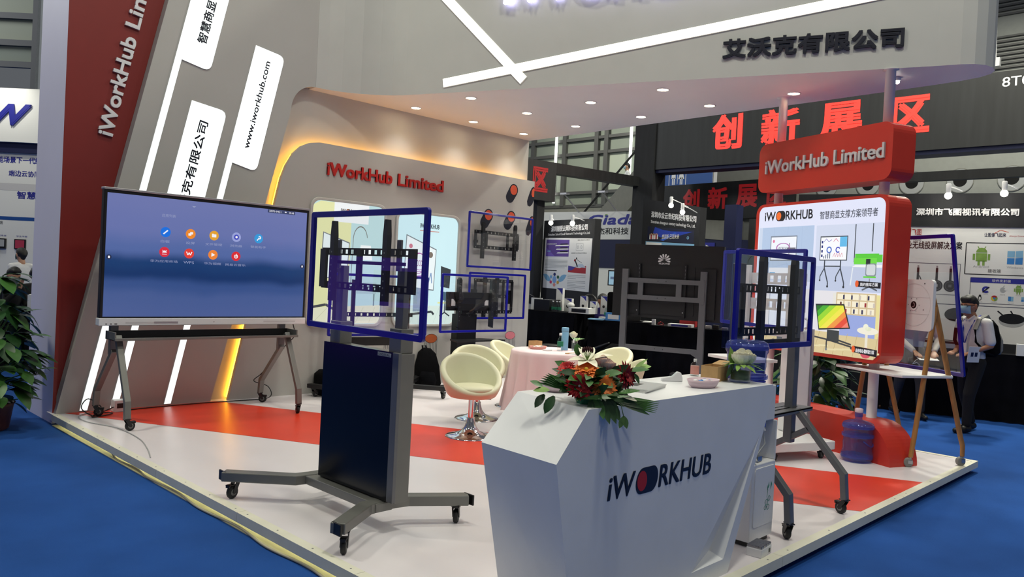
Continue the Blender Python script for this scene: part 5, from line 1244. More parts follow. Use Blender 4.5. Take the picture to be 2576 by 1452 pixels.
def person(label, loc, rz, J, vox=.012, top='shirt_white', sleeve='short', legs='trouser_black', shoe='shoe_black', skin='skin', mask=True, glasses=False, hair='hair_black', group=None, shift=(0, 0, 0)):
    """J: joints in the person's own frame (facing +x, left = +y, soles at z = 0)"""
    t = thing('person', label, 'person', loc, rz, group); X = T(loc[0], loc[1], loc[2], rz)
    b = MB(skin); b.X = X
    h = Vector(J['head']); nk = Vector(J['neck']); ch = Vector(J['chest']); pv = Vector(J['hip']); f = Vector(J.get('face', (1, 0, 0))).normalized(); ls = Vector((0, 0, 1)).cross(f).normalized(); hu = f.cross(ls)
    cap(b, h-hu*.0, h+hu*.045-f*.012, .088, .086); cap(b, h-hu*.03+f*.02, h-hu*.075+f*.035, .066, .048)      # skull and jaw
    cap(b, h+f*.09-hu*.0, h+f*.108-hu*.028, .010, .014)                                                    # nose
    for s in (-1, 1):
        cap(b, h+ls*s*.086-f*.012+hu*.015, h+ls*s*.09-f*.012-hu*.03, .015, .011)                            # ears
        cap(b, h+ls*s*.034+f*.076+hu*.022, h+ls*s*.05+f*.066+hu*.02, .012, .010)                            # brow
    cap(b, h+f*.088-hu*.055+ls*.018, h+f*.088-hu*.055-ls*.018, .009, .009)                                  # lips
    cap(b, nk, h-hu*.06-f*.01, .056, .052)
    def tors(mb, g, lo=True):
        secs = [(pv-Vector((0, 0, .07)), .085+g, .135+g), (pv+Vector((0, 0, .04)), .105+g, .16+g), (pv.lerp(ch, .45), .098+g, .145+g), (pv.lerp(ch, .85), .108+g, .168+g), (ch+Vector((.0, 0, .03)), .10+g, .175+g), (nk.lerp(ch, .45), .08+g, .15+g), (nk-Vector((0, 0, .02)), .05+g, .065+g)]
        loft(mb, secs if lo else secs[1:])
    tors(b, -.012)
    for s, k in ((1, 'L'), (-1, 'R')):
        sh, el, wr = (Vector(J[q+k]) for q in ('sh', 'el', 'wr'))
        cap(b, sh, el, .046, .036); cap(b, el, wr, .036, .025)
        hand(b, wr, J.get('hd'+k, (el-sh).lerp(wr-el, .9)), J.get('hu'+k, (0, 0, 1)), 1, J.get('curl', .6), J.get('th'+k, -s))
        hp, kn, an = (Vector(J[q+k]) for q in ('hp', 'kn', 'an'))
        cap(b, hp, kn, .078, .052); cap(b, kn, kn.lerp(an, .3), .05, .054); cap(b, kn.lerp(an, .3), an, .054, .034)
        td = Vector(J.get('toe'+k, (1, 0, 0))).normalized(); cap(b, an-Vector((0, 0, .04)), an+td*.14-Vector((0, 0, .05)), .034, .026)
    merge(b.build('body', t, recalc=True), vox)
    e = MB('black_plastic'); e.X = X
    for s in (-1, 1): e.ball2(h+ls*s*.034+f*.079+hu*.006, (.010, .013, .006), None, 10, 6)
    e.build('eyes', t)
    hr = MB(hair); hr.X = X
    cap(hr, h+hu*.035-f*.022, h+hu*.052-f*.008, .094, .090); cap(hr, h-f*.06, h-f*.055-hu*.05, .062, .045)
    for s in (-1, 1): cap(hr, h+ls*s*.07-f*.03+hu*.03, h+ls*s*.066-f*.03-hu*.02, .028, .02)
    cap(hr, h+f*.045+hu*.082+ls*.03, h+f*.045+hu*.082-ls*.04, .036, .036)
    merge(hr.build('hair', t), vox, 2)
    if mask:
        k = MB('mask_blue'); k.X = X; vs = []; n = 9
        for r_ in range(6):
            for c in range(n):
                a = -1.15+2.3*c/(n-1); v = -.088+.098*r_/5; bulge = .020*cos(a)*(1-((r_-3)/3.2)**2) - (.034, .014, .0, -.004, .0, .006)[r_]*cos(a)
                vs.append(h + f*(.020+(.084+bulge)*cos(a)) + ls*(.078*sin(a)) + hu*v)
        k.add(vs, [(r_*n+c, r_*n+c+1, r_*n+n+c+1, r_*n+n+c) for r_ in range(5) for c in range(n-1)], None, True)
        for s in (-1, 1): k.tube([h+ls*s*.072+f*.045-hu*.01, h+ls*s*.09-f*.01+hu*.005], .002)
        k.build('mask', t)
    if glasses:
        g = MB('black_plastic'); g.X = X
        for s in (-1, 1):
            c = h+ls*s*.036+f*.094+hu*.01; g.tube([c+ls*.026*cos(q)+hu*.018*sin(q) for q in [2*pi*i/12 for i in range(13)]], .0025, n=6); g.tube([c+ls*s*.028, h+ls*s*.09-f*.01+hu*.015], .0025, n=6)
        g.build('glasses', t)
    sh_ = MB(top); sh_.X = X; tors(sh_, .006)
    for k in 'LR':
        sh, el, wr = (Vector(J[q+k]) for q in ('sh', 'el', 'wr')); cap(sh_, Vector((nk.x, nk.y, nk.z-.03)).lerp(sh, .3), sh, .055, .06)
        if sleeve == 'short': cap(sh_, sh, sh.lerp(el, .82), .062, .062)
        else: cap(sh_, sh, el, .06, .05); cap(sh_, el, el.lerp(wr, .92), .05, .036)
    for s in (-1, 1): cap(sh_, nk+Vector((.03, s*.05, .015)), nk+Vector((.075, s*.02, -.035)), .014, .012)
    merge(sh_.build('shirt', t), vox)
    tr = MB(legs); tr.X = X
    loft(tr, [(pv-Vector((0, 0, .10)), .095, .14), (pv, .112, .162), (pv+Vector((0, 0, .06)), .112, .16)])
    for k in 'LR':
        hp, kn, an = (Vector(J[q+k]) for q in ('hp', 'kn', 'an')); cap(tr, hp, kn, .092, .07); cap(tr, kn, an.lerp(kn, .08), .068, .052)
    merge(tr.build('trousers', t), vox)
    for k in 'LR':
        an = Vector(J['an'+k]); td = Vector(J.get('toe'+k, (1, 0, 0))).normalized(); so = MB(shoe); so.X = X
        cap(so, an-td*.03-Vector((0, 0, .035)), an+td*.03-Vector((0, 0, .03)), .044, .046); cap(so, an+td*.03-Vector((0, 0, .042)), an+td*.16-Vector((0, 0, .05)), .042, .034)
        o = so.build('shoe', t); merge(o, vox, 3)
    return t, X, b
def stand(H=1.65, **kw):
    s = H/1.65
    J = dict(head=(.02, 0, 1.545), neck=(-.01, 0, 1.40), chest=(0, 0, 1.22), hip=(0, 0, .88), shL=(0, .185, 1.335), shR=(0, -.185, 1.335), elL=(-.02, .22, 1.06), elR=(-.02, -.22, 1.06),
             wrL=(.05, .21, .83), wrR=(.05, -.21, .83), hpL=(0, .09, .85), hpR=(0, -.09, .85), knL=(.02, .10, .46), knR=(.02, -.10, .46), anL=(0, .11, .085), anR=(0, -.11, .085), hdL=(.1, 0, -1), hdR=(.1, 0, -1), huL=(1, 0, 0), huR=(1, 0, 0))
    J.update(kw)
    return {k: (v if not isinstance(v, tuple) or k[:2] in ('hd', 'hu', 'to', 'fa') else tuple(x*s for x in v)) for k, v in J.items()}
# the visitor with lanyard, mask and backpack
AZL = radians(134)
t, X, _ = person('man in white short sleeved shirt, face mask and backpack walking past the white exhibit wall', (10.72, 2.62, -.1), radians(152),
    stand(1.64, head=(.09, 0, 1.535), neck=(.03, 0, 1.40), face=(1, .02, -.08), elR=(-.06, -.23, 1.07), wrR=(.16, -.10, .97), elL=(-.02, .235, 1.07), wrL=(.20, .12, .96), hdR=(1, .45, -.1), hdL=(1, -.3, -.1), huR=(0, 0, 1), huL=(0, 0, 1),
          anL=(.14, .10, .085), knL=(.12, .1, .46), anR=(-.16, -.10, .085), knR=(-.02, -.1, .47)), .0075, skin='skin_tan', glasses=True)
bp = MB('black_fabric'); bp.X = X; loft(bp, [((-.21, 0, .92), .07, .13), ((-.235, 0, .98), .105, .16), ((-.235, 0, 1.15), .10, .16), ((-.21, 0, 1.30), .075, .14), ((-.19, 0, 1.37), .04, .09)]); bp.build('backpack', t)
bp = MB('strap_grey'); bp.X = X; loft(bp, [((-.33, 0, .95), .02, .10), ((-.345, 0, 1.0), .03, .12), ((-.34, 0, 1.12), .03, .12), ((-.32, 0, 1.2), .015, .10)])
for s in (-1, 1):
    bp.path([Vector((-.14, s*.10, 1.335)), Vector((-.05, s*.125, 1.425)), Vector((.06, s*.125, 1.37)), Vector((.125, s*.135, 1.25))], .055, .012, 'strap_grey')
    bp.path([Vector((.125, s*.135, 1.25)), Vector((.12, s*.15, 1.1)), Vector((.0, s*.19, .98)), Vector((-.16, s*.14, .95))], .04, .012, 'black_fabric')
bp.build('backpack_straps', t)
ly = MB('lanyard_blue'); ly.X = X
for s in (-1, 1): ly.path([Vector((-.03, s*.06, 1.42)), Vector((.07, s*.07, 1.36)), Vector((.128, s*.04, 1.2)), Vector((.135, s*.01, 1.08))], .022, .004)
ly.build('lanyard', t)
ly = MB('paper'); ly.X = X; ly.box(.145, -.05, .96, .15, .05, 1.08); ly.build('badge', t)
ly = MB('steel'); ly.X = X; ly.tube([Vector((.165, .135, .975))+Vector((.22, -.115, -.11)).normalized().cross(Vector((0, 0, 1))).normalized()*.034*cos(q)+Vector((0, 0, 1))*.034*sin(q) for q in [2*pi*i/14 for i in range(15)]], .006, n=6); ly.build('wristwatch', t)
t2_ = thing('paper_bag', 'white printed paper folder held by the man with the backpack', 'folder', (10.6, 2.65, .75))
ly = MB('paper'); ly.X = X @ Matrix.Translation((.17, .0, .82)) @ Matrix.Rotation(-.12, 4, 'X'); ly.box(-.08, .165, .06, .10, .172, .25)
ly.box(-.04, .172, .13, .0, .1735, .18, 'navy'); ly.box(.02, .172, .13, .06, .1735, .18, 'navy'); ly.build('folder', t2_)
# bending man seen through the easel glass, hands together over a leaflet
t, X, _ = person('man in pale long sleeved shirt bending over a leaflet, seen through the easel glass', (11.2, 3.47, -.1), radians(-140),
    stand(1.70, head=(.36, 0, 1.45), neck=(.22, 0, 1.36), chest=(.13, 0, 1.19), shL=(.18, .19, 1.30), shR=(.18, -.19, 1.30), elL=(.22, .25, 1.03), elR=(.22, -.25, 1.03), wrL=(.40, .12, .88), wrR=(.40, -.12, .88), hdL=(.7, -.35, -.4), hdR=(.7, .35, -.4), huL=(0, 0, 1), huR=(0, 0, 1), face=(.85, 0, -.5),
          anR=(-.2, -.1, .10), knR=(-.03, -.1, .47), anL=(.16, .1, .085), knL=(.12, .1, .46)), .011, top='shirt_light', sleeve='long', legs='trouser_grey', mask=True)
t3 = thing('leaflet', 'white leaflet with dangling lanyard in the hands of the bending man', 'leaflet', (10.8, 3.2, .75))
ly = MB('paper'); ly.X = X @ Matrix.Translation((.50, 0, .83)) @ Matrix.Rotation(.3, 4, 'Y'); ly.box(-.07, -.12, 0, .08, .12, .006); ly.rect(-.05, -.09, .05, .02, .0065, 'black_plastic'); ly.build('sheet', t3)
ly = MB('letter_white'); ly.X = X; ly.tube([(.52, -.1, .83), (.55, -.16, .80), (.52, -.18, .75), (.50, -.12, .77), (.54, -.1, .74)], .003); ly.build('cord', t3)
person('person in jeans and brown boots standing behind the red poster sign', (11.75, 3.93, -.1), radians(-150), stand(1.70), .014, top='trouser_black', sleeve='long', legs='denim', shoe='shoe_brown')
t, X, _ = person('person in black trousers and black and white trainers stepping behind the red poster sign', (11.45, 4.42, -.1), radians(140), stand(1.68, knR=(.16, -.09, .48), anR=(.02, -.1, .10), toeR=(.9, 0, -.2)), .014, top='trouser_black', sleeve='long', shoe='shoe_black')
def sit(**kw):
    J = dict(head=(.06, 0, 1.17), neck=(.0, 0, 1.03), chest=(0, 0, .86), hip=(-.04, 0, .53), shL=(0, .185, .97), shR=(0, -.185, .97), elL=(.08, .22, .72), elR=(.08, -.22, .72), wrL=(.30, .13, .78), wrR=(.30, -.13, .78), hpL=(0, .09, .5), hpR=(0, -.09, .5), knL=(.40, .11, .50), knR=(.40, -.11, .50), anL=(.38, .11, .085), anR=(.38, -.11, .085), hdL=(1, -.2, 0), hdR=(1, .2, 0))
    J.update(kw); return J
person('man in purple shirt sitting behind the laptop at the dark exhibit table', (11.28, 8.72, -.02), radians(-150), sit(face=(.8, .6, -.15)), .013, top='shirt_purple', skin='skin_tan', mask=False)
person('person in pale shirt riding the far escalator', (21.93, 16.2, 3.98), radians(135), stand(1.62, wrR=(.25, -.2, 1.0), hdR=(1, 0, 0)), .02, top='shirt_white', sleeve='long', legs='denim')
person('dark haired person with face mask looking at a phone, behind the leafy plant', (3.08, 13.45, -.02), radians(-60), sit(wrR=(.24, -.05, 1.0), hdR=(.2, 0, 1), huR=(-1, 0, 0), face=(.9, -.2, -.3)), .013, top='trouser_black', sleeve='long')
person('dark haired person facing away beside the pale column, behind the leafy plant', (3.56, 14.05, -.02), radians(70), sit(), .014, top='trouser_black', sleeve='long', mask=False)
person('person in white shirt raising a hand to a phone on the pale exhibit wall', (3.92, 16.4, -.1), radians(110), stand(1.66, elR=(.12, -.24, 1.25), wrR=(.24, -.16, 1.45), hdR=(.3, .2, 1)), .016)
person('distant visitor in pale shirt in the gap at the end of the white wall', (15.0, 14.0, -.1), radians(-135), stand(1.66), .02)

# ================================================================== leafy plants
def bush(mb, c, R, H, n, mats, L=(.14, .2), W=(.09, .13), seed=1):
    rnd = random.Random(seed)
    for k in range(n):
        a = rnd.uniform(0, 2*pi); z = rnd.uniform(.0, 1); r = R*(.35+.65*sin(pi*min(1, z*.8+.18)))*rnd.uniform(.45, 1)
        p = Vector(c)+Vector((r*cos(a), r*sin(a), H*z)); d = Vector((cos(a), sin(a), rnd.uniform(-.6, .5)))
        mb.leaf(p, d, (0, 0, 1), rnd.uniform(*L), rnd.uniform(*W), rnd.choice(mats), rnd.uniform(.2, .5), 5, .12)
        if k % 3 == 0: mb.tube([Vector(c)+Vector((0, 0, H*z*.6)), p], .005, 'leaf_mid', 5, cap=False)
t = thing('potted_plant', 'tall leafy pothos plant in a brown pot beside the pale column', 'plant', (1.74, 8.16, -.1))
mb = MB('pot_brown'); mb.lathe([(.13, 0), (.16, .02), (.19, .22), (.205, .25), (.19, .25), (.175, .22), (0, .215)], (1.74, 8.16, -.1), n=28); mb.build('pot', t)
mb = MB('soil'); mb.lathe([(0, .22), (.178, .222)], (1.74, 8.16, -.1), n=20); mb.build('soil', t)
mb = MB('leaf_dark'); bush(mb, (1.72, 8.16, .12), .36, 1.18, 230, ['leaf_dark', 'leaf_dark', 'leaf_mid', 'leaf_dark', 'leaf_mid'], (.16, .25), (.11, .16), 3); mb.tube([(1.74, 8.16, .1), (1.73, 8.16, 1.1)], .03, 'pot_brown'); mb.build('leaves', t)
t = thing('potted_plant', 'leafy green plant behind the red plinth under the poster sign', 'plant', (8.65, 3.66, -.1))
mb = MB('pot_brown'); mb.lathe([(.12, 0), (.16, .02), (.18, .26), (.165, .26), (0, .24)], (8.65, 3.66, -.1), n=20); mb.build('pot', t)
mb = MB('leaf_dark'); bush(mb, (8.6, 3.66, .22), .40, .72, 120, ['leaf_dark', 'leaf_mid', 'leaf_dark'], (.2, .3), (.11, .15), 5); mb.build('leaves', t)
t = thing('fire_extinguisher', 'red fire extinguisher standing by the plant behind the red plinth', 'fire extinguisher', (9.15, 3.5, -.1))
mb = MB('extinguisher_red'); mb.lathe([(.07, 0), (.075, .01), (.075, .30), (.06, .345), (.025, .36), (.025, .38)], (9.15, 3.5, -.1), n=20); mb.build('cylinder', t)
mb = MB('black_plastic'); mb.lathe([(.026, .38), (.03, .42)], (9.15, 3.5, -.1), n=12); mb.tube([(9.15, 3.5, .31), (9.22, 3.46, .32), (9.26, 3.44, .22), (9.25, 3.45, .05)], .011); mb.build('valve_and_hose', t)

# bags on the floor by the wall
t = thing('backpack', 'black backpack leaning on the wall under the glass sheet stands', 'bag', (6.5, 7.95, 0))
mb = MB('black_fabric'); mb.X = Matrix.Translation((-.16, .03, 0)); loft(mb, [((6.74, 7.88, .0), .13, .18), ((6.74, 7.88, .06), .15, .21), ((6.76, 7.93, .28), .13, .20), ((6.79, 7.98, .44), .09, .15), ((6.80, 8.0, .50), .04, .07)]); mb.build('bag', t)
mb = MB('black_velvet'); mb.X = Matrix.Translation((-.16, .03, 0)); loft(mb, [((6.64, 7.76, .05), .05, .14), ((6.64, 7.76, .12), .07, .16), ((6.66, 7.80, .22), .04, .14)]); mb.build('front_pocket', t)
mb = MB('black_velvet'); mb.X = Matrix.Translation((-.16, .03, 0)); mb.tube([(6.74, 8.0, .46), (6.74, 8.02, .53), (6.80, 8.02, .53), (6.8, 8.0, .47)], .012); mb.build('strap', t)
t = thing('camera_bag', 'small black bag on the floor behind the nearest stand by the wall', 'bag', (5.08, 7.95, 0))
mb = MB('black_fabric'); loft(mb, [((5.08, 7.98, .0), .10, .16), ((5.08, 7.98, .05), .12, .19), ((5.08, 7.98, .24), .11, .18), ((5.08, 7.98, .29), .06, .12)]); mb.build('bag', t)
mb = MB('steel'); mb.box(4.98, 7.86, .19, 4.99, 7.87, .22); mb.build('buckle', t)
t = thing('side_stool', 'low white round stool base just showing beyond the nearest stand', 'stool', (5.35, 6.95, 0))
mb = MB('white_metal'); mb.lathe([(.20, 0), (.21, .02), (.21, .17), (.19, .19), (.16, .19), (.16, .17), (0, .165)], (5.33, 7.0, .0), n=30); mb.build('drum', t)
# ================================================================== large screen on a floor stand, seen from behind
HA = Vector((9.5876, 7.005, 0)); HX = Vector((.3194, -.9476, 0)); HF = frame(HA, HX)
def hp(s, n, z): q = HA + HX*s + Vector((HX.y, -HX.x, 0))*n; return (q.x, q.y, z)
t = thing('screen_stand', 'dark grey floor stand with the back of a big black screen, behind the counter', 'display stand', hp(.58, 0, -.1))
mb = MB('black_paint'); mb.X = HF; mb.prism([(-.215, 1.0), (1.42, .985), (1.42, 2.085), (-.215, 2.085)], -.16, -.075); mb.prism([(1.16, 1.02), (1.33, 1.02), (1.33, 1.75), (1.16, 1.75)], -.075, -.03); mb.prism([(-.02, 1.05), (1.02, 1.05), (1.02, 1.78), (-.02, 1.78)], -.075, -.062)
mb.build('screen_back', t, bevel=.008)
mb = MB('letter_white'); mb.X = HF; g = -.073
for k in range(8):
    a = radians(-14+208*k/7); c = (.552, 1.862); ln = .085; r0 = .012
    pts = [(c[0]+cos(a)*r0, c[1]+sin(a)*r0)]
    for tt, w in ((.35, .006), (.65, .0125), (.88, .0115)): pts.append((c[0]+cos(a)*(r0+ln*tt)-sin(a)*w, c[1]+sin(a)*(r0+ln*tt)+cos(a)*w))
    pts.append((c[0]+cos(a)*(r0+ln), c[1]+sin(a)*(r0+ln)))
    for tt, w in ((.88, .0115), (.65, .0125), (.35, .006)): pts.append((c[0]+cos(a)*(r0+ln*tt)+sin(a)*w, c[1]+sin(a)*(r0+ln*tt)-cos(a)*w))
    mb.flat(pts, g)
mb.text('HUAWEI', .475, 1.795, .635, 1.822, g, bold=.02); mb.build('emblem', t)
for s in (-.005, 1.165):
    mb = MB('dark_gunmetal'); mb.X = HF; mb.prism([(s-.045, -.04), (s+.045, -.04), (s+.045, 1.71), (s-.045, 1.71)], -.04, .03); mb.build('post', t, bevel=.004)
    mb = MB('dark_gunmetal'); d = 1 if s < .5 else -1; mb.X = HF; mb.prism([(s+d*.045, .46), (s+d*.045, .52), (s+d*.15, .52)], -.02, .02); mb.build('gusset', t)
    mb = MB('dark_gunmetal'); mb.bar(hp(s, -.55, -.055), hp(s, .55, -.055), .08, .06); mb.bar(hp(s, -.04, .5), hp(s, -.38, -.04), .04, .04); mb.build('foot', t)
    for n in (-.5, .5): p = hp(s, n, 0); o = MB('rubber'); o.tube([(p[0]-.012, p[1]-.004, -.065), (p[0]+.012, p[1]+.004, -.065)], .034); o.build('caster', t)
for z in (1.545, 1.294, .545):
    mb = MB('dark_gunmetal'); mb.X = HF; mb.prism([(.03, z-.035), (1.13, z-.035), (1.13, z+.035), (.03, z+.035)], -.02, .02)
    for k in (.5, .62): mb.disc(k, z, .007, .021, 'black_plastic', 8)
    mb.build('crossbar', t, bevel=.003)
for s in (.235, .81):
    mb = MB('dark_gunmetal'); mb.X = HF; mb.prism([(s-.04, 1.3), (s+.04, 1.3), (s+.04, 1.54), (s-.04, 1.54)], -.02, .015); mb.build('upright', t)
for s in (.185, .875):
    mb = MB('black_metal'); mb.X = HF; mb.prism([(s-.03, 1.02), (s+.03, 1.02), (s+.03, 1.8), (s-.03, 1.8)], -.06, -.02)
    for k in range(10): mb.disc(s+.012, 1.6+.02*k, .004, -.019, 'aluminium', 6); 
    mb.disc(s, 1.1, .01, -.019, 'aluminium', 8); mb.build('hook_arm', t, bevel=.003)
mb = MB('dark_gunmetal'); mb.X = HF; mb.prism([(1.10, 1.27), (1.16, 1.23), (1.19, 1.25), (1.19, 1.58), (1.16, 1.6), (1.10, 1.57)], .02, .04); mb.build('end_plate', t)

# black draped table behind it with small electronics
def draped_table(label, a, b, dep, top, name='draped_table', zf=-.1):
    t = thing(name, label, 'table', ((a[0]+b[0])/2, (a[1]+b[1])/2, zf))
    A_ = Vector((*a, 0)); B_ = Vector((*b, 0)); d = (B_-A_); L = d.length; d.normalize(); F = frame(A_, d)
    mb = MB('black_velvet'); mb.X = F; mb.prism([(0, top-.03), (L, top-.03), (L, top), (0, top)], -dep, .01)
    n = int(L*24); vs = []
    for z in (top-.01, top*.5, zf+.01):
        for k in range(n+1):
            u = L*k/n; w = (0 if z > top*.9 else .02+.03*(top-z)); vs.append((u, z, .012 + w*(.5+.5*sin(k*1.3+.7*sin(k*.31)))))
    fs = [(r*(n+1)+k, r*(n+1)+k+1, (r+1)*(n+1)+k+1, (r+1)*(n+1)+k) for r in range(2) for k in range(n)]
    mb.add(vs, fs, None, True); mb.prism([(0, zf+.01), (.01, zf+.01), (.01, top), (0, top)], -dep, .01); mb.prism([(L-.01, zf+.01), (L, zf+.01), (L, top), (L-.01, top)], -dep, .01)
    mb.build('drape', t); return t, F
t, F = draped_table('long black draped table behind the black screen stand', (10.02, 6.86), (10.6, 5.1), .6, .87)
def slab(name, label, cat, F, u, v, h, su, sv, sh, m, group=None, top=None):
    mb = MB(m); mb.X = F; mb.prism([(u, v), (u+su, v), (u+su, v+sv), (u, v+sv)], h, h+sh, m)
    if top: mb.prism([(u+su*.15, v+sv*.2), (u+su*.85, v+sv*.2), (u+su*.85, v+sv*.8), (u+su*.15, v+sv*.8)], h+sh, h+sh+.002, top)
    o = mb.build(name, bevel=.003); tag(o, label, cat, group); return o
z = .87
slab('gadget_box', 'small white charger cube on the left end of the black table', 'gadget', F, .04, z, -.10, .05, .09, .05, 'letter_white')
cable('tangled red cord on the black table beside the white charger cube', [tuple(F @ Vector((.14, z+.01, -.08))), tuple(F @ Vector((.18, z+.06, -.06))), tuple(F @ Vector((.14, z+.02, -.04))), tuple(F @ Vector((.22, z+.01, -.09))), tuple(F @ Vector((.2, z+.05, -.05)))], .006, 'petal_dark_red', 'cord')
slab('gadget_box', 'flat white box with coloured print on the black table', 'box', F, .30, z, -.20, .36, .045, .18, 'letter_white', None, 'text_blue')
slab('gadget_box', 'clear topped red box on the black table under the screen', 'box', F, .42, z, -.40, .24, .12, .15, 'letter_print_red')
for k in range(6): slab('gadget', 'small dark electronic device in the row on the black table', 'gadget', F, .72+.12*k, z, -.22+.03*(k % 3), .085, .035+.015*(k % 3), .09, ('black_plastic', 'aluminium')[k % 2], 'row of small devices on the black table')
t = thing('table_sign', 'tilted blue stand-up sign with red Chinese lettering behind the counter', 'sign', (9.9, 4.95, -.1))
SX = Vector((cos(radians(22)), sin(radians(22)), 0)); SN = Vector((SX.y, -SX.x, 0)); SU = (Vector((0, 0, 1)) - SN*.34).normalized(); o_ = Vector((9.62, 4.78, 0))
SF = Matrix(((SX.x, SU.x, SX.cross(SU).x, o_.x), (SX.y, SU.y, SX.cross(SU).y, o_.y), (SX.z, SU.z, SX.cross(SU).z, 0), (0, 0, 0, 1)))
mb = MB('aluminium'); mb.X = SF; mb.prism([(0, -.1), (.62, -.1), (.62, 1.12), (0, 1.12)], -.03, 0)
h = .001; mb.rect(.03, -.06, .59, 1.09, h, ink(36, 66, 130)); mb.rect(.03, .5, .59, .78, h+.001, 'paper')
mb.text('打卡圈位', .2, .58, .57, .7, h+.002, 'letter_print_red', bold=.02); mb.ring(.12, .66, .035, .045, h+.002, 'letter_print_red'); mb.ring(.12, .56, .05, .06, h+.002, 'letter_print_red', sv=.5)
for r_ in range(2):
    for k in range(5): mb.rect(.12+.08*k, .83+.1*r_, .19+.08*k, .89+.1*r_, h+.002, ('candy_blue', 'candy_white', 'petal_orange', 'candy_white', 'candy_blue')[k])
mb.line([(.08, 1.02), (.3, 1.02)], .02, h+.002, 'candy_blue'); mb.line([(.34, 1.02), (.56, 1.02)], .02, h+.002, 'candy_blue'); mb.text('2号馆创新展区', .1, .40, .54, .45, h+.002, 'petal_yellow')
for k in range(5): mb.rect(.08+.1*k, .02+.05*(k % 2), .16+.1*k, .3-.03*k, h+.002, ink(50, 84, 156))
mb.build('board', t)
mb = MB('aluminium'); mb.bar(tuple(SF @ Vector((.31, .7, -.03))), (9.95, 5.35, -.095), .03, .02); mb.build('prop_leg', t)

# ================================================================== exhibit wall on the right with black header
FX2 = Vector((.275, -.961, 0)); FO = Vector((12.68, 4.06, 0)); FT = frame(FO, FX2)
mb = MB('letter_white'); mb.X = FT; mb.prism([(-1.6, -.1), (3.4, -.1), (3.4, 2.57), (-1.6, 2.57)], -.12, 0, 'paper')
mb.rect(-1.6, -.1, 3.4, .89, .001, 'dark_cloth_board')
h = .0015
mb.rect(-.02, 2.42, .045, 2.54, h, 'letter_print_red'); mb.ring(.012, 2.485, .012, .02, h+.001, 'paper', 12); mb.text('飞图', .06, 2.44, .185, 2.53, h, 'letter_print_red', bold=.01); mb.text('Photool', .06, 2.355, .185, 2.42, h, 'navy')
mb.text('让图像飞起来', 1.0, 2.43, 1.27, 2.49, h, 'navy', bold=.01); mb.line([(1.12, 2.48), (1.2, 2.53), (1.3, 2.5)], .008, h, 'print_orange'); mb.text('Always Connected', 1.31, 2.43, 1.55, 2.46, h, 'letter_print_red')
mb.text('专业无线投屏解决方案', -.09, 2.235, .73, 2.35, h, 'black_paint', bold=.012)
def box_lines(u0, v0, u1, v1, w=.008, m='navy'): mb.line([(u0, v0), (u1, v0), (u1, v1), (u0, v1), (u0, v0)], w, h, m)
box_lines(.78, 1.88, 1.75, 2.34, .012, 'black_paint'); box_lines(-.2, 1.56, .72, 2.02, .006); box_lines(.86, 1.46, 1.75, 1.83, .006)
mb.rect(.86, 1.76, 1.75, 1.83, h, 'text_blue'); mb.text('软件发射端', 1.13, 1.775, 1.36, 1.815, h+.001, 'paper'); mb.text('接收端', 1.07, 1.91, 1.23, 1.965, h, 'black_paint'); mb.line([(-1.2, 1.42), (3.2, 1.42)], .008, h, 'navy')
AG = 'leaf_light'
def robot(u, v, s): mb.ring(u, v+.12*s, 0, .07*s, h, AG, 12, a0=0, a1=pi); mb.rect(u-.07*s, v-.01*s, u+.07*s, v+.11*s, h, AG); mb.rect(u-.11*s, v+.01*s, u-.08*s, v+.1*s, h, AG); mb.rect(u+.08*s, v+.01*s, u+.11*s, v+.1*s, h, AG); mb.rect(u-.045*s, v-.07*s, u-.015*s, v, h, AG); mb.rect(u+.015*s, v-.07*s, u+.045*s, v, h, AG); mb.line([(u-.05*s, v+.21*s), (u-.03*s, v+.17*s)], .012*s, h, AG); mb.line([(u+.05*s, v+.21*s), (u+.03*s, v+.17*s)], .012*s, h, AG)
def panes(u, v, s):
    for a in (0, 1):
        for b in (0, 1): mb.flat([(u+.1*s*a, v+.1*s*b), (u+.09*s+.1*s*a, v+.1*s*b), (u+.09*s+.1*s*a, v+.09*s+.1*s*b+.01*s*a), (u+.1*s*a, v+.09*s+.1*s*b)], h, 'thermos_blue' if b else 'candy_blue')
robot(.98, 2.08, 1.0); panes(1.30, 2.04, 1); mb.text('Android', .88, 1.98, 1.08, 2.01, h, 'paper_grey'); mb.text('Windows', 1.30, 1.98, 1.5, 2.01, h, 'paper_grey')
mb.ring(1.06, 1.66, .02, .05, h, 'text_blue', 14, a0=.6, a1=5.6); mb.line([(1.02, 1.62), (1.10, 1.70)], .018, h, 'black_paint')
mb.disc(1.27, 1.665, .036, h, 'paper_grey', 16, .04); mb.disc(1.305, 1.675, .016, h+.0004, 'paper'); mb.flat([(1.27, 1.705), (1.29, 1.72), (1.285, 1.735), (1.272, 1.72)], h, 'paper_grey')
robot(1.46, 1.645, .5); mb.disc(.99, 1.535, .022, h, 'black_paint', 12, .036); mb.disc(.99, 1.53, .013, h+.0004, 'paper', 12, .025); mb.disc(.99, 1.57, .015, h, 'black_paint')
for k, c in enumerate(('letter_print_red', 'petal_yellow', 'leaf_light')): mb.ring(1.17, 1.54, .016, .042, h, c, 10, a0=.5+2.1*k, a1=2.6+2.1*k)
mb.disc(1.17, 1.54, .016, h+.0004, 'candy_blue'); mb.rect(1.34, 1.51, 1.375, 1.575, h, 'candy_blue'); mb.rect(1.375, 1.51, 1.405, 1.575, h, 'thermos_blue'); panes(1.50, 1.51, .35)
for u, s in ((1.06, 'UOS'), (1.27, 'iOS'), (1.46, 'Android')): mb.text(s, u-.03, 1.59, u+.03, 1.605, h, 'paper_grey')
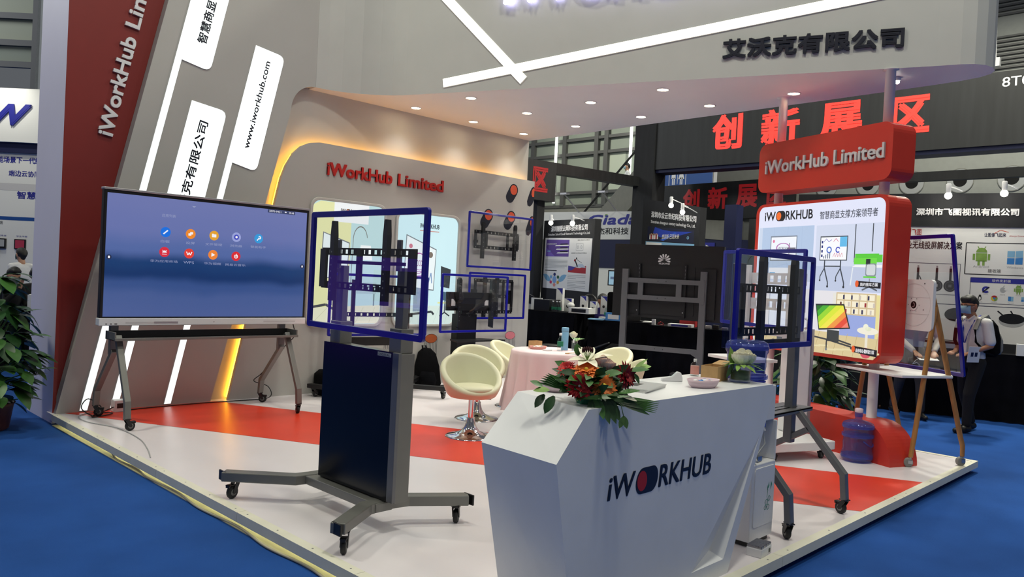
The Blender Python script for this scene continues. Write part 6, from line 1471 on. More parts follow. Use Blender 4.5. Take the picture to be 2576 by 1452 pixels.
for u, s in ((.99, 'Linux'), (1.17, 'Chrome'), (1.375, 'Mac OS'), (1.55, 'Windows')): mb.text(s, u-.035, 1.475, u+.035, 1.492, h, 'paper_grey')
for u, m in ((-.01, 0), (.17, 0), (.42, 1), (.60, 1)):
    mb.rect(u-.016, 1.75, u+.016, 1.95, h, 'black_plastic'); mb.rect(u-.012, 1.95, u+.012, 1.985, h, 'aluminium')
    if m: mb.disc(u, 1.69, .085, h+.0005, 'black_plastic', 24); mb.ring(u, 1.69, .06, .066, h+.001, 'dark_gunmetal', 20); mb.rect(u-.02, 1.67, u+.02, 1.71, h+.001, 'paper_grey' if u < .5 else 'dark_gunmetal')
mb.line([(.19, 1.83), (.22, 1.76), (.30, 1.755)], .012, h, 'black_plastic'); mb.rect(.3, 1.74, .34, 1.77, h, 'aluminium')
mb.disc(1.40, 1.22, .16, h, 'paper_grey', 24, .085); mb.disc(1.40, 1.255, .16, h+.0005, 'black_plastic', 24, .075); mb.line([(1.3, 1.29), (1.22, 1.36)], .018, h, 'black_plastic'); mb.line([(1.42, 1.3), (1.38, 1.37)], .018, h, 'black_plastic'); mb.disc(.70, 1.27, .15, h, 'black_plastic', 24, .1)
o = mb.build('exhibit_wall'); tag(o, 'white exhibit wall of device pictures and app icons on the right', 'exhibit wall')
mb = MB('dark_cloth_board'); mb.X = FT; mb.prism([(-1.6, 2.57), (3.4, 2.57), (3.4, 3.065), (-1.6, 3.065)], -.13, .02); o = mb.build('header_board'); tag(o, 'black header board with white Chinese lettering above the white exhibit wall', 'header board')
mb = MB('letter_white'); mb.X = FT; mb.text('深圳市飞图视讯有限公司', .10, 2.735, 1.41, 2.845, .02, None, .012, bold=.03); l_ = mb.build('lettering', o)
def clip_lamp(label, p, back, r=.035, power=6, grp='clip-on bulb lamps over the exhibit boards', arm=None):
    t = thing('clip_lamp', label, 'lamp', p, 0, grp); x, y, z = p
    mb = MB('letter_white'); mb.lathe([(.03, .02), (.034, .03), (.034, .15), (.025, .16)], p, n=14); mb.build('holder', t)
    mb = MB('letter_white'); mb.tube([(x, y, z+.12), tuple(Vector(p)+Vector((0, 0, .10))+Vector(back)*.5), tuple(Vector(p)+Vector(back)+Vector((0, 0, .06)))], .008, n=6); mb.build('arm', t)
    mb = MB('bulb'); mb.ball((x, y, z-.015), r); mb.build('bulb', t)
    l = bpy.data.lights.new('bulb_light', 'POINT'); l.energy = power; l.color = (1, .95, .8); l.shadow_soft_size = r*1.05
    o = bpy.data.objects.new('bulb_light', l); COL.objects.link(o); o.parent = t; o.location = (0, 0, -.07)
clip_lamp('lit clip-on bulb lamp over the left part of the long black header on the right', (12.50, 3.48, 3.01), (.3, -.1, .02), .05, 7)
clip_lamp('lit clip-on bulb lamp over the right part of the long black header on the right', (12.70, 2.82, 3.04), (.3, -.1, .02), .05, 7)
draped_table('black draped table in front of the white exhibit wall', (11.52, 4.05), (12.44, 1.0), .45, .80)
mb = MB('paper'); mb.X = frame((11.86, 2.38, 0), FX2); mb.prism([(0, .8), (.5, .8), (.5, .95), (0, .95)], -.2, -.1); mb.rect(.08, .82, .3, .93, -.0995, 'letter_grey')
for k in range(4): mb.line([(.1, .84+.02*k), (.26, .84+.02*k)], .004, -.099, 'paper_grey')
tag(mb.build('carton'), 'long white carton on the black draped table at the right edge', 'box')
mb = MB('black_plastic'); mb.X = frame((11.5, 3.0, 0), FX2); mb.prism([(-.5, .8), (.1, .8), (.1, .93), (-.5, .93)], -.4, -.1); mb.prism([(-.48, .84), (.08, .84), (.08, .9), (-.48, .9)], -.1, -.095, 'paper_grey'); tag(mb.build('equipment_case'), 'dark equipment case on the black draped table behind the easel glass', 'case')

# black portal beam and hall wall with ventilation openings behind
mb = MB('banner_black'); mb.box(14.1, 1.5, 3.45, 14.25, 6.6, 3.6); tag(mb.build('portal_beam'), 'thin black beam above the right black header', 'beam')
HV = frame((18.1, 0, 0), (0, -1, 0))
mb = MB('hall_wall'); mb.X = HV; mb.prism([(-10.5, -.1), (4, -.1), (4, 5.0), (-10.5, 5.0)], -.3, 0)
struct('wall_hall', mb)
for k, y in enumerate((7.62, 6.69, 5.77, 4.83, 3.90)):
    mb = MB('hall_grey'); mb.X = HV; mb.ring(-y, 3.97, .13, .25, .01, 'paper_grey', 28); mb.ring(-y, 3.97, .245, .26, .012, 'hall_grey', 28); mb.disc(-y, 3.97, .135, .006, 'black_plastic', 24)
    tag(mb.build('air_vent'), 'round grey air vent high on the hall wall behind the black beam', 'vent', 'round air vents on the hall wall')
mb = MB('hall_wall'); LV = frame((24.5, 0, 0), (0, -1, 0)); mb.X = LV; mb.prism([(-9, 5.0), (2, 5.0), (2, 14), (-9, 14)], -.2, 0)
for band in ((7.85, 8.7), (9.3, 10.4)):
    z = band[0]
    while z < band[1]: mb.prism([(-9, z), (2, z), (2, z+.05), (-9, z+.05)], 0, .08, 'mullion'); z += .12
struct('wall_louver', mb)
mb = MB('letter_white'); mb.box(23.7, 5.55, 7.75, 23.85, 5.75, 7.98); mb.tube([(23.78, 5.66, 7.98), (23.8, 5.75, 12)], .012); tag(mb.build('hanging_box'), 'small white box hanging on a wire in front of the hall louvers', 'box')

# big black banner portal with red glowing characters
BF = frame((16.5, 0, 0), (0, -1, 0))
t = thing('portal_banner', 'huge black overhead banner with big red glowing Chinese characters', 'banner', (16.6, 7, 4.38))
mb = MB('banner_black'); mb.X = BF; mb.prism([(-11.34, 4.38), (1.5, 4.38), (1.5, 5.68), (-4.5, 5.74), (-11.34, 5.95)], -.5, 0); mb.prism([(-11.34, 4.30), (1.5, 4.30), (1.5, 4.38), (-11.34, 4.38)], -.5, -.05, 'navy'); mb.prism([(.8, -.1), (1.5, -.1), (1.5, 4.3), (.8, 4.3)], -.5, 0); mb.build('board', t)
for ch, u0, u1, v0, v1 in (('创', -9.76, -8.98, 4.74, 5.56), ('新', -8.52, -7.62, 4.72, 5.54), ('展', -7.18, -6.28, 4.72, 5.53), ('区', -5.72, -5.0, 4.74, 5.48)): mb = MB('lit_red'); mb.X = BF; mb.text(ch, u0, v0, u1, v1, .001, bold=.035); mb.build('lettering', t)
mb = MB('letter_white'); mb.X = BF; mb.text('8T08', -3.80, 5.44, -3.22, 5.62, .001, bold=.01); mb.build('hall_number', t)
for y, z in ((8.2, 5.9), (6.4, 5.86), (9.7, 5.95)):
    l = bpy.data.lights.new('banner_floodlight', 'SPOT'); l.energy = 30; l.spot_size = radians(110); l.spot_blend = .8; l.shadow_soft_size = .1; l.color = (.92, .95, 1)
    o = bpy.data.objects.new('banner_floodlight', l); COL.objects.link(o); o.location = (15.9, y, z+.3); o.rotation_euler = (0, radians(28), 0)
mb = MB('dark_cloth_board'); mb.box(16.45, 11.35, -.1, 17.0, 11.95, 6.2); tag(mb.build('portal_pillar'), 'tall black pillar at the corner of the big banner portal', 'pillar')
mb = MB('banner_black'); mb.path([(12.5, 11.86, 3.98), (16.5, 11.9, 4.1)], .25, .24); tag(mb.build('portal_beam'), 'black beam rising to the tall black pillar behind the white wall end', 'beam')
t = thing('portal_sign', 'black hanging panel with a dark red character at the end of the white wall', 'sign', (12.8, 11.7, 3.3))
SF2 = frame((12.42, 11.7, 0), (1, -.12, 0)); mb = MB('banner_black'); mb.X = SF2; mb.prism([(-.3, 3.22), (.68, 3.22), (.68, 4.08), (-.3, 4.08)], -.3, 0); mb.build('board', t)
mb = MB('letter_print_red'); mb.X = SF2; mb.text('区', .0, 3.40, .44, 3.94, .001, bold=.04); mb.build('lettering', t)
mb = MB('dark_cloth_board'); mb.box(12.72, 11.80, -.1, 12.96, 11.95, 3.25); tag(mb.build('portal_pillar'), 'narrow black pillar under the hanging panel with the red character', 'pillar')
mb = MB('sign_blue'); T2 = frame((19.5, 0, 0), (0, -1, 0)); mb.X = T2; mb.prism([(-13.75, 4.4), (-11.45, 4.4), (-11.45, 5.0), (-13.75, 5.0)], -.15, 0, 'sign_blue', 'letter_grey')
mb.prism([(-13.7, -.1), (-13.55, -.1), (-13.55, 4.4), (-13.7, 4.4)], -.12, -.05, 'mullion'); mb.prism([(-11.6, -.1), (-11.47, -.1), (-11.47, 4.4), (-11.6, 4.4)], -.12, -.05, 'mullion'); h = .002
mb.rect(-13.35, 4.56, -13.27, 4.95, h, 'letter_white'); mb.line([(-13.52, 4.72), (-13.31, 4.50), (-13.10, 4.72)], .09, h, 'letter_white')
mb.line([(-12.88, 4.40), (-12.88, 4.92), (-12.84, 4.96), (-12.36, 4.96), (-12.32, 4.92), (-12.32, 4.40)], .02, h, 'letter_white'); mb.rect(-12.605, 4.44, -12.59, 4.94, h, 'letter_white')
for u, f_ in ((-12.73, 0), (-12.47, 1)):
    mb.disc(u, 4.88, .04, h, 'letter_white'); mb.flat([(u-.07, 4.6), (u-.06, 4.83), (u+.06, 4.83), (u+.07, 4.6)] if not f_ else [(u-.10, 4.58), (u-.03, 4.83), (u+.03, 4.83), (u+.10, 4.58)], h, 'letter_white'); mb.rect(u-.045, 4.42, u-.01, 4.62, h, 'letter_white'); mb.rect(u+.01, 4.42, u+.045, 4.62, h, 'letter_white')
tag(mb.build('toilet_sign'), 'blue hanging sign with white arrow and toilet figures', 'sign')
mb = MB('letter_grey'); mb.X = T2; mb.rect(-11.42, 4.38, -11.3, 5.0, .002); mb.prism([(-11.3, 4.45), (-9.5, 4.5), (-9.5, 5.0), (-11.3, 5.0)], -.2, -.05, 'hall_wall'); mb.prism([(-10.5, -.1), (-10.3, -.1), (-10.3, 4.6), (-10.5, 4.6)], -.2, -.1, 'mullion'); tag(mb.build('wall_cladding'), 'pale grey panel beside the blue toilet sign', 'panel')
t = thing('portal_banner', 'second farther black banner with dim red Chinese characters', 'banner', (18.05, 10.5, 3.1)); B2 = frame((17.9, 0, 0), (0, -1, 0)); k_ = 17.9/24
def b2(y, z): return (-y*k_, 1.5+(z-1.5)*k_)
mb = MB('banner_black'); mb.X = B2; mb.prism([(-12.5, 3.13), (-8.3, 3.3), (-8.3, 4.22), (-12.5, 4.15)], -.1, 0); mb.build('board', t)
for ch, u0, u1, v0, v1 in (('创', -11.36, -10.86, 3.48, 4.04), ('新', -10.62, -10.06, 3.50, 4.06), ('展', -9.82, -9.24, 3.52, 4.10), ('区', -9.0, -8.5, 3.55, 4.10)): mb = MB('letter_red_added_glow'); mb.X = B2; mb.text(ch, u0, v0, u1, v1, .001, bold=.03); mb.build('lettering', t)

# ================================================================== booths in the gap between the white wall and the poster sign
SA = Vector((12.98, 11.77, 0)); SXd = Vector((-.30, -.954, 0)); SF3 = frame(SA, SXd)
t = thing('poster_board', 'black exhibit board with a white poster of a skier under Chinese and English lettering', 'poster board', (12.7, 10.8, 0))
mb = MB('dark_cloth_board'); mb.X = SF3; mb.prism([(-.05, -.09), (1.98, -.09), (1.98, 2.76), (-.05, 2.80)], -.15, 0); mb.build('board', t)
mb = MB('letter_white'); mb.X = SF3; mb.text('深圳随锐云网科技有限公司', .27, 2.535, 1.72, 2.665, .001, bold=.02); mb.text('Shenzhen Suirui Cloud Network Technology Co.,Ltd.', .15, 2.44, 1.82, 2.505, .001, bold=.01); mb.build('lettering', t)
mb = MB('paper'); mb.X = SF3; h = .004; mb.prism([(.03, 1.30), (1.88, 1.27), (1.92, 2.36), (.05, 2.41)], 0, h); h += .001
mb.flat([(.10, 2.0), (1.05, 1.99), (1.06, 2.35), (.1, 2.37)], h, ink(96, 70, 150)); mb.flat([(.1, 2.0), (.5, 1.995), (.1, 2.2)], h+.001, ink(120, 96, 190))
for k in range(3): mb.flat([(.56+.04*k*-1, 2.06+.08*k), (1.04, 2.06+.08*k), (1.04, 2.085+.08*k), (.6-.04*k, 2.085+.08*k)], h+.002, 'paper'); mb.rect(.7, 2.09+.08*k, 1.0, 2.11+.08*k, h+.002, 'black_paint')
mb.text('随锐随锐云软件', .15, 2.25, .55, 2.29, h+.002, 'paper'); mb.rect(.15, 2.10, .3, 2.125, h+.002, 'thermos_blue')
for k in range(7): mb.line([(.08, 1.92-.028*k), (1.02-.1*(k == 6), 1.915-.028*k)], .011, h, 'paper_grey')
mb.line([(.1, 1.69), (.6, 1.685)], .016, h, 'black_paint'); mb.text('随锐 随锐科技集团', 1.38, 2.32, 1.82, 2.35, h, 'black_paint')
mb.line([(1.33, 2.12), (1.6, 2.12), (1.6, 2.26), (1.33, 2.26), (1.33, 2.12)], .008, h, 'paper_grey'); mb.ring(1.4, 2.19, .02, .032, h, 'paper_grey'); mb.ring(1.53, 2.19, .02, .032, h, 'paper_grey'); mb.text('随锐助力北京2022年冬奥会', 1.16, 2.05, 1.74, 2.08, h, 'black_paint')
mb.flat([(1.06, 1.66), (1.74, 1.64), (1.74, 1.80), (1.5, 1.75), (1.06, 1.80)], h, ink(170, 40, 50)); mb.flat([(1.06, 1.70), (1.06, 1.80), (1.35, 1.77), (1.2, 1.7)], h+.001, ink(70, 60, 150)); mb.flat([(1.30, 1.78), (1.74, 1.76), (1.6, 1.84), (1.42, 1.83)], h+.001, ink(190, 206, 222))
mb.line([(1.30, 1.94), (1.36, 1.86), (1.42, 1.78)], .035, h+.002, 'black_paint'); mb.line([(1.28, 1.9), (1.34, 1.93)], .03, h+.002, 'letter_print_red'); mb.disc(1.37, 1.955, .02, h+.002, 'black_paint'); mb.line([(1.36, 1.94), (1.58, 1.86)], .007, h+.002, 'black_paint')
for k in range(9): mb.line([(1.05, 1.60-.033*k-.02*(k > 2)), (1.74-.12*(k % 3 == 2)*3, 1.595-.033*k-.02*(k > 2))], .011, h, 'paper_grey')
for s in (-1, 1): mb.leaf((.52+s*.16, 1.46, h), (s*.7, .3, 0), (0, 0, 1), .36, .13, 'thermos_blue', 0, 4, 0)
mb.disc(.52, 1.49, .08, h+.002, ink(130, 170, 222))
for k, c in enumerate(((30, 44, 110), (40, 96, 70), (206, 160, 60), (226, 140, 130), (206, 60, 110), (120, 170, 216))): a = pi/2-k*pi/3; mb.disc(.52+.17*cos(a), 1.49+.115*sin(a), .05, h+.002, ink(*c), rv=.036)
mb.ring(.52, 1.49, .165, .172, h+.001, 'paper_grey', 24, .68); mb.build('poster', t)
clip_lamp('lit clip-on bulb lamp at the left end above the skier poster', (12.36, 11.05, 2.70), (.2, .1, 0), .05, 6); clip_lamp('lit clip-on bulb lamp in the middle above the skier poster', (12.12, 10.25, 2.66), (.42, .0, 0), .05, 6)
ZA = Vector((14.09, 9.91, 0)); ZX = Vector((-.131, -.991, 0)); ZF = frame(ZA, ZX)
t = thing('header_board', 'black exhibit board with white lettering and a blue banner picture, above the screen stand', 'header board', (14, 9.1, 0))
mb = MB('dark_cloth_board'); mb.X = ZF; mb.prism([(-.02, -.09), (1.53, -.09), (1.53, 3.10), (-.02, 3.34)], -.2, 0); mb.build('board', t)
mb = MB('letter_white'); mb.X = ZF; sk = (-.11)
mb.text('深圳市众云世纪科技有限公司', 0, 0, 1.22, .135, .001, bold=.02, rot=((.22, 2.93), (1, -.115), (0, 1))); mb.text('Shenzhen zhongyun century technology Co., Ltd.', 0, 0, 1.2, .085, .001, bold=.008, rot=((.22, 2.79), (1, -.105), (0, 1))); mb.build('lettering', t)
mb = MB('navy'); mb.X = ZF; h = .002
mb.flat([(.14, 2.44), (1.4, 2.36), (1.4, 2.63), (.14, 2.74)], h, ink(14, 20, 50)); mb.flat([(.5, 2.5), (.9, 2.5), (1.36, 2.6), (.8, 2.62), (.55, 2.66), (.35, 2.72), (.3, 2.6)], h+.001, ink(28, 60, 170)); mb.flat([(.5, 2.44), (.9, 2.6), (.95, 2.58), (.6, 2.42)], h+.002, ink(40, 90, 200))
mb.text('想到新 已到未来', .55, 2.46, 1.02, 2.56, h+.003, 'petal_cream', shear=.2)
for k in range(7): mb.disc(.22+.035*k, 2.56+.012*(k % 2), .016, h+.003, 'skin'); mb.rect(.205+.035*k, 2.46, .235+.035*k, 2.545, h+.003, ('paper', 'letter_print_red', 'paper', 'pink_plastic')[k % 4])
mb.ring(1.25, 2.48, .018, .03, h+.003, 'thermos_blue'); mb.flat([(.10, 2.1), (1.42, 2.1), (1.42, 2.35), (.10, 2.42)], h, 'thermos_blue'); mb.flat([(.12, 2.1), (.6, 2.1), (.55, 2.38), (.12, 2.4)], h+.001, 'paper'); mb.text('公司介绍', .2, 2.29, .33, 2.335, h+.002, 'black_paint'); mb.build('banner_picture', t)
clip_lamp('lit clip-on bulb lamp over the left part of the white lettered black header', (13.32, 8.72, 3.10), (.64, -.02, -.06), .05, 6); clip_lamp('lit clip-on bulb lamp over the right end of the white lettered black header', (13.32, 8.45, 2.96), (.6, .02, -.04), .05, 6)
GF2 = frame((18.0, 0, 0), (0, -1, 0))
t = thing('fascia_sign', 'white lit fascia with dark blue lettering far behind the skier poster board', 'sign', (18.2, 14.5, 2.75))
mb = MB('paper'); mb.X = GF2; mb.prism([(-16.4, 2.72), (-12.0, 2.72), (-12.0, 3.5), (-16.4, 3.56)], -.2, 0); mb.build('fascia', t)
mb = MB('text_blue'); mb.X = GF2; mb.text('Giada', -14.62, 3.14, -12.85, 3.44, .002, bold=.04, shear=.18); mb.text('杰和科技', -14.25, 2.86, -13.14, 3.06, .002, 'black_paint', bold=.02); mb.flat([(-14.02, 3.39), (-13.93, 3.39), (-13.91, 3.45), (-14.0, 3.45)], .003, 'leaf_light'); mb.build('lettering', t)
for y in (15.0, 13.6):
    l = bpy.data.lights.new('fascia_floodlight', 'SPOT'); l.energy = 26; l.spot_size = radians(120); l.spot_blend = .9; l.color = (1, 1, .85); l.shadow_soft_size = .1
    o = bpy.data.objects.new('fascia_floodlight', l); COL.objects.link(o); o.location = (17.3, y, 3.95); o.rotation_euler = (0, radians(35), 0)
    mb = MB('aluminium'); mb.box(17.25, y-.12, 3.98, 17.4, y+.12, 4.03); mb.bar((17.32, y, 3.98), (18.0, y, 3.54), .03, .03); tag(mb.build('flood_lamp'), 'small arm floodlight above the white fascia', 'lamp', 'arm floodlights above the white fascia')
mb = MB('navy'); mb.X = GF2; mb.prism([(-14.2, 1.9), (-12.0, 1.9), (-12.0, 2.72), (-14.2, 2.72)], -.25, -.02); tag(mb.build('stand_panel'), 'dark blue panel below the white fascia', 'panel')
mb = MB('paper'); mb.X = GF2; mb.prism([(-14.5, .2), (-12.0, .2), (-12.0, 1.9), (-14.5, 1.9)], -.25, -.05); mb.disc(-13.25, 1.62, .13, -.045, 'flag_white'); tag(mb.build('stand_panel'), 'white panel with round light below the dark blue one', 'panel')
t = thing('small_monitor', 'small lit monitor beside the black screen stand', 'monitor', (12.0, 8.9, 1.3)); MF = frame((11.75, 9.0, 0), (.3, -.954, 0))
mb = MB('black_plastic'); mb.X = MF; mb.prism([(0, 1.43), (.34, 1.43), (.34, 1.72), (0, 1.72)], -.03, 0); mb.prism([(.13, -.1), (.2, -.1), (.2, 1.45), (.13, 1.45)], -.04, -.02); mb.prism([(0, -.1), (.34, -.1), (.34, -.07), (0, -.07)], -.2, .15); mb.build('case', t)
mb = MB(); mb.X = MF; mb.rect(.02, 1.45, .32, 1.70, .001, em(150, 186, 206, .8)); mb.rect(.05, 1.55, .2, 1.6, .002, em(90, 110, 140, .8)); mb.build('screen', t)
# things on and around the dark exhibit table
t, F = draped_table('long black draped exhibit table in front of the skier poster board', (10.35, 9.95), (10.5, 8.72), .75, .92)
t, F2 = draped_table('lower black draped table with a laptop and tissue box', (10.22, 8.18), (10.66, 7.25), .5, .86, zf=-.1)
z = .92
def at_(F, u, z, d): return F @ Vector((u, z, -d))
slab('printer', 'black printer with white paper on the dark exhibit table', 'printer', F, .28, z, -.45, .34, .2, .35, 'black_plastic'); slab('paper_sheet', 'white paper sheet standing out of the black printer', 'paper', F, .12, z, -.25, .24, .22, .02, 'paper')
for k, (u, hh, d, w) in enumerate(((.50, .42, .55, .14), (.72, .24, .5, .16), (1.06, .30, .5, .13), (1.30, .22, .45, .12), (1.46, .32, .55, .13))):
    mb = MB('paper'); mb.X = F; mb.prism([(u, z), (u+w, z), (u+w, z+hh), (u, z+hh)], -d, -d+.07, 'paper'); mb.flat([(u, z+hh), (u+w, z+hh), (u+w, z+hh*.7), (u+w*.5, z+hh*.9)], -d+.071, 'text_blue'); mb.disc(u+w*.5, z+hh*.42, w*.2, -d+.072, 'black_plastic', 12)
    tag(mb.build('product_box'), ('tallest white product box at the left of the row', 'white product box with a blue corner next to the tallest one', 'white product box in the middle of the row', 'shortest white product box in the row', 'white product box at the right end of the row')[k] + ' on the exhibit table', 'box')
for k, u in enumerate((.66, .74, .80)):
    p = at_(F, u, z, .16); mb = MB('bottle_clear'); mb.lathe([(.03, 0), (.032, .1), (.014, .15), (.014, .17)], tuple(p), n=14); mb.lathe([(.0325, .03), (.0325, .08)], tuple(p), 'label_green', 14); mb.lathe([(.016, .17), (.016, .19)], tuple(p), 'letter_white', 10)
    tag(mb.build('water_bottle'), 'small clear water bottle in the group on the dark exhibit table', 'bottle', 'water bottles on the exhibit table')
p = at_(F, .92, z+.12, .35); mb = MB('paper'); mb.ball2(tuple(p), (.07, .07, .055)); mb.lathe([(.05, -.12), (.02, -.06), (.02, -.03)], tuple(p), 'black_plastic', 14)
tag(mb.build('web_camera'), 'white ball camera on the dark exhibit table', 'camera')
p = at_(F, 1.22, z+.17, .5); mb = MB('black_plastic'); mb.tube([tuple(p + F.to_3x3() @ Vector((.14*cos(a), .15*sin(a), 0))) for a in [2*pi*k/20 for k in range(21)]], .028); mb.lathe([(.08, -.17), (.08, -.15)], tuple(p), None, 14); tag(mb.build('ring_fan'), 'dark ring shaped device standing on the exhibit table', 'gadget')
slab('conference_phone', 'white flat box with a dark conference phone on the exhibit table', 'box', F, 1.05, z, -.3, .42, .1, .22, 'paper', None, 'black_plastic')
t = thing('monitor', 'tilted dark touch terminal at the left end of the exhibit table', 'monitor', tuple(at_(F, .02, z, .3)))
mb = MB('black_plastic'); mb.X = F; mb.prism([(-.16, z+.15), (.1, z+.10), (.14, z+.24), (-.10, z+.32)], -.3, -.27); mb.build('screen', t); mb = MB('paper_grey'); mb.X = F; mb.prism([(-.18, z-.35), (.0, z-.35), (.10, z+.16), (-.08, z+.16)], -.34, -.3); mb.build('stand', t)
t = thing('laptop', 'open dark laptop on the lower black table', 'laptop', tuple(at_(F2, .62, .86, .2)))
mb = MB('black_plastic'); mb.X = F2; mb.prism([(.45, .86), (.85, .86), (.85, .88), (.45, .88)], -.4, -.12); mb.build('keyboard', t)
mb = MB('black_plastic'); mb.X = F2; mb.prism([(.43, .87), (.83, .87), (.87, 1.12), (.47, 1.13)], -.13, -.11); mb.build('lid', t)
slab('tissue_box', 'blue and red tissue box on the lower black table', 'box', F2, .28, .86, -.12, .26, .13, .12, 'candy_blue', None, 'paper'); slab('booklet', 'blue booklets stacked at the edge of the lower black table', 'booklet', F2, .0, .86, -.1, .26, .02, .18, 'thermos_blue'); slab('paper_sheet', 'white papers lying behind the laptop on the lower black table', 'paper', F2, .88, .86, -.3, .16, .02, .2, 'paper')
p = at_(F2, .22, .90, .3); mb = MB('paper'); mb.X = F2; mb.prism([(.12, .86), (.34, .86), (.34, .9), (.12, .9)], -.4, -.2); tag(mb.build('white_case'), 'flat white device under a small water bottle on the lower table', 'gadget')
mb = MB('bottle_clear'); mb.lathe([(.03, 0), (.032, .09), (.014, .13), (.014, .16)], tuple(p), n=14); mb.lathe([(.0325, .03), (.0325, .08)], tuple(p), 'label_green', 14); tag(mb.build('water_bottle'), 'small water bottle standing on the flat white device', 'bottle')
t = thing('office_chair', 'dark high back office chair in front of the man in purple', 'chair', (10.95, 7.95, -.1)); CF2 = frame((10.72, 8.2, 0), (.5, -.866, 0))
mb = MB('black_fabric'); mb.X = CF2; mb.prism(rrect(0, .82, .5, 1.33, .05), -.08, 0); mb.build('backrest', t, bevel=.01)
mb = MB('letter_white'); mb.X = CF2; mb.flat([(.27, 1.12), (.31, 1.12), (.31, 1.25), (.27, 1.25)], .002); mb.flat([(.36, 1.12), (.39, 1.12), (.37, 1.25), (.34, 1.25)], .002); mb.build('print', t)
mb = MB('black_fabric'); mb.X = CF2; mb.prism([(0, .36), (.5, .36), (.5, .43), (0, .43)], -.55, -.08); mb.build('seat', t); mb = MB('black_plastic'); mb.X = CF2; mb.prism([(.23, -.03), (.28, -.03), (.28, .36), (.23, .36)], -.33, -.28); mb.prism([(0, -.09), (.5, -.09), (.5, -.04), (0, -.04)], -.33, -.28); mb.prism([(.22, -.09), (.29, -.09), (.29, -.04), (.22, -.04)], -.56, -.06); mb.build('base', t)
t = thing('waste_basket', 'teal mesh waste basket on the floor behind the round table', 'basket', (9.4, 8.25, -.1)); mb = MB('teal_mesh'); mb.lathe([(.11, 0), (.15, .52), (.14, .52), (.10, .01)], (9.5, 8.35, -.1), n=22)
for k in range(9): mb.lathe([(.112+.0043*k, .05+.052*k), (.117+.0043*k, .055+.052*k)], (9.5, 8.35, -.1), 'navy', 22)
mb.build('bin', t); mb = MB('black_plastic'); mb.lathe([(.155, .48), (.16, .53), (.148, .54)], (9.5, 8.35, -.1), n=22); mb.build('liner', t)
t = thing('bag_heap', 'dark bag lying against the black draped table behind the tub chairs', 'bag', (9.9, 7.5, -.1)); mb = MB('black_fabric'); loft(mb, [((9.95, 7.55, -.1), .2, .24), ((9.95, 7.55, .1), .22, .26), ((9.98, 7.5, .38), .16, .2), ((10.0, 7.42, .52), .06, .1)]); mb.build('bag', t); mb = MB('trouser_grey'); mb.path([Vector((9.75, 7.75, .35)), Vector((9.72, 7.6, .46)), Vector((9.8, 7.42, .55))], .08, .02); mb.build('strap', t)
# right of the stand: booth bits seen between screen stand and poster sign
mb = MB('navy'); mb.box(16.2, 8.85, -.1, 16.5, 9.15, 3.4); mb.box(15.0, 7.62, -.1, 15.3, 7.9, 2.95, 'banner_black'); tag(mb.build('portal_pillar'), 'dark narrow pillars between the screen stand and the poster sign', 'pillar')
mb = MB('hall_wall'); mb.X = frame((17.3, 0, 0), (0, -1, 0)); mb.prism([(-10.9, 2.75), (-9.3, 2.62), (-9.3, 3.12), (-10.9, 3.2)], -.1, 0, 'hall_grey'); mb.prism([(-10.9, -.1), (-9.0, -.1), (-9.0, 2.66), (-10.9, 2.74)], -.1, -.02, 'navy'); mb.rect(-10.3, 2.3, -10.0, 2.6, .0, 'text_blue'); mb.flat([(-10.25, 2.35), (-10.05, 2.45), (-10.25, 2.55)], .001, 'paper'); tag(mb.build('exhibit_panel'), 'beige and dark blue exhibit panel between the black header and the dark pillar', 'panel')
mb = MB('dark_cloth_board'); mb.X = frame((14.4, 7.3, 0), (.2, -.98, 0)); mb.prism([(-.1, -.1), (1.3, -.1), (1.3, 2.95), (-.1, 2.95)], -.1, 0); mb.rect(.1, 1.95, .75, 2.45, .002, 'paper'); mb.rect(.18, 2.02, .68, 2.36, .003, 'sign_blue'); mb.rect(.22, 1.7, .6, 2.0, .004, 'paper_grey'); tag(mb.build('poster_board'), 'dark board with a framed blue poster behind the glass sheet stands', 'poster board')
l = bpy.data.lights.new('poster_lamp', 'SPOT'); l.energy = 25; l.spot_size = radians(60); l.spot_blend = .9; l.shadow_soft_size = .05; o = bpy.data.objects.new('poster_lamp', l); COL.objects.link(o); o.location = (13.9, 7.0, 2.95); o.rotation_euler = (0, radians(35), radians(-12))
mb = MB('panel_red'); mb.box(13.2, 6.55, -.1, 13.3, 6.7, 1.3); mb.box(13.15, 6.5, 1.3, 13.35, 6.75, 1.45, 'pink_plastic'); tag(mb.build('menu_stand'), 'narrow pink and white stand behind the dark cart', 'stand')

# ================================================================== far hall: glazed wall, escalator
mb = MB('hall_wall'); mb.X = frame((24.8, 0, 0), (0, -1, 0)); mb.prism([(-34, -.1), (-13, -.1), (-13, 4.55), (-34, 4.55)], -.3, 0, 'hall_grey'); struct('wall_far', mb)
t = thing('window_1', None, None, (24.8, 20, 4.55)); t['kind'] = 'structure'; WFa = frame((24.8, 0, 0), (0, -1, 0))
mb = MB('mullion'); mb.X = WFa
for u in (-32, -29, -26, -23.4, -21.6, -19.9, -19.4, -17.6, -16.2, -14.5): mb.prism([(u-.1, 4.55), (u+.1, 4.55), (u+.1, 12), (u-.1, 12)], -.1, .05)
for v in (4.55, 5.1, 6.7, 7.3, 8.6, 10): mb.prism([(-34, v-.06), (-13, v-.06), (-13, v+.06), (-34, v+.06)], -.08, .03)
mb.build('window_frame', t)
mb = MB('hall_grey'); mb.X = WFa; mb.rect(-34, 4.55, -13, 12, -.1, ink(140, 148, 138))
for u in (-22.6, -18.9): mb.rect(u-.5, 5.15, u+.4, 6.65, -.09, ink(176, 184, 170))
mb.build('blinds', t)
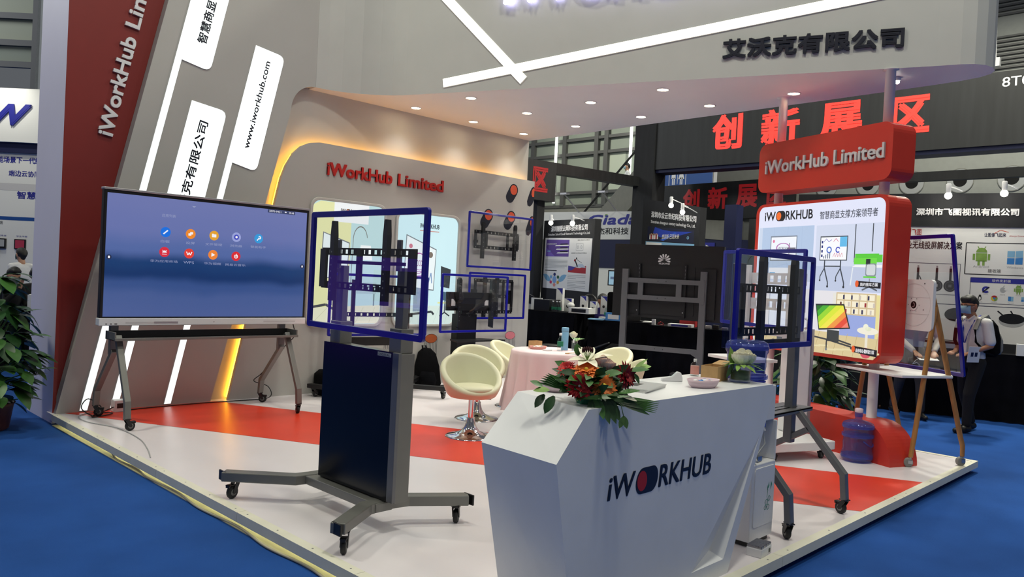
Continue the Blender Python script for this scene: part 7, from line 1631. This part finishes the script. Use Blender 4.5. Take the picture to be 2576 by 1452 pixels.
for u in (-22.0, -18.15):
    mb = MB('strip_white'); mb.X = WFa; mb.prism([(u-.05, 4.7), (u+.05, 4.7), (u+.05, 9), (u-.05, 9)], .06, .12); tag(mb.build('tube_light'), 'tall thin white tube light on the far glazed wall', 'light', 'tube lights on the far glazed wall')
t = thing('escalator', 'far escalator with dark handrail and glass side, rising to the right', 'escalator', (22, 17, -.1))
a = Vector((22.6, 19.4, 1.4)); b = Vector((21.5, 14.2, 5.4))
for off in (0, -1.0):
    o_ = Vector((off, 0, 0)); mb = MB('black_plastic'); mb.path([a+o_+Vector((0, 0, .95)), b+o_+Vector((0, 0, .95))], .05, .05); mb.build('handrail', t)
    mb = MB('glass_clear'); mb.add([a+o_, b+o_, b+o_+Vector((0, 0, .92)), a+o_+Vector((0, 0, .92))], [(0, 1, 2, 3)]); mb.build('balustrade', t)
mb = MB('hall_grey'); mb.path([a+Vector((-.5, 0, -.45)), b+Vector((-.5, 0, -.45))], 1.3, .9); mb.build('truss', t)
for q in (.2, .55, .9):
    p = a.lerp(b, q); mb = MB('hall_grey'); mb.box(p.x-.7, p.y-.2, -.1, p.x-.3, p.y+.2, p.z-.6); mb.build('pier', t)

# ================================================================== neighbour stand at far left, glazed hall front above it
LFm = frame((3.86, 18.21, 0), (.70, -.714, 0))
mb = MB('paper'); mb.X = LFm; mb.prism([(-5, 3.66), (1.2, 3.66), (1.2, 4.72), (-5, 4.66)], -.3, .12); o = mb.build('fascia'); tag(o, 'white neighbouring stand fascia with big blue letters at the left edge', 'sign')
mb = MB('text_blue'); mb.X = LFm; mb.text('iW', -.32, 3.98, .72, 4.40, .121, 'text_blue', .03, bold=.04, shear=.3); mb.build('letters', o)
l = bpy.data.lights.new('fascia_floodlight', 'SPOT'); l.energy = 60; l.spot_size = radians(110); l.spot_blend = .9; l.color = (1, .98, .85); l.shadow_soft_size = .08; oo = bpy.data.objects.new('fascia_floodlight', l); COL.objects.link(oo)
oo.location = LFm @ Vector((.2, 5.1, .9)); oo.rotation_euler = (LFm @ Vector((.2, 4.0, .1)) - oo.location).to_track_quat('-Z', 'Y').to_euler()
mb = MB('paper'); mb.X = LFm; mb.prism([(-5, -.1), (1.2, -.1), (1.2, 3.46), (-5, 3.46)], -.3, 0); mb.prism([(-5, 3.46), (1.2, 3.46), (1.2, 3.66), (-5, 3.66)], -.3, .06, 'navy'); h = .002
mb.text('智能场景下一代终端', -.12, 3.26, 1.0, 3.39, h, 'text_blue', bold=.02); mb.text('端边云协同', .24, 3.0, .86, 3.12, h, 'text_blue', bold=.015); mb.rect(-5, 2.72, 1.2, 2.86, h, 'letter_grey'); mb.text('智慧', .42, 2.56, .80, 2.71, h, 'text_blue', bold=.02); mb.rect(-5, 2.13, 1.2, 2.2, h, 'sign_blue'); mb.text('智能终端', -.2, 2.04, .16, 2.11, h, 'black_paint')
mb.text('电话终端', .02, 1.80, .24, 1.835, h, 'text_blue'); mb.text('学生平板', .44, 1.80, .66, 1.835, h, 'text_blue')
tag(mb.build('exhibit_wall'), 'white neighbouring exhibit wall with blue lettering at the left edge', 'exhibit wall')
t = thing('wall_phone', 'dark wall phone on the pale exhibit wall at the left edge', 'phone', tuple(LFm @ Vector((.12, 1.6, 0)))); mb = MB('black_plastic'); mb.X = LFm; mb.prism([(.02, 1.56), (.25, 1.56), (.25, 1.76), (.02, 1.76)], 0, .04); mb.rect(.1, 1.6, .23, 1.74, .041, 'paper_grey'); mb.build('phone_body', t); mb = MB('black_plastic'); mb.X = LFm; mb.tube([(.05, 1.56, .02), (.07, 1.42, .05), (.12, 1.4, .05), (.12, 1.56, .02)], .01); mb.build('phone_cord', t)
t = thing('tablet', 'small red screened tablet mounted on the pale exhibit wall', 'tablet', tuple(LFm @ Vector((.5, 1.6, 0)))); mb = MB('black_plastic'); mb.X = LFm; mb.prism([(.42, 1.56), (.64, 1.56), (.64, 1.76), (.42, 1.76)], 0, .03); mb.build('tablet_body', t); mb = MB(); mb.X = LFm; mb.rect(.44, 1.58, .62, 1.74, .031, em(130, 40, 60, .6)); mb.build('screen', t)
t, F = draped_table('dark table of the neighbouring stand behind the leafy plant', (2.3, 12.6), (4.0, 11.9), .6, .72)
slab('speaker', 'black cylinder speaker standing on the neighbouring dark table', 'speaker', F, .35, .72, -.2, .12, .36, .1, 'black_plastic'); slab('paper_box', 'white box on the neighbouring dark table by the pale column', 'box', F, .78, .72, -.25, .3, .2, .2, 'paper')
t = thing('window_2', None, None, (6, 28, 5)); t['kind'] = 'structure'; WL = frame((5.9, 28.27, 0), (.70, -.714, 0))
mb = MB('mullion'); mb.X = WL
for u in (1.17, -1.6, -4.4): mb.prism([(u-.12, 4), (u+.12, 4), (u+.12, 12), (u-.12, 12)], -.12, .05)
for v in (6.42, 7.24, 7.90, 8.72, 9.6): mb.prism([(-7, v-.09), (1.2, v-.09), (1.2, v+.09), (-7, v+.09)], -.1, .03)
mb.prism([(1.2, 3), (4, 3), (4, 12), (1.2, 12)], -.2, .05, 'hall_wall'); mb.build('window_frame', t)
mb = MB('glass_clear'); mb.X = WL; mb.rect(-7, 4, 1.2, 7.9, -.05); mb.build('pane', t)
mb = MB('hall_grey'); mb.X = WL; mb.rect(-7, 7.9, 1.2, 12, -.08, ink(148, 152, 132)); mb.rect(-7, 7.24, 1.2, 7.9, -.08, ink(150, 152, 136)); mb.build('blinds', t)
for k, (u, w, d, hh) in enumerate(((.35, .9, 9, 12), (-1.0, 1.2, 14, 18))):
    mb = MB('tile_stone'); mb.X = WL; mb.prism([(u-w/2*3, -.1), (u+w/2*3, -.1), (u+w/2*3, hh), (u-w/2*3, hh)], -d-4, -d, 'letter_grey')
    v = 3.0
    while v < hh-.5: mb.prism([(u-w*1.45, v), (u+w*1.45, v), (u+w*1.45, v+.32), (u-w*1.45, v+.32)], -d, -d+.06+.3*k, 'hall_grey'); v += .7
    tag(mb.build('tower_block'), ('pale tower block with banded windows seen through the hall glass', 'rounded balcony tower block seen through the hall glass')[k], 'building')
area('daylight', (-6, 33, 14), 6, 2600, (.92, .97, 1.0), tuple(WL @ Vector((0, 8, -11))))
# purple lit stand across the aisle: its glow is mirrored in the glass sheets
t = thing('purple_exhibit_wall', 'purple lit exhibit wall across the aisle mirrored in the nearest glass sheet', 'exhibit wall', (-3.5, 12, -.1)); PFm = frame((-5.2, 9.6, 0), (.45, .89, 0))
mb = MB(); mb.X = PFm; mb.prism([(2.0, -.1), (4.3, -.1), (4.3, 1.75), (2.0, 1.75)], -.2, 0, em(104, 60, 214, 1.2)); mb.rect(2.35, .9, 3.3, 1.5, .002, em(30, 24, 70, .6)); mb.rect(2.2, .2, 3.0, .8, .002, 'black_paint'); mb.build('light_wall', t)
